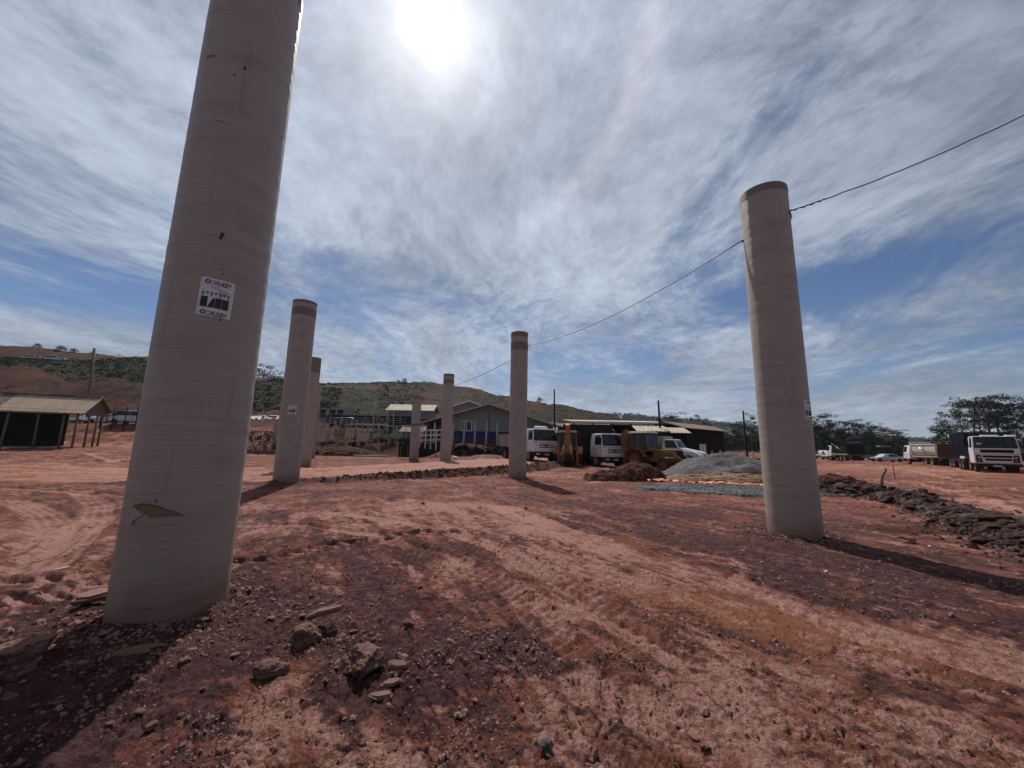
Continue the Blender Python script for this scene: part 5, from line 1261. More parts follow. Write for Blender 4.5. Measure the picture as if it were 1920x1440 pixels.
# --- white house with pale roof on the terrace
def gable_house(name, label, loc, rz, W, L, hw, hr, mroof, mwall, over=.5, band=None, bh=0, nsheet=8, ridge='x'):
    "ridge runs along local x (length L); walls at y=0 and y=W"
    t = thing(name, label, 'building', loc, rz)
    th = .15
    MB().box((0, th / 2, hw / 2 - .5), (L, th, hw + 1)).build('wall', mwall, t); MB().box((0, W - th / 2, hw / 2 - .5), (L, th, hw + 1)).build('wall', mwall, t)
    for s in (-1, 1):
        x0, x1 = (s * L / 2, s * (L / 2 - th)); m = MB(); m.prism([(th + .002, -1), (W - th - .002, -1), (W - th - .002, hw - .03), (W / 2, hr - .10), (th + .002, hw - .03)], min(x0, x1), max(x0, x1)); m.build('gable_wall', mwall, t)
    k = (hr - hw) / (W / 2)
    for i in range(nsheet):
        a, b = -L / 2 - over + (L + 2 * over) * i / nsheet, -L / 2 - over + (L + 2 * over) * (i + 1) / nsheet - .02
        m = MB(); corr(m, (a, -over, hw - k * over + .04), (b, -over, hw - k * over + .04), (b, W / 2, hr + .04), (a, W / 2, hr + .04), 6, .02); m.build('roof_sheet', mroof, t, fix=False)
        m = MB(); corr(m, (b, W + over, hw - k * over + .04), (a, W + over, hw - k * over + .04), (a, W / 2, hr + .035), (b, W / 2, hr + .035), 6, .02); m.build('roof_sheet', mroof, t, fix=False)
    for s in (-1, 1):                                  # barge boards
        for y0, y1 in ((-over, W / 2), (W + over, W / 2)):
            MB().hexa([(s * (L / 2 + over), y0, hw - k * over - .12), (s * (L / 2 + over) + .04, y0, hw - k * over - .12), (s * (L / 2 + over) + .04, y0, hw - k * over + .08), (s * (L / 2 + over), y0, hw - k * over + .08), (s * (L / 2 + over), y1, hr - .12), (s * (L / 2 + over) + .04, y1, hr - .12), (s * (L / 2 + over) + .04, y1, hr + .09), (s * (L / 2 + over), y1, hr + .09)]).build('barge_board', M_WHITEW, t)
    if band: MB().box((0, -.012, bh / 2 - .3), (L + .03, .03, bh + .6)).build('painted_band', band, t)
    return t
def window(t, c, w, h, mframe, mg=M_GLASS, n=2, axis='y', d=.05):
    "window on a wall facing local -y (axis y) or +-x"
    f = MB()
    def B(u, v, su, sv, dd, q): q.box((c[0] + u, c[1] - dd / 2, c[2] + v) if axis == 'y' else (c[0] + (dd / 2) * (1 if axis == 'x' else -1), c[1] + u, c[2] + v), (su, dd, sv) if axis == 'y' else (dd, su, sv))
    for u in (-w / 2, w / 2): B(u, 0, .09, h + .09, d, f)
    for v in (-h / 2, h / 2): B(0, v, w - .09, .09, d, f)
    fr = f.build('window', mframe, t)
    for k in range(n):
        g_ = MB(); B(-w / 2 + w * (k + .5) / n, 0, w / n - .10, h - .09, d * .4, g_); g_.build('pane', mg, fr)
    for k in range(1, n):
        g_ = MB(); B(-w / 2 + w * k / n, 0, .07, h - .09, d * .9, g_); g_.build('mullion', mframe, fr)
c = AT(768, 792, 80); hs = gable_house('white_house', 'small white house with cream sheet roof on the terrace below the brown hill', (c.x, 80, c.z), R(-1), 5, 8.7, 2.75, 3.95, M_ROOF2, M_WALLG, .7, M_BLUE, .75, 8)
for x in (-2.3, 0, 2.3): window(hs, (x, -.0, 2.35), .95, .38, M_WHITEW, M_GLASS, 1)

# --- the blue and grey hall
Y = 49.0; c = AT(915, 832, Y); zb = c.z
top = AT(917, 759.5, Y).z - zb; xl = AT(787, 794, Y).x - c.x; zl = AT(787, 794, Y).z - zb; xr = AT(1035, 800, Y).x - c.x
t = thing('blue_and_grey_hall', 'long low hall with grey gable front and deep blue painted base behind the middle pipes', 'building', (c.x, Y, zb), 0)
xw = AT(846, 800, Y).x - c.x; sl = (top - zl) / (0 - xl); zw = top - sl * (0 - xw)
MB().prism([(xw, 1.55), (xr, 1.55), (xr, top + sl * (0 - xr)), (0, top - .05), (xw, zw - .05)], 0, .2, 'y').build('gable_wall', M_WALLG, t)
MB().box(((xw + xr) / 2, .085, .525), (xr - xw, .23, 2.05)).build('painted_base', M_BLUE, t)
for x in (-2.9, -1.0, 1.2, 2.9): MB().box((x, -.008, 3.0 if abs(x) < 2 else 2.6), (.05, .02, 2.6 if abs(x) < 2 else 2.0)).build('panel_joint', M_CONC, t)
MB().box((.05, -.03, 2.4), (.10, .06, 3.3)).build('down_pipe', M_BLUEW, t)
wc = AT(875, 799, Y); window(t, (wc.x - c.x, -.0, wc.z - zb), 1.25, 1.15, M_WHITEW, M_GLASS2, 2)
sh = MB(); sh.box((wc.x - c.x, -.05, wc.z - zb + .75), (1.5, .25, .08)); sh.build('window_hood', M_WALLW, t)
for k in range(8):
    ya, yb_ = -.9 + 24 * k / 8, -.9 + 24 * (k + 1) / 8 - .03
    m = MB(); corr(m, (xl, yb_, zl), (xl, ya, zl), (0, ya, top + .08), (0, yb_, top + .08), 8, .02); m.build('roof_sheet', M_ROOF, t, fix=False)
    m = MB(); corr(m, (xr + 1, ya, top - sl * (xr + 1) + .08), (xr + 1, yb_, top - sl * (xr + 1) + .08), (0, yb_, top + .075), (0, ya, top + .075), 8, .02); m.build('roof_sheet', M_ROOF, t, fix=False)
for a, b in ((xl, 0), (xr + 1, 0)):
    za, zb_ = (zl if a < 0 else top - sl * a) + .02, top + .10
    MB().hexa([(a, -.98, za - .16), (a, -.92, za - .16), (b, -.92, zb_ - .16), (b, -.98, zb_ - .16), (a, -.98, za + .04), (a, -.92, za + .04), (b, -.92, zb_ + .02), (b, -.98, zb_ + .02)]).build('barge_board', M_CONCP, t)
MB().box(((xl + xw) / 2 + .6, 3.2, zl / 2), (xw - xl + .4, .15, zl)).build('porch_back_wall', M_WALLG, t)
MB().box((xl + .9, 1.7, zl / 2), (.12, 3.0, zl)).build('porch_side_wall', M_WALLG, t)
MB().box((xw - .9, 3.1, 1.2), (.9, .08, 2.2)).build('door', M_BLUEW, t)
for x in (xl + .5, (xl + xw) / 2, xw - .3):
    MB().box((x, -.4, zl / 2 - .5), (.14, .14, zl + 1.3)).build('porch_post', M_WHITEW, t)
MB().box((2.0, 12, .5), (xr - xw - .4, 23.5, 1)).build('floor_block', M_CONC, t)
MB().box((xw + .1, 12, 1.3), (.15, 23.0, 2.6)).build('side_wall', M_WALLG, t); MB().box((xr - .1, 12, 1.3), (.15, 23.0, 2.6)).build('side_wall', M_WALLG, t)
# second roof behind it and the hut in the grass
c = AT(884, 790, 60); gable_house('grey_roofed_hall', 'second grey hall whose roof peak shows above the blue and grey hall', (c.x + 2.9, 60, c.z), R(90), 5.8, 8, 1.7, 2.75, M_ROOF, M_WALLG, .5, None, 0, 6)
c = AT(768, 832, 55); hs = gable_house('small_hut', 'tiny grey hut with blue base in the grass left of the short far pipe', (c.x + .2, 55, c.z - .1), 0, 3, 2.6, 1.9, 2.5, M_ROOF3, M_WALLG, .4, M_BLUE, .9, 3)
window(hs, (.2, 0, 1.5), .5, .4, M_BLUEW, M_GLASS, 1)
# --- row of bare concrete stalls and the long roof behind the gate
c = AT(650, 792, 84); t = thing('concrete_stalls', 'low row of unfinished grey concrete stalls with dark openings behind the black car', 'building', (c.x, 84, c.z))
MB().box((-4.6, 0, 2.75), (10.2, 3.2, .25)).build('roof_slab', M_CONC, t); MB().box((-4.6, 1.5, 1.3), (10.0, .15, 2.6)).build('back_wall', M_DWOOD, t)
for k in range(6): MB().box((-9.3 + 1.9 * k, -.4 + .0, 1.3), (.75 if k % 2 else .35, 2.6, 2.65)).build('pier', M_CONC, t)
for k in range(5): MB().box((-8.35 + 1.9 * k, -1.2, .45 + .25 * (k % 2)), (1.3, .12, .9 + .5 * (k % 2))).build('low_wall', M_CONC, t)
t = thing('long_open_shelter', 'long low shelter with pale roof edge and blue rear wall, below the white house', 'shelter', (c.x + 7.2, 74, AT(720, 797, 74).z))
for k in range(9): MB().box((-7 + 2 * k, 0, 1.95), (1.97, 3.4, .08), rx=R(4)).build('roof_sheet', M_TIPLIGHT, t)
for k in range(8): MB().tube([(-7.6 + 2.2 * k, -1.5, -1), (-7.6 + 2.2 * k, -1.5, 1.9)], .06, 6).build('post', M_CONCP, t)
MB().box((1, 1.6, 1.1), (17, .12, 1.5)).build('back_wall', M_BLUE, t)
for k in range(3): MB().cyl((-7.5, -1.5, .5 + .35 * k), (9, -1.5, .5 + .35 * k), .035, 5).build('rail', M_CONCP, t)

# --- the dark roofs behind the trucks
c = AT(1150, 862, 42); t = thing('black_open_workshop', 'long dark open workshop with pale roof edge behind the tipper trucks and diggers', 'shed', (c.x, 42, gz(c.x, 42)))
xa, xb = AT(1070, 800, 42).x - c.x, AT(1256, 800, 42).x - c.x; he = AT(1150, 791, 42).z - t.location.z
for k in range(10):
    a, b = xa + (xb - xa) * k / 10, xa + (xb - xa) * (k + 1) / 10 - .03
    m = MB(); corr(m, (a, -.6, he), (b, -.6, he), (b, 6, he + .55), (a, 6, he + .55), 6, .02); m.build('roof_sheet', M_ROOF2, t, fix=False)
MB().box(((xa + xb) / 2, -.62, he - .10), (xb - xa, .06, .16)).build('eave_board', M_WHITEW, t)
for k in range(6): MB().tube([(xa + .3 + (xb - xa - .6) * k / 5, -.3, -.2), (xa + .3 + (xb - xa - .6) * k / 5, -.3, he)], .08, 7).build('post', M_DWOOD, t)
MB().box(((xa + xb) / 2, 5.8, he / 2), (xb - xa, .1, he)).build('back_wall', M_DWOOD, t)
for k, (u, w_) in enumerate(((.62, .5), (.70, .9), (.78, .5))): MB().box((xa + (xb - xa) * u, 5.6, he * .62), (w_, .04, .5)).build('opening', M_PAPER, t)
c = AT(1098, 862, 46); gable_house('low_brown_roof', 'low brown roof peak half hidden behind the black tipper body', (c.x, 46, gz(c.x, 46)), 0, 7, 6.5, 3.0, 4.2, M_ROOF3, M_DWOOD, .4)

c1, c2 = AT(1240, 789.5, 41), AT(1336, 795, 50); 
t = thing('dark_brown_house', 'dark timber house with brown low gable roof and white window right of the bonneted truck', 'building', (c1.x, 41, gz(c1.x, 41)))
gz0 = t.location.z; RA = c1 - t.location; RB = Vector((AT(1338, 795, 49).x, 49, c1.z - .0)) - t.location
EA = Vector((AT(1287, 802, 38.8).x, 38.8, AT(1287, 802, 38.8).z)) - t.location; EB = Vector((AT(1368, 805, 46).x, 46, EA.z + gz0 + .0)) - t.location
LA = Vector((AT(1205, 802, 43).x, 43.2, EA.z + gz0)) - t.location; LB = LA + (RB - RA)
for i in range(8):
    u0, u1 = i / 8, (i + 1) / 8 - .004
    m = MB(); corr(m, EA.lerp(EB, u0), EA.lerp(EB, u1), RA.lerp(RB, u1), RA.lerp(RB, u0), 6, .02); m.build('roof_sheet', M_ROOF3, t, fix=False)
    m = MB(); corr(m, LA.lerp(LB, u1), LA.lerp(LB, u0), RA.lerp(RB, u0), RA.lerp(RB, u1), 6, .02); m.build('roof_sheet', M_ROOF3, t, fix=False)
def inn(p, q, f): return p.lerp(q, f)
e0, e1, l0, l1 = inn(EA, LA, .12) + (EB - EA) * .10, inn(EB, LB, .12) - (EB - EA) * .06, inn(LA, EA, .12) + (EB - EA) * .10, inn(LB, EB, .12) - (EB - EA) * .06
def wallp(a, b, za, zb_, name='wall', m_=M_DWOOD, off=.0):
    n_ = (b - a).cross(Vector((0, 0, 1))).normalized() * .06
    MB().hexa([Vector((a.x, a.y, za)) + n_ * off, Vector((b.x, b.y, za)) + n_ * off, Vector((b.x, b.y, za)) - n_, Vector((a.x, a.y, za)) - n_, Vector((a.x, a.y, zb_)) + n_ * off, Vector((b.x, b.y, zb_)) + n_ * off, Vector((b.x, b.y, zb_)) - n_, Vector((a.x, a.y, zb_)) - n_]).build(name, m_, t)
for a, b in ((e0, e1), (l0, l1)):
    k = max(8, int((b - a).length / .35))
    for i in range(k): wallp(a.lerp(b, i / k), a.lerp(b, (i + .93) / k), -.5, EA.z + .05, 'wall_board')
for (a, b) in ((l0, e0), (l1, e1)):
    k = 16
    for i in range(k):
        f = (i + .5) / k; zt = EA.z + (RA.z - EA.z) * (1 - abs(f - .5) * 2) * .95; wallp(a.lerp(b, i / k), a.lerp(b, (i + .93) / k), -.5, zt, 'wall_board')
w0 = e0.lerp(e1, .30); w1 = e0.lerp(e1, .46); n_ = (e1 - e0).cross(Vector((0, 0, 1))).normalized()
for f0, f1 in ((0, .45), (.55, 1)):
    a, b = w0.lerp(w1, f0) + n_ * .08, w0.lerp(w1, f1) + n_ * .08; wallp(a, b, 1.05, 2.15, 'shutter', M_WHITEW, .2)

# --- pale lean roofs behind the second digger
for k, (px, py, w_) in enumerate(((1222, 806, 3.2), (1262, 809, 3.0))):
    c = AT(px, py, 37.5); q = thing('lean_roof', ['pale sheet lean-to roof just above the yellow digger cab', 'white edged sheet lean-to roof above the bonneted truck body'][k], 'shelter', (c.x, 37.5, c.z), R(-4))
    for i in range(4):
        m = MB(); corr(m, (-w_ / 2 + w_ * i / 4, -.8, -.15), (-w_ / 2 + w_ * (i + 1) / 4 - .02, -.8, -.15), (-w_ / 2 + w_ * (i + 1) / 4 - .02, 1.2, .45), (-w_ / 2 + w_ * i / 4, 1.2, .45), 4, .02); m.build('roof_sheet', M_ROOF2, q, fix=False)
    for x in (-w_ / 2 + .1, w_ / 2 - .1): MB().tube([(x, -.6, gz(c.x, 37.5) - c.z), (x, -.6, -.1)], .05, 6).build('post', M_DWOOD, q)

# --- poles
def pole(label, a, b, Y, r=.09, m_=None, leanY=0, grp=None):
    p = AT(*b, Y); q = AT(*a, Y); q.y += leanY
    g0 = gz(p.x, p.y); base = Vector((p.x, p.y, min(p.z, g0)))
    o = thing('pole', label, 'pole', base); tt = q - base
    m = MB(); m.tube([(0, 0, -.3)] + [tt * f + Vector((.03 * math.sin(f * 7), 0, 0)) for f in (.3, .6, 1.0)], [r * 1.15, r, r * .95, r * .85], 8)
    m.build('trunk', m_ or M_DWOOD, o); return o
pole('tall brown wooden pole leaning behind the open shed roof', (177, 653), (163, 790), 52, .17, M_WOOD)
pole('thin dark pole standing above the orange boom truck cab, on the brown hill flank', (1039, 730), (1041, 850), 47, .10)
pole('crooked dark pole rising behind the yellow digger cab roof', (1234, 751), (1243, 862), 38, .11)
pole('thin dark pole between the dark timber house and the tall right pipe', (1393, 770), (1402, 858), 48, .11)
pole('slim grey pole right of the wire gate, leaning to the left', (704, 752), (697, 822), 60, .10, M_CONCP)
pole('slim grey pole standing before the short end of the white house', (728, 765), (722, 822), 64, .07, M_CONCP)
pole('tall thin grey pole in the green patch', (738, 768), (737, 832), 55, .06, M_CONCP)
u = thing('loose_wire', 'grey wire hanging in a loop from the top of the slim leaning pole', 'wire', AT(706, 755, 60))
a, b = Vector((0, 0, 0)), AT(719, 790, 60) - AT(706, 755, 60)
MB().tube([a.lerp(b, f) - Vector((.5 * f * (1 - f) * 2, 0, .9 * f * (1 - f) * 2)) for f in np.linspace(0, 1, 9)], .035, 5).build('strand', M_CONCP, u)

# --- fences
def fence(label, pts, Y, n, h=1.5, r=.06, m_=M_CONCP, wires=3, name='wire_fence', cat='fence', square=True, wr=.012):
    P0 = AT(*pts[0], Y[0]); P1 = AT(*pts[1], Y[1]); g0 = Vector((P0.x, P0.y, gz(P0.x, P0.y)))
    o = thing(name, label, cat, g0); tops = []
    for k in range(n):
        f = k / (n - 1); x = P0.x + (P1.x - P0.x) * f; y = P0.y + (P1.y - P0.y) * f; z = gz(x, y); b = Vector((x, y, z)) - g0
        m = MB(); dx, dy = rnd.uniform(-.06, .06), rnd.uniform(-.03, .03)
        if square: m.hexa([b + Vector((sx * r, sy * r, -.3)) for sx, sy in ((-1, -1), (1, -1), (1, 1), (-1, 1))] + [b + Vector((sx * r * .9 + dx, sy * r * .9 + dy, h)) for sx, sy in ((-1, -1), (1, -1), (1, 1), (-1, 1))])
        else: m.tube([b + Vector((0, 0, -.3)), b + Vector((dx, dy, h + rnd.uniform(-.1, .1)))], r, 7)
        m.build('post', m_, o); tops.append(b)
    for w in range(wires):
        zz = h * (.25 + .65 * w / max(1, wires - 1))
        MB().tube([b + Vector((0, -r, zz)) for b in tops], wr, 4).build('wire', M_WIRE, o)
    return o
fence('row of pale fence posts before the black rounded car on the terrace', ((607, 800), (720, 806)), (66, 66), 12, 1.75, .08, wires=2)
fence('dark post fence in front of the silver people carrier on the left terrace', ((142, 797), (300, 800)), (45.8, 45.4), 8, 2.6, .06, M_DWOOD, 3, square=False)
fence('pale concrete fence posts standing against the blue base of the hall', ((848, 832), (932, 836)), (45.2, 44.8), 5, 2.6, .10, wires=2)
fence('wire fence along the top of the dark bank right of the thin far pipe', ((596, 832), (668, 822)), (52.8, 56), 5, 2.0, .04, M_CONCP, 9, square=False)
fence('wire fence on the bank between the wire gate and the small hut', ((692, 826), (760, 832)), (57, 53), 5, 2.3, .05, M_CONCP, 7, square=False)
fence('wire mesh fence on the bank between the nearest and second pipe', ((455, 845), (525, 843)), (43, 44), 5, 1.9, .08, M_CONCP, 9)
fence('row of pale concrete posts in front of the dark house and red bank', ((1318, 850), (1440, 856)), (38, 42), 9, 1.45, .07, wires=3)
fence('thin dark poles on the ledge behind the workshop roof', ((1010, 800), (1120, 806)), (66, 70), 7, 3.2, .06, M_DWOOD, 2, square=False)
# gate with round headed frame
c = AT(640, 826, 57); g_ = thing('wire_gate', 'arched blue grey wire gate on top of the dark bank', 'gate', (c.x, 57, gz(c.x, 57)))
MB().tube([(-1.9, 0, -.3), (-1.9, 0, 2.1), (-1.75, 0, 2.7), (-1.3, 0, 3.05), (1.3, 0, 3.05), (1.75, 0, 2.7), (1.9, 0, 2.1), (1.9, 0, -.3)], .05, 6).build('frame', M_BLUECAR, g_)
for k in range(1, 8): MB().tube([(-1.9 + 3.8 * k / 8, 0, .1), (-1.9 + 3.8 * k / 8, 0, 2.9)], .02, 4).build('bar', M_WIRE, g_)
for k in range(7): MB().tube([(-1.85, 0, .2 + .42 * k), (1.85, 0, .2 + .42 * k)], .015, 4).build('bar', M_WIRE, g_)
MB().box((-2.1, .0, .95), (.3, .35, 2.1)).build('gate_post', M_CONCP, g_); MB().box((2.1, .0, .95), (.25, .3, 2.0)).build('gate_post', M_CONC, g_)
MB().box((-.4, .1, .8), (1.6, .05, 1.3)).build('plate', M_CONC, g_)
# mesh panel of woven wire
# ranch fence of white boards in front of the hall porch
c = AT(806, 845, 44); o = thing('white_board_fence', 'white painted post and rail fence on the brown plank wall before the hall porch', 'fence', (c.x, 44, AT(806, 833, 44).z))
for k in range(5):
    x = -1.2 + .62 * k; MB().box((x, 0, .55 - .12 * k + .25), (.11, .11, 2.3)).build('post', M_WHITEW, o)
for k in range(3):
    z = .35 + .55 * k; MB().hexa([(-1.3, -.09, z), (1.5, -.09, z + .12), (1.5, -.06, z + .12), (-1.3, -.06, z), (-1.3, -.09, z + .14), (1.5, -.09, z + .28), (1.5, -.06, z + .28), (-1.3, -.06, z + .14)]).build('rail', M_WHITEW, o)
o = thing('plank_retaining_wall', 'retaining wall of upright dark brown planks behind the two far right row pipes', 'wall', (AT(806, 858, 45.6).x, 45.6, 0))
for k in range(30):
    MB().box((-3.6 + .27 * k, rnd.uniform(-.04, .04), .75 + rnd.uniform(-.12, .1)), (.235, .06, 1.75)).build('plank', M_DWOOD, o)
# low stone wall at the foot of the left bank
c = AT(490, 850, 42.2); o = thing('low_block_wall', 'low rough block wall between the nearest and the second pipe', 'wall', (c.x, 42.2, gz(c.x, 42.2)))
for k in range(14):
    for j in range(2): MB().box((-3 + .46 * k + .2 * j, rnd.uniform(-.03, .03), .12 + .22 * j), (.43, .3, .20)).build('block', M_STONE, o)

# --- pipes and boards lying about
def lying(name, label, cat, a, b, Y, r, m_, sq=False, lift=.0, n=6):
    A = AT(*a, Y[0]); B = AT(*b, Y[1]); A.z = gz(A.x, A.y) + r + lift; B.z = gz(B.x, B.y) + r + lift
    o = thing(name, label, cat, A); m = MB()
    if sq:
        d = (B - A); w_ = d.cross(Vector((0, 0, 1))).normalized() * r * 2.2; u_ = Vector((0, 0, r))
        m.hexa([-w_, d - w_, d + w_, w_, -w_ + u_, d - w_ + u_, d + w_ + u_, w_ + u_])
    else: m.tube([(B - A) * f for f in np.linspace(0, 1, n)], r, 8)
    m.build('length', m_, o); return o
lying('water_pipe', 'long thin pale pipe lying at the foot of the dark bank', 'pipe', (598, 851), (732, 855), (46, 43.5), .09, M_CONCP)
lying('board', 'white board tipped against the bank right of the sixth pipe', 'board', (848, 853), (858, 858), (41, 40), .05, M_WHITEW, True, .12)
lying('board', 'short white board lying below the hall, near the reddish soil heap', 'board', (867, 856), (876, 863), (39.5, 38), .05, M_WHITEW, True, .1)
lying('plank', 'flat pale plank lying on the soil in front of the second white truck', 'board', (1122, 868), (1152, 871), (26, 25.2), .06, M_TIPLIGHT, True, .04)
lying('steel_plate', 'dark flat plate under the foot of the short far pipe', 'plate', (752, 863), (768, 863), (37, 37), .05, M_TIPDARK, True, .02)

# --- heaps
def heap_mesh(rx, ry, h, seed, n=90, amp=.05, fr=3.0, shape=1.4, skew=0, rough=.02):
    u = np.linspace(-1.15, 1.15, n); X, Yy = np.meshgrid(u, u); r = np.hypot(X + .12 * vn(X * 2 + seed, Yy * 2, seed), Yy + .12 * vn(X * 2, Yy * 2 + 9, seed))
    prof = np.clip(1 - r, 0, 1); z = h * (1 - np.exp(-prof * shape * 1.6)) / (1 - math.exp(-shape * 1.6)) * (1 + .12 * X * skew)
    e = sst(prof, 0, .15)
    z = z + e * (amp * fbm(X * fr, Yy * fr, 4, seed) + rough * bil(X * fr * 4, Yy * fr * 4, 3, seed + 2)) - .22 * sst(r, .96, 1.12)
    V = np.stack([X * rx, Yy * ry, z], -1).reshape(-1, 3); return V, grid_faces(n, n)[:, ::-1]
def heap(name, label, cat, px, py, Y, rx, ry, h, m_, seed=1, rz=0, dz=0, **k):
    p = AT(px, py, Y); V, F = heap_mesh(rx, ry, h, seed, **k)
    c, s = math.cos(rz), math.sin(rz); x = V[:, 0] * c - V[:, 1] * s; y = V[:, 0] * s + V[:, 1] * c
    g_ = T(x + p.x, y + p.y); V = np.stack([x, y, V[:, 2] + g_ + dz], 1)
    o = np_mesh(name, V, F, m_); o.location = (p.x, p.y, 0)
    return tag(o, label, cat)
def grav(c1, c2, sc=60, bs=.6):
    def fn(N, b):
        co = N.co(); v_ = N.voro(co, sc, 'F1', 'Color'); n = N.noise(co, 1.6, 6, .6); nn = N.noise(co, sc * .4, 5, .7)
        c = N.mix(N.sep(v_)[0], c1, c2); c = N.mix(N.rng(n, .35, .75, 0, .5), c, tuple(k * .6 for k in c1)); c = N.mix(N.rng(nn, .48, .34, 0, .6), c, tuple(k * .3 for k in c1))
        N.put(b.inputs['Base Color'], c); N.put(b.inputs['Normal'], N.bump(nn, bs, .05))
    return fn
M_GRAVEL = mat('grey_crushed_stone', (.2, .2, .2), .9, spec=.1, fn=grav((.070, .067, .067), (.155, .148, .145), 22))
M_GRAVB = mat('blue_grey_gravel', (.15, .17, .18), .9, spec=.1, fn=grav((.045, .047, .050), (.16, .165, .168), 16, .9))
M_SANDY = mat('yellow_sand', (.4, .28, .16), .95, spec=.08, fn=grav((.19, .115, .07), (.36, .245, .15), 18, .8))
M_EARTH = mat('dark_red_earth', (.12, .05, .04), .95, spec=.08, fn=grav((.035, .015, .012), (.115, .052, .038), 9, .9))
M_EARTHP = mat('pinkish_earth', (.2, .1, .08), .95, spec=.08, fn=grav((.12, .062, .055), (.22, .13, .115), 9, .8))
heap('gravel_heap', 'big rounded grey gravel heap left of the tall right pipe', 'heap', 1362, 880, 23.3, 3.75, 2.6, 1.36, M_GRAVEL, 3, n=150, amp=.16, fr=3.0, shape=1.0, rough=.07, skew=-.4)
heap('sand_bank', 'low bank of yellow sand along the foot of the grey gravel heap', 'heap', 1372, 899, 20.0, 3.8, 1.0, .34, M_SANDY, 8, n=110, amp=.14, fr=5, rough=.12, shape=1.2)
heap('earth_heap', 'dark red earth heap with a pointed top just left of the grey gravel heap', 'heap', 1195, 884, 20.2, 1.5, 1.1, .80, M_EARTH, 11, n=110, amp=.16, fr=3.5, rough=.14)
heap('earth_heap', 'lower lumpy dark earth heap in front of the second white truck', 'heap', 1143, 888, 19.2, 1.3, .8, .42, M_EARTH, 15, n=90, amp=.16, fr=4, rough=.14)
heap('earth_heap', 'small pinkish soil heap below the hall, left of the middle pipe', 'heap', 914, 862, 36, 2.9, 1.8, .62, M_EARTHP, 19, n=80, amp=.10, fr=3, rough=.08)
heap('earth_heap', 'rough dark earth ridge with pale crumbs right of the tall right pipe', 'heap', 1560, 903, 17.5, 1.7, .9, .55, M_EARTH, 23, n=80, amp=.15, fr=4, rough=.14)
heap('earth_heap', 'dark scrubby soil mound at the left foot of the bank near the thin pole', 'heap', 640, 850, 46.5, 4.5, 2.2, .9, M_EARTH, 29, n=80, amp=.3, fr=4, rough=.25)
p = AT(1372, 915, 15.6); V, F = heap_mesh(3.7, 1.9, .05, 37, n=120, amp=.02, fr=6, rough=.03); V[:, 2] += T(V[:, 0] + p.x, V[:, 1] + p.y) + .04
o = np_mesh('gravel_patch', V, F, M_GRAVB); o.location = (p.x, p.y, 0); tag(o, 'flat strip of blue grey gravel spread in front of the orange netting', 'gravel')
p = AT(1640, 908, 15.6); V, F = heap_mesh(1.9, 1.0, .26, 41, n=90, amp=.05, fr=5, rough=.06); V[:, 2] += T(V[:, 0] + p.x, V[:, 1] + p.y)
o = np_mesh('gravel_patch', V, F, M_GRAVB); o.location = (p.x, p.y, 0); tag(o, 'mound of blue grey gravel beside the rubble ridge, below the bent branch', 'gravel')

# --- orange netting and the blue sheet
def cloth(name, label, cat, pts, w0, m_, seed, ny=9, nx=120, lift=.05, fold=.10):
    C = spline([Vector((G(a, b)[0], G(a, b)[1], 0)) for a, b in pts], 8); L = len(C); u = np.linspace(0, L - 1, nx); cx = np.interp(u, range(L), [c.x for c in C]); cy = np.interp(u, range(L), [c.y for c in C])
    v_ = np.linspace(-1, 1, ny)[:, None]; wid = w0 * (.55 + .6 * np.abs(vn(u * .13, u * 0, seed)))[None, :]
    X = cx[None, :] + 0 * v_ + .06 * vn(u[None, :] * .4, v_ * 2, seed + 1); Yv = cy[None, :] + v_ * wid
    Z = T(X, Yv) + lift + fold * np.abs(vn(X * 2.3, Yv * 2.0, seed)) + fold * .6 * vn(X * 6, Yv * 5, seed + 3) + fold * 1.2 * (1 - v_ ** 2) * np.abs(vn(X * .9, Yv * 0, seed + 9))
    o = np_mesh(name, np.stack([X, Yv, Z], -1).reshape(-1, 3), grid_faces(ny, nx)[:, ::-1], m_); return tag(o, label, cat)
M_NET = mat('orange_netting', (.62, .13, .06), .7, fn=lambda N, b: N.put(b.inputs['Base Color'], N.mix(N.noise(N.co(), 5, 5, .7), (.40, .085, .048), (.58, .19, .125))))
cloth('orange_netting', 'crumpled orange safety netting lying along the sand between gravel strip and heap', 'netting', ((1215, 903), (1250, 903), (1300, 907), (1360, 908), (1400, 912), (1460, 911)), .26, M_NET, 3, nx=220, fold=.10)
M_BTARP = mat('blue_tarpaulin', (.012, .022, .06), .35, fn=lambda N, b: N.put(b.inputs['Base Color'], N.mix(N.noise(N.co(), 2.4, 5), (.008, .014, .04), (.03, .05, .11))))
p = AT(1412, 858, 26); o = thing('blue_tarpaulin', 'dark blue tarpaulin draped over a long low load behind the gravel heap', 'tarpaulin', (p.x, 26, gz(p.x, 26)))
V, F = heap_mesh(2.1, .9, .75, 51, n=60, amp=.12, fr=3, shape=2.6, rough=.05); np_mesh('sheet', V, F, M_BTARP, o)
MB().tube([(-1.75, -.3, .55), (-1.55, -.35, .68), (-1.3, -.4, .6)], [.10, .16, .08], 10).build('white_bundle', M_PAPER, o)

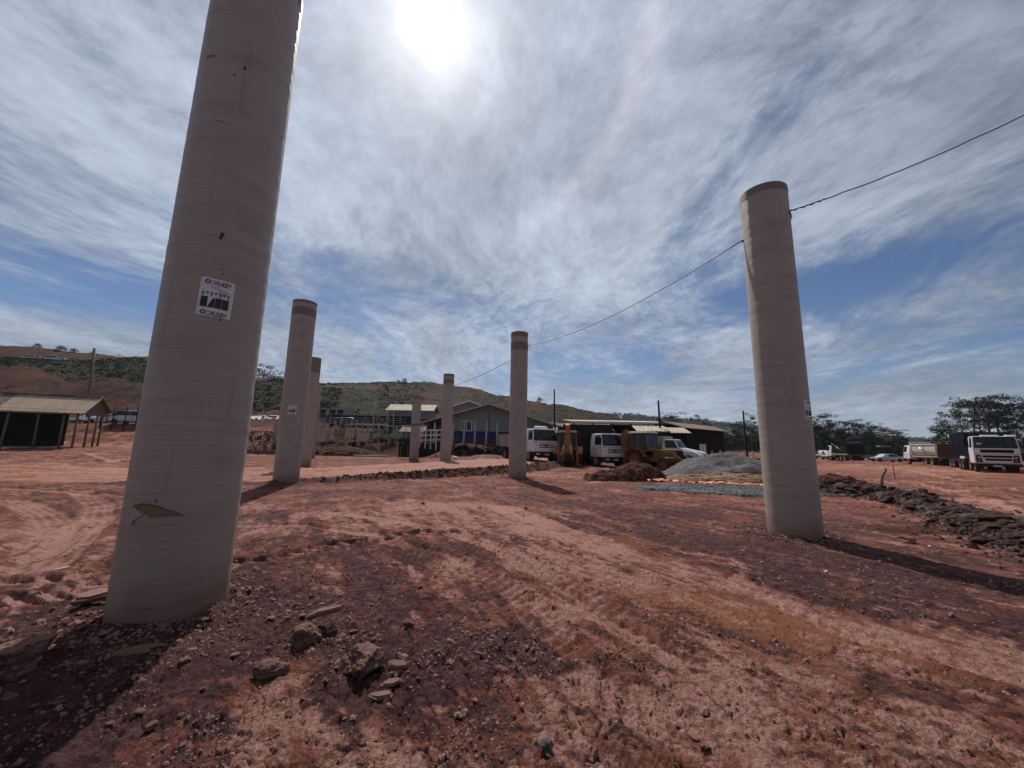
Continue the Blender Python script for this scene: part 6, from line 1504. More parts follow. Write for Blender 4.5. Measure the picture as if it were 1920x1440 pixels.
# --- branch, stake and bits
p = G(1652, 912); o = thing('branch', 'bent pale branch stuck upright in the rubble ridge', 'branch', (p.x, p.y, gz(p.x, p.y)))
k = AT(1660, 886, p.y) - AT(1652, 912, p.y)
MB().tube([(0, 0, -.1), (k.x * .35, 0, k.z * .5 + .15), (k.x * .8, 0, k.z * .8 + .15), (k.x * 1.1, 0, k.z + .17)], [.055, .06, .055, .065], 8).build('stem', mat('bark', (.28, .2, .13), .9, fn=plank_fn), o)
for d in (-.07, .0, .07): MB().tube([(k.x * 1.1, 0, k.z + .12), (k.x * 1.1 + d, 0, k.z + .25)], [.03, .015], 5).build('twig', M_WOOD, o)
p = G(1678, 896); o = thing('stake', 'thin upright wooden stake on the open yard right of the bent branch', 'stake', (p.x, p.y, gz(p.x, p.y)))
k = AT(1674, 870, p.y) - AT(1678, 896, p.y); MB().tube([(0, 0, -.1), (k.x, 0, k.z)], .022, 6).build('rod', M_DWOOD, o)
for i, (px, py) in enumerate(((1678, 895),)): pass
TW = [(((1124, 1300), (1135, 1250), (1172, 1220)), 'dry bent twig lying on the pale crust in the middle foreground'), (((1320, 1310), (1350, 1335), (1372, 1360)), 'straight dark twig half buried in the right foreground'), (((1150, 1200), (1175, 1240), (1230, 1250)), 'thin curved root lying just above the dry bent twig')]
for pts, la in TW:
    b0 = G(*pts[0]); b0.z = gz(b0.x, b0.y); o = thing('twig', la, 'twig', b0); m = MB(); q = []
    for a in spline([Vector((G(*s)[0], G(*s)[1], 0)) for s in pts], 5): q.append(Vector((a.x, a.y, gz(a.x, a.y) + .012)) - b0)
    m.tube(q, .0028, 5); m.build('stem', M_DWOOD, o)
def scrap(label, px, py, w_, l_, rz, col, name='chip_of_wood', cat='chip'):
    p = G(px, py); p.z = gz(p.x, p.y) + .012; o = thing(name, label, cat, p, R(rz)); m = MB(); m.box((0, 0, 0), (w_, l_, .02), top=(.8, .9)); m.build('piece', mat(name, col, .8), o, bevel=.003)
scrap('slim pale wood chip on the rutted soil left of the nearest pipe', 119, 1065, .03, .17, -25, (.50, .42, .36))
scrap('tiny yellow scrap beside the tyre track right of the nearest pipe', 482, 1055, .015, .02, 0, (.6, .45, .05), 'yellow_scrap', 'scrap')
scrap('small white scrap on the purple soil at the right, below the rubble ridge', 1743, 1025, .05, .03, 20, (.7, .68, .65), 'white_scrap', 'scrap')
scrap('little cream scrap near the shadow of the tall right pipe', 1549, 1072, .06, .03, 30, (.55, .50, .35), 'cream_scrap', 'scrap')
scrap('weathered grey plank end in the gravel left of the rubble ridge', 1585, 928, .5, .08, -20, (.22, .18, .15), 'plank_end', 'board')
# ------------------------------------------------------------------ rocks and loose stones
def rockfn(c1, c2, dust=(.30, .18, .14)):
    def fn(N, b):
        co = N.co(); n = N.noise(co, 5, 8, .7); n2 = N.noise(co, 26, 5, .7); v_ = N.voro(co, 9, 'DISTANCE_TO_EDGE')
        c = N.mix(N.rng(n, .3, .7), c1, c2); nz = N.sep(N.n.new('ShaderNodeNewGeometry').outputs['Normal'])[2]
        c = N.mix(N.m('MULTIPLY', N.rng(nz, .1, .9), N.rng(n2, .35, .65, .25, .9)), c, dust)
        c = N.mix(N.rng(n2, .60, .74, 0, .3), c, tuple(min(.5, k * 1.7) for k in dust))
        N.put(b.inputs['Base Color'], c); N.put(b.inputs['Normal'], N.bump(N.m('ADD', n2, N.m('MULTIPLY', n, 1.2)), .8, .02))
    return fn
M_ROCK = mat('purple_brown_rock', (.1, .06, .06), .9, spec=.12, fn=rockfn((.060, .032, .030), (.165, .096, .084), (.27, .15, .115)))
M_ROCK2 = mat('dark_rubble_rock', (.06, .04, .04), .9, spec=.12, fn=rockfn((.014, .008, .008), (.055, .032, .029), (.075, .038, .031)))
M_ROCKG = mat('dark_green_rock', (.03, .045, .04), .7, fn=rockfn((.012, .017, .015), (.040, .048, .044), (.10, .075, .062)))
M_SLATE = mat('pale_slate', (.3, .2, .17), .9, spec=.12, fn=rockfn((.14, .072, .058), (.27, .150, .118), (.33, .195, .155)))

def rock_mesh(seed, sub=3, flat=.75, ang=.35, rough=.06):
    q = random.Random(seed); b = bmesh.new(); bmesh.ops.create_icosphere(b, subdivisions=sub, radius=1)
    planes = [(Vector((q.gauss(0, 1), q.gauss(0, 1), q.gauss(0, 1))).normalized(), q.uniform(.55, .95)) for _ in range(11)]
    o = Vector((q.uniform(0, 50), q.uniform(0, 50), q.uniform(0, 50)))
    from mathutils import noise as mn
    for v_ in b.verts:
        p = v_.co.normalized(); r = 1.0
        for n_, d in planes:
            c = p.dot(n_)
            if c > 0: r = min(r, d / max(c, 1e-3))
        r = r * (1 + ang * .5 * mn.noise(p * 1.3 + o)) + rough * mn.noise(p * 4 + o) + rough * .6 * mn.noise(p * 9 + o)
        v_.co = p * r; v_.co.z *= flat
    me = bpy.data.meshes.new('rock'); b.to_mesh(me); b.free(); return me
def put_rock(me, m_, p, s, rz, rx=0, label='', group=None, name='rock', cat='rock', sink=.3, sc=(1, 1, 1)):
    key = (me.name, m_.name)
    if key not in _rk:
        k = me.copy(); k.materials.clear(); k.materials.append(m_); _rk[key] = k
    o = link(name, _rk[key]); o.location = (p.x, p.y, gz(p.x, p.y) + s * sc[2] * (.55 - sink)); o.rotation_euler = (rx, rx * .6, rz); o.scale = (s * sc[0], s * sc[1], s * sc[2])
    return tag(o, label, cat, group)
_rk = {}
def slate_mesh(seed):
    q = random.Random(seed); n = q.choice((6, 7, 8)); b = bmesh.new(); pts = []
    for i in range(n):
        a = 2 * math.pi * (i + q.uniform(-.3, .3)) / n; r_ = q.uniform(.65, 1.1); pts.append((r_ * math.cos(a), r_ * math.sin(a)))
    rings = []
    for z, k, j in ((-.22, .80, .04), (-.08, 1.0, .05), (.04, .96, .06), (.10, .80, .03), (.20, .74, .05)):
        rings.append([b.verts.new((x * k + q.uniform(-j, j), y * k + q.uniform(-j, j), z + q.uniform(-.03, .03))) for x, y in pts])
    for r0, r1 in zip(rings, rings[1:]):
        for i in range(n): b.faces.new((r0[i], r0[(i + 1) % n], r1[(i + 1) % n], r1[i]))
    b.faces.new(rings[0][::-1]); b.faces.new(rings[-1]); bmesh.ops.triangulate(b, faces=[f for f in b.faces if len(f.verts) > 4])
    me = bpy.data.meshes.new('slate'); b.to_mesh(me); b.free(); return me
BIG = [rock_mesh(100 + k, 5, .85, .4, .07) for k in range(5)]
MED = [rock_mesh(200 + k, 3, .7, .35, .08) for k in range(8)]
SM = [rock_mesh(300 + k, 2, .65, .3, .08) for k in range(6)]
FLT = [slate_mesh(400 + k) for k in range(5)]
for b_ in BIG:
    for f in b_.polygons: f.use_smooth = False
def PR(px, py): return G(px, py)
put_rock(BIG[0], M_ROCK, PR(568, 1207), .132, 1.0, .2, 'rounded dark rock behind the other two boulders, pale slab leaning on its back', sink=.15, sc=(1.05, .9, .95))
put_rock(FLT[0], M_SLATE, PR(606, 1180), .15, .3, -.35, 'flat cream topped slab behind the rounded dark rock', sink=-.35, name='stone_slab', cat='stone slab')
put_rock(BIG[1], M_ROCK, PR(675, 1266), .155, 2.2, .1, 'largest foreground boulder, lumpy purple rock with pale crusted top', sink=.12, sc=(1.1, .9, 1.0))
put_rock(BIG[2], M_ROCK, PR(504, 1272), .095, .4, .1, 'smaller pale rock lying left of the largest foreground boulder', sink=.1, sc=(1.2, .8, .8))
put_rock(FLT[1], M_SLATE, PR(742, 1268), .08, .7, .5, 'upturned slate flake right of the largest boulder, upper one', sink=-.2, name='slate_flake', cat='slate flake', sc=(1.3, .5, 1))
put_rock(FLT[2], M_SLATE, PR(733, 1292), .06, .8, .2, 'slate flake right of the largest boulder, middle one', sink=.1, name='slate_flake', cat='slate flake', sc=(1.4, .6, 1))
put_rock(FLT[3], M_SLATE, PR(716, 1312), .075, .4, .1, 'slate flake below the largest boulder, lowest and flattest one', sink=.15, name='slate_flake', cat='slate flake', sc=(1.4, .6, 1))
put_rock(MED[0], M_ROCKG, PR(1026, 1402), .048, 1.2, .3, 'small dark green broken rock in the bottom middle foreground', sink=.1)
put_rock(FLT[4], M_SLATE, PR(172, 1137), .16, .1, .1, 'pale flat slab with dark underside left of the nearest pipe foot', sink=.0, name='stone_slab', cat='stone slab')
put_rock(BIG[3], M_ROCK, PR(15, 1262), .22, .9, .1, 'dark clod cut by the left edge of the picture', sink=.3)
put_rock(MED[1], M_ROCK, PR(765, 1182), .05, .3, .1, 'round stone on the pale chalky patch above the largest boulder')
put_rock(MED[2], M_SLATE, PR(361, 1226), .035, .3, .1, 'little white stone in the shadow edge of the nearest pipe')
put_rock(MED[3], M_SLATE, PR(343, 1252), .035, 1.3, .1, 'grey stone just below the little white stone')
put_rock(MED[4], M_ROCK, PR(262, 1228), .09, .6, .05, 'long flat dark stone inside the shadow of the nearest pipe', sc=(1.8, .6, .5))
put_rock(FLT[1], M_ROCK, PR(1700, 1017), .14, .4, .15, 'dark slab lying alone on the soil below the ochre pit', name='stone_slab', cat='stone slab', sink=0)
# scattered stones one could pick up
rr = random.Random(5); cnt = 0
def loose_at(px, py): return True
SPOTS = [(560, 1215, 130, 60, 34), (720, 1200, 90, 60, 20), (330, 1170, 150, 40, 26), (60, 1200, 110, 70, 26), (780, 1290, 80, 60, 12), (450, 1140, 60, 50, 12), (560, 1110, 120, 40, 14), (200, 1370, 160, 60, 14), (1250, 1220, 220, 90, 10), (1000, 1350, 260, 80, 8), (1500, 1350, 260, 80, 6), (1640, 1040, 110, 40, 12), (1100, 960, 180, 30, 12)]
for cx, cy, sx, sy, n in SPOTS:
    for k in range(n):
        px, py = rr.gauss(cx, sx), rr.gauss(cy, sy)
        if py < 930: continue
        p = PR(px, py)
        if any(math.hypot(p.x - a, p.y - b) < .5 for a, b, _ in PIPES): continue
        s = rr.choice((.009, .012, .015, .018, .022, .032)) * (1 if p.y < 5 else 1.8)
        me = rr.choice(SM + FLT[:2]); m_ = rr.choice((M_ROCK, M_ROCK, M_ROCK, M_SLATE))
        put_rock(me, m_, p, s, rr.uniform(0, 6), rr.uniform(-.3, .3), 'small loose stone scattered on the churned soil', 'loose stones scattered over the soil', 'stone', 'stone', .2, (rr.uniform(.8, 1.4), 1, rr.uniform(.6, 1)))

# base mound of the rubble ridge
def ridge_h(x, y):
    d, s, sd = pline(x, y, RIDGE); L = 9.5
    hmax = .32 * sst(s, 0, 1.6) * (.8 + .5 * vn(s * 1.1, s * 0, 9)) * (1 - .35 * sst(s, 3.5, 8)) ; w_ = .80 + .34 * vn(s * .9, s * 0, 5)
    q = np.clip(1 - (d / w_) ** 1.5, 0, 1); return hmax * q * (1 + .35 * vn(x * 2, y * 2, 6)), q
a, b = np.array(RIDGE).min(0) - 1.2, np.array(RIDGE).max(0) + 1.2
nx, ny = 170, 230; X, Yv = np.meshgrid(np.linspace(a[0], b[0], nx), np.linspace(a[1], b[1], ny)); H_, Q_ = ridge_h(X, Yv)
Z = T(X, Yv) + H_ * (.75 + .7 * vn(X * 1.3, Yv * 1.3, 12)) + .10 * bil(X * 4, Yv * 4, 3, 8) * sst(Q_, 0, .3) - .16 * (1 - sst(Q_, 0, .10))
V = np.stack([X, Yv, Z], -1).reshape(-1, 3); F = grid_faces(ny, nx)[:, ::-1]; keep = (Q_.ravel()[F] > 0).any(1)
u_, inv = np.unique(F[keep], return_inverse=True)
tag(np_mesh('rubble_ridge', V[u_], inv.reshape(-1, 4), M_EARTHP if False else mat('ridge_soil', (.08, .05, .045), .95, fn=grav((.022, .014, .013), (.070, .042, .038), 12, .9))), 'long low ridge of dark broken rubble running out of the picture at right', 'rubble ridge')
def ridge_at(x, y): h_, _ = ridge_h(np.array([x]), np.array([y])); return float(h_[0])
for k in range(285):
    i = rr.randrange(len(RIDGE) - 1); f = rr.random(); bx = RIDGE[i][0] * (1 - f) + RIDGE[i + 1][0] * f; by = RIDGE[i][1] * (1 - f) + RIDGE[i + 1][1] * f
    dd = rr.gauss(0, .52); dx, dy = RIDGE[i + 1][0] - RIDGE[i][0], RIDGE[i + 1][1] - RIDGE[i][1]; l_ = math.hypot(dx, dy); x, y = bx - dy / l_ * dd, by + dx / l_ * dd
    s = rr.choice((.04, .05, .065, .08, .10, .13)) * (1.0 if k > 16 else 1.7)
    o = put_rock(rr.choice(MED + FLT), M_ROCK2, Vector((x, y, 0)), s, rr.uniform(0, 6), rr.uniform(-.6, .6), 'dark angular rock lying in the long rubble ridge', 'rocks of the rubble ridge', 'rock', 'rock', .1, (rr.uniform(.8, 1.5), 1, rr.uniform(.6, 1)))
    o.location.z = Tz(x, y) + ridge_at(x, y) + s * .42
put_rock(BIG[4], M_ROCK2, PR(1866, 988), .30, .5, .1, 'biggest squarish block in the near end of the rubble ridge', sink=-.2, sc=(1.3, 1, .8))

# crumbs: thousands of tiny stones and clods, joined
def crumbs(name, P, S, m_, seed, label, cat):
    g_ = np.random.default_rng(seed); n = len(P)
    base = np.array([(1, 0, -.2), (.3, .95, -.2), (-.8, .6, -.2), (-.8, -.6, -.2), (.3, -.95, -.2), (.35, .3, .8), (-.45, .1, .7), (.1, -.45, .75)])
    tri = np.array([(0, 1, 5), (1, 6, 5), (1, 2, 6), (2, 3, 6), (3, 7, 6), (3, 4, 7), (4, 0, 7), (0, 5, 7), (5, 6, 7)])
    B = base[None] * g_.uniform(.6, 1.3, (n, 8, 3)); a = g_.uniform(0, 6.28, n); c, s = np.cos(a)[:, None], np.sin(a)[:, None]
    X = B[:, :, 0] * c - B[:, :, 1] * s; Y_ = B[:, :, 0] * s + B[:, :, 1] * c; Zz = B[:, :, 2] * g_.uniform(.4, 1.0, (n, 1))
    V = np.stack([X, Y_, Zz], -1) * S[:, None, None] + P[:, None, :]; F = tri[None] + (np.arange(n) * 8)[:, None, None]
    o = np_mesh(name, V.reshape(-1, 3), F.reshape(-1, 3), m_, smooth=False); return tag(o, label, cat, kind='stuff')
g_ = np.random.default_rng(3); N0 = 90000
r_ = 1.5 * np.exp(g_.uniform(0, 1, N0) ** 1.0 * math.log(9.5)); a_ = g_.uniform(-A0 * .97, A0 * .97, N0)
i_ = np.clip((np.log(r_ / 1.25) / math.log(58 / 1.25) * (NR - 1)).round().astype(int), 0, NR - 1); j_ = ((a_ + A0) / (2 * A0) * (NA - 1)).round().astype(int)
lo_ = g[0][2]['loose'].reshape(len(r_main), NA)[i_, j_]; clus = vn(r_ * np.sin(a_) * 1.7, r_ * np.cos(a_) * 1.7, 55)
ok = g_.uniform(0, 1, N0) < (.10 + .9 * lo_) * np.clip(.55 + clus, .05, 1); i_, j_ = i_[ok], j_[ok]; P_ = _GX[i_, j_]; S_ = g_.lognormal(-5.25, .6, len(P_)) * (1 + .10 * np.hypot(P_[:, 0], P_[:, 1])); S_ = np.clip(S_, .003, .045)
half = g_.uniform(0, 1, len(P_)) < .30
crumbs('soil_crumbs', P_[~half], S_[~half], M_ROCK, 1, 'dark crumbs of soil and stone strewn over the churned ground', 'soil crumbs')
crumbs('pale_crumbs', P_[half], S_[half] * .8, M_SLATE, 2, 'pale chips of stone strewn over the churned ground', 'stone chips')
# clods along the road bank and round the pipe feet
L_ = np.array(ROAD_N); k_ = g_.triangular(2.2, 5.0, len(L_) - 1.2, 2600); f0 = k_.astype(int); ff = (k_ - f0)[:, None]; C_ = L_[f0] * (1 - ff) + L_[f0 + 1] * ff + g_.normal(0, .34, (2600, 2))
hz = np.array([gz(x, y) for x, y in C_]); crumbs('bank_clods', np.column_stack([C_, hz + .01]), g_.lognormal(-3.5, .6, 2600).clip(.012, .13), M_EARTH, 4, 'dark earth clods heaped along the near edge of the pale road', 'earth clods')
Pp, Ss = [], []
for x, y, _ in PIPES[:8]:
    if math.hypot(x, y) > 22: continue
    n = 900 if math.hypot(x, y) < 10 else 300; a_ = g_.uniform(0, 6.28, n); d_ = .46 + np.abs(g_.normal(0, .28, n)); Pp += [(x + d * math.cos(a), y + d * math.sin(a)) for a, d in zip(a_, d_)]; Ss += list(g_.lognormal(-4.3, .55, n).clip(.004, .05))
Pp = np.array(Pp); hz = np.array([gz(x, y) for x, y in Pp]); crumbs('foot_clods', np.column_stack([Pp, hz + .004]), np.array(Ss), M_ROCK, 5, 'loose clods of soil pushed up round the feet of the pipes', 'soil clods')
k_ = g_.uniform(0, len(RIDGE) - 1.01, 9000); f0 = k_.astype(int); ff = (k_ - f0)[:, None]; L_ = np.array(RIDGE); C_ = L_[f0] * (1 - ff) + L_[f0 + 1] * ff + g_.normal(0, .60, (9000, 2))
hz = T(C_[:, 0], C_[:, 1]) + ridge_h(C_[:, 0], C_[:, 1])[0]; crumbs('ridge_rubble', np.column_stack([C_, hz + .015]), g_.lognormal(-3.6, .5, 9000).clip(.01, .09), M_ROCK2, 6, 'small dark rubble covering the long ridge at right', 'rubble')
n = 6500; a_ = g_.uniform(0, 6.28, n); d_ = np.sqrt(g_.uniform(0, 1, n)) * 1.04; c = AT(1372, 915, 15.6); C_ = np.stack([c.x + 3.6 * d_ * np.cos(a_), 15.6 + 1.85 * d_ * np.sin(a_)], 1)
crumbs('gravel_stones', np.column_stack([C_, T(C_[:, 0], C_[:, 1]) + .04 + .05 * (1 - d_ ** 2)]), g_.lognormal(-3.7, .35, n).clip(.012, .05), M_GRAVB, 8, 'loose blue grey stones of the flat gravel strip', 'gravel stones')
n = 3000; a_ = g_.uniform(3.14, 6.28, n); d_ = g_.normal(1.0, .06, n); c = AT(1362, 880, 23.3); C_ = np.stack([c.x + 3.75 * d_ * np.cos(a_), 23.3 + 2.6 * d_ * np.sin(a_)], 1)
crumbs('spilt_gravel', np.column_stack([C_, T(C_[:, 0], C_[:, 1]) + .03]), g_.lognormal(-3.5, .4, n).clip(.012, .07), M_GRAVEL, 9, 'grey stones spilt round the foot of the big gravel heap', 'spilt gravel')
# lumps on the dark earth heaps
for nm, px, py, Y, rx, ry, h_, n in (('a', 1195, 884, 20.2, 1.4, 1.0, .6, 700), ('b', 1143, 888, 19.2, 1.2, .8, .3, 500), ('c', 1560, 903, 17.5, 1.6, .9, .4, 500)):
    c = AT(px, py, Y); a_ = g_.uniform(0, 6.28, n); d_ = np.sqrt(g_.uniform(0, 1, n)); C_ = np.stack([c.x + rx * d_ * np.cos(a_), c.y + ry * d_ * np.sin(a_)], 1)
    hz = T(C_[:, 0], C_[:, 1]) + h_ * 1.15 * (1 - d_) ** .8; crumbs('heap_lumps', np.column_stack([C_, hz]), g_.lognormal(-2.9, .5, n).clip(.02, .15), M_EARTH, 7, {'a': 'lumps of earth on the pointed dark heap', 'b': 'lumps of earth on the lower dark heap', 'c': 'lumps of earth on the rough ridge right of the tall pipe'}[nm], 'earth lumps')

# ------------------------------------------------------------------ plants
def leaf_fn(c1, c2):
    def fn(N, b):
        co = N.co(); n = N.noise(co, 1.2, 4, .6); n2 = N.noise(co, 9, 3)
        c = N.mix(N.rng(N.m('ADD', N.m('MULTIPLY', n, .6), N.m('MULTIPLY', n2, .4)), .35, .65), c1, c2); N.put(b.inputs['Base Color'], c)
    return fn
M_LEAF = mat('dark_tree_leaves', (.03, .04, .02), .85, spec=.05, fn=leaf_fn((.007, .011, .006), (.030, .037, .018)))
M_SHRUB = mat('shrub_leaves', (.05, .07, .02), .85, spec=.05, fn=leaf_fn((.004, .007, .002), (.022, .026, .007)))
M_BARK = mat('tree_bark', (.10, .08, .065), .9, fn=plank_fn)
def leaves(centres, rad, n, size, seed, flat=.5):
    q = np.random.default_rng(seed); V = []; 
    for (c, r), k in zip(zip(centres, rad), n):
        d = q.normal(0, 1, (k, 3)); d /= np.linalg.norm(d, axis=1)[:, None]; d *= (q.uniform(.25, 1, k) ** .5)[:, None] * r; d[:, 2] *= flat
        p = np.array(c) + d; u = q.normal(0, 1, (k, 3)); u /= np.linalg.norm(u, axis=1)[:, None]; w = q.normal(0, 1, (k, 3)); w -= (w * u).sum(1)[:, None] * u; w /= np.linalg.norm(w, axis=1)[:, None]
        s = size * q.uniform(.6, 1.5, k)[:, None]; V.append(np.stack([p - u * s, p - w * s * .45, p + u * s, p + w * s * .45], 1))
    V = np.concatenate(V).reshape(-1, 3); return V, np.arange(len(V)).reshape(-1, 4)
def make_tree(kind, seed):
    q = random.Random(seed); h = 12.0; cs, rs_, ns = [], [], []; tr = MB()
    lean = q.uniform(-.6, .6)
    def bend(f): return Vector((lean * f * f, .3 * math.sin(f * 4 + seed), h * f))
    if kind == 'umbrella':
        tr.tube([bend(f) for f in np.linspace(0, .9, 8)], [.24 - .18 * f for f in np.linspace(0, 1, 8)], 6)
        for k in range(16):
            f = q.uniform(.38, .92); b = bend(f); a = q.uniform(0, 6.28); L = q.uniform(1.2, 4.0) * (1.25 - f * .45); e = b + Vector((math.cos(a) * L, math.sin(a) * L, q.uniform(.2, 2.6)))
            m = b.lerp(e, .5) + Vector((0, 0, -.25)); tr.tube([b, m, e], [.09, .06, .03], 4)
            for _ in range(3):
                c = e + Vector((q.gauss(0, .7), q.gauss(0, .7), q.gauss(.1, .25))); cs.append(tuple(c)); rs_.append(q.uniform(.5, 1.0)); ns.append(44)
        for k in range(6): c = bend(.97) + Vector((q.gauss(0, 1.4), q.gauss(0, 1.4), q.gauss(0, .3))); cs.append(tuple(c)); rs_.append(q.uniform(.7, 1.3)); ns.append(80)
        V, F = leaves(cs, rs_, ns, .14, seed, .55)
    elif kind == 'dense':
        tr.tube([bend(f) for f in np.linspace(0, .8, 6)], [.28 - .2 * f for f in np.linspace(0, 1, 6)], 6)
        for k in range(34):
            f = q.uniform(.12, 1.0); R_ = 3.3 * math.sin(math.pi * min(1, f * .86 + .12)) ** .7; a = q.uniform(0, 6.28); d = q.uniform(.3, 1) * R_
            e = bend(f * .95) + Vector((math.cos(a) * d, math.sin(a) * d, 0)); cs.append(tuple(e)); rs_.append(q.uniform(.9, 1.7)); ns.append(85)
            if k % 3 == 0: tr.tube([bend(f * .8), e], [.08, .03], 4)
        V, F = leaves(cs, rs_, ns, .22, seed, .75)
    else:  # lone stick tree with a few tufts
        tr.tube([bend(f) for f in np.linspace(0, .98, 8)], [.16 - .12 * f for f in np.linspace(0, 1, 8)], 6)
        for k in range(9):
            f = q.uniform(.55, 1); b = bend(f); a = q.uniform(0, 6.28); L = q.uniform(.5, 1.8); e = b + Vector((math.cos(a) * L, math.sin(a) * L, .4)); tr.tube([b, e], [.05, .02], 4); cs.append(tuple(e)); rs_.append(q.uniform(.5, 1.0)); ns.append(60)
        V, F = leaves(cs, rs_, ns, .15, seed, .5)
    t = thing('tree', 'x', 'tree'); tr.build('trunk', M_BARK, t, fix=False)
    np_mesh('crown', V, F, M_LEAF, t, smooth=False)
    return t
PROTO = {('umbrella', k): make_tree('umbrella', 10 + k) for k in range(3)}
PROTO.update({('dense', k): make_tree('dense', 20 + k) for k in range(3)}); PROTO[('tuft', 0)] = make_tree('tuft', 31); PROTO[('tuft', 1)] = make_tree('tuft', 32)
_used = set()
def tree(kind, v, px, Y, ytop, label, group=None, w=1.0):
    key = (kind, v); o = PROTO[key] if key not in _used else copy_tree(PROTO[key]); _used.add(key)
    b = spot(px, 850, Y); top = AT(px, ytop, Y).z; s = max(top - b.z, 1.0) / 12.0
    o.location = b; o.scale = (s * w, s * w, s); o.rotation_euler = (0, 0, rnd.uniform(0, 6.28)); o['label'] = label
    if group: o['group'] = group
    elif 'group' in o: del o['group']
    return o
ORD = ['first', 'second', 'third', 'fourth', 'fifth', 'sixth', 'seventh', 'eighth', 'ninth', 'tenth', 'eleventh', 'twelfth', 'thirteenth', 'fourteenth', 'fifteenth', 'sixteenth', 'seventeenth', 'eighteenth']
TR = sorted([(1810, 82, 778, 1.1), (1836, 84, 757, 1.25), (1858, 86, 750, 1.25), (1878, 83, 756, 1.15), (1788, 88, 788, 1.0), (1903, 80, 768, 1.1), (1930, 82, 762, 1.2), (1960, 80, 755, 1.2), (1846, 92, 768, 1.1), (1775, 90, 805, .9)])
for k, (px, Y, yt, w_) in enumerate(TR):
    tree('umbrella', k % 3, px, Y, yt, ORD[k] + ' tall umbrella tree from the left, behind the big white truck', 'umbrella trees behind the big white truck', w_)
for k, px in enumerate(range(1770, 1960, 22)): tree('dense', k % 3, px, 94 + 4 * (k % 3), 812 + 6 * (k % 2), ORD[k] + ' low dense tree from the left, under the umbrella trees', 'dense low trees behind the big white truck', 1.5)
TL = [(1528, 783, 'd'), (1545, 792, 'd'), (1556, 779, 'u'), (1566, 792, 'd'), (1585, 801, 'd'), (1597, 791, 'u'), (1608, 794, 'u'), (1621, 798, 'u'), (1636, 803, 'd'), (1646, 800, 'u'), (1658, 803, 'u'), (1672, 808, 'u'), (1684, 811, 'u'), (1692, 815, 'd')]
for k, (px, yt, kd) in enumerate(TL):
    tree('dense' if kd == 'd' else 'umbrella', k % 3, px, 104 + 5 * (k % 3), yt, ORD[k] + ' tree from the left pipe edge in the skyline row over the yard'.replace('left pipe edge', 'right pipe'), 'trees of the line beyond the right hand yard', 1.2)
for k, px in enumerate(range(1500, 1700, 13)): tree('dense', k % 3, px, 98 + 3 * (k % 3), 812 + 5 * (k % 2) + (px - 1500) * .05, ORD[k] + ' low dense tree from the right pipe, at the foot of the row', 'low dense trees beyond the right hand yard', 1.6)
for k, px in enumerate(range(1350, 1440, 11)): tree('dense', k % 3, px, 96 + 5 * (k % 3), 806 + 4 * (k % 3), ORD[k] + ' bushy tree counted rightwards from the dark house', 'bushy trees behind the dark house', 1.5)
tree('tuft', 0, 1306, 92, 782, 'thin tufted tree above the dark house roof, left one of a pair'); tree('tuft', 1, 1316, 92, 780, 'thin tufted tree above the dark house roof, right one of a pair')
tree('umbrella', 0, 1258, 92, 781, 'small spreading tree over the left part of the dark house roof', w=1.5); tree('tuft', 0, 1411, 92, 778, 'tall tufted tree just left of the tall right pipe'); tree('umbrella', 1, 1398, 94, 790, 'low spreading tree left of the tall tufted tree', w=1.3)
tree('dense', 1, 1330, 100, 795, 'dark tree behind the right end of the dark house roof', w=1.4); tree('dense', 2, 1290, 100, 792, 'dark tree behind the middle of the dark house roof', w=1.4)
# trees on the skyline at the left
for px, Y, yt, la, kd in ((25, 151, 643, 'flat topped skyline bush at the far left corner of the hill', 'dense'), (73, 150, 647, 'round skyline tree, left one of the pair on the left hill', 'dense'), (85, 150, 649, 'forked skyline tree, right one of the pair on the left hill', 'tuft'), (98, 150, 652, 'low skyline bush right of the tree pair', 'dense'), (137, 150, 658, 'small round skyline bush midway to the wooden pole', 'dense'), (190, 148, 664, 'spreading skyline tree just right of the tall wooden pole', 'umbrella'), (203, 146, 671, 'little skyline bush before the green knoll', 'dense'), (487, 300, 700, 'pale grey skyline tree right of the nearest pipe', 'umbrella'), (498, 300, 703, 'second pale skyline tree right of the nearest pipe', 'umbrella'), (603, 158, 716, 'dark skyline bush right of the thin far pipe', 'dense'), (633, 158, 720, 'second dark skyline bush right of the thin far pipe', 'dense'), (738, 164, 712, 'small peaked bush on the crest above the white house, left', 'dense'), (750, 164, 709, 'pointed bush on the crest above the white house, right', 'dense'), (1011, 168, 745, 'little skyline bush right of the middle pipe', 'dense'), (1020, 168, 748, 'second little skyline bush right of the middle pipe', 'tuft'), (1096, 168, 762, 'small skyline tree on the far right flank of the brown hill', 'tuft'), (1102, 168, 765, 'second small skyline tree on the right flank of the brown hill', 'tuft')):
    p = AT(px, 835, Y); tree(kd, 1 if kd != 'tuft' else 0, px, Y, yt, la, w=2.2 if kd == 'dense' else 1.5)
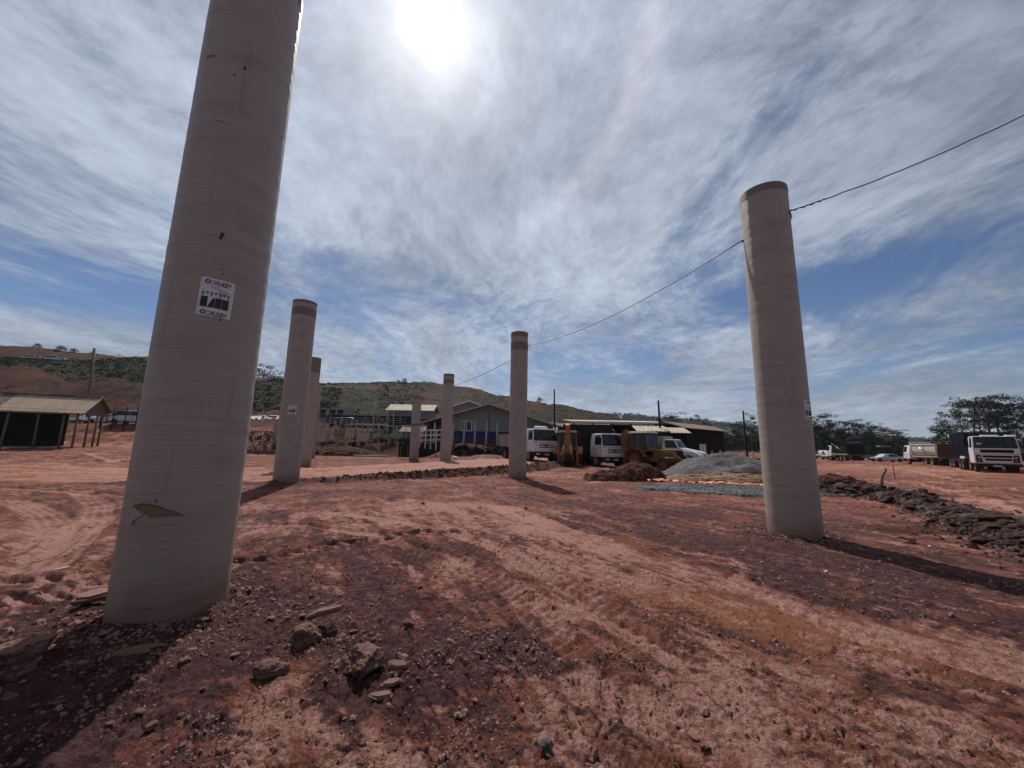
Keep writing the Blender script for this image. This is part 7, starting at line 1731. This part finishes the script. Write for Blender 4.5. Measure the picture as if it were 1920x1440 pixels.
# scrub over the hillside: many leaf clumps joined
def scrub(name, label, cnd, n, size, seed, cr=(.5, 1.6), dens=26):
    q = np.random.default_rng(seed); C, Rr, K = [], [], []; tries = 0
    a = q.uniform(-.95, .95, n * 12); y = 60 + 110 * q.uniform(0, 1, n * 12) ** 1.0; x = np.tan(a) * y; z = T(x, y)
    ve, _ = veg_bare(x, y, z); h, *_ = ground_fn(x, y); okk = (ve > .45) & cnd(x, y, z); ii = np.nonzero(okk)[0][:n]
    for i in ii: r = q.uniform(*cr); C.append((x[i], y[i], h[i] + r * .35)); Rr.append(r); K.append(dens)
    if not C: return
    V, F = leaves(C, Rr, K, size, seed, .7); o = np_mesh(name, V, F, M_SHRUB, smooth=False); tag(o, label, 'scrub', kind='stuff')
scrub('hill_scrub', 'green and olive scrub growing on the left hillside', lambda x, y, z: x / y < -.45, 4200, .20, 3, (.4, 1.2), 24)
scrub('hill_scrub', 'dark green scrub on the brow behind the second pipe and along the brown hill', lambda x, y, z: (x / y >= -.45) & ((dryness(x, y) < .4) | (_h(x * 13, y * 7) < .16)), 2600, .20, 4, (.35, .9), 20)
scrub('bank_scrub', 'weedy growth on the bank in front of the hall', lambda x, y, z: (y < 72), 10, .1, 5)
q = np.random.default_rng(9); C, Rr = [], []
for px0, px1, Y0, Y1, n in ((842, 940, 41.9, 43.3, 120), (600, 770, 49.5, 53, 120), (700, 770, 54, 64, 160), (1330, 1430, 43, 60, 200), (455, 525, 44, 56, 120), (1185, 1240, 44, 60, 20)):
    for _ in range(n):
        Y = q.uniform(Y0, Y1); p = AT(q.uniform(px0, px1), 840, Y); C.append((p.x, Y, gz(p.x, Y) + .1)); Rr.append(q.uniform(.2, .5))
V, F = leaves(C, Rr, [26] * len(C), .10, 12, .8); tag(np_mesh('bank_weeds', V, F, M_SHRUB, smooth=False), 'weeds and low bushes growing on the banks round the halls', 'weeds', kind='stuff')
# ------------------------------------------------------------------ the far wooded hill
Yf = 800.0; prof = [(900, 800), (1060, 790), (1110, 783), (1135, 780), (1160, 780), (1190, 785), (1215, 789), (1250, 789), (1280, 791), (1310, 796), (1345, 800), (1400, 804), (1480, 812), (1560, 820), (1690, 826), (1760, 830), (1900, 838), (2100, 845)]
xs = np.array([AT(a, b, Yf).x for a, b in prof]); zs = np.array([AT(a, b, Yf).z for a, b in prof])
X, W_ = np.meshgrid(np.linspace(xs[0], xs[-1], 220), np.linspace(-1, 1, 40)); Z = np.interp(X, xs, zs) * np.cos(W_ * math.pi / 2) ** .8 + 5 * fbm(X * .02, W_ * 3, 4, 3) * (1 - W_ ** 2) - 6
V = np.stack([X, Yf + W_ * 320, Z], -1).reshape(-1, 3)
M_FOR = mat('far_forest', (.03, .045, .025), .95, spec=.05, fn=leaf_fn((.018, .03, .016), (.05, .065, .035)))
tag(np_mesh('far_hill', V, grid_faces(40, 220)[:, ::-1], M_FOR), kind='structure')
q = np.random.default_rng(21); n = 2600; xi = q.uniform(xs[0], xs[-1], n); wi = q.uniform(-.75, .1, n); zi = np.interp(xi, xs, zs) * np.cos(wi * math.pi / 2) ** .8 - 6
C = list(zip(xi, Yf + wi * 320, zi + 5)); V, F = leaves(C, list(q.uniform(3, 6.5, n)), [30] * n, 1.5, 22, 1.2)
tag(np_mesh('far_woods', V, F, M_FOR, smooth=False), 'distant bluish woods covering the hill beyond the dark house', 'woods', kind='stuff')

# ------------------------------------------------------------------ haze
m = bpy.data.materials.new('haze'); m.use_nodes = True; m.node_tree.nodes.clear()
o_ = m.node_tree.nodes.new('ShaderNodeOutputMaterial'); v_ = m.node_tree.nodes.new('ShaderNodeVolumePrincipled')
v_.inputs['Color'].default_value = (.80, .90, 1, 1); v_.inputs['Density'].default_value = .00012; v_.inputs['Anisotropy'].default_value = .2
m.node_tree.links.new(v_.outputs[0], o_.inputs['Volume'])
zlo = -6.0; o = MB().box((0, 0, (zlo + 125) / 2), (3500, 3500, 125 - zlo)).build('haze', m); tag(o, 'thin pale blue haze over the whole site', 'haze', kind='stuff')
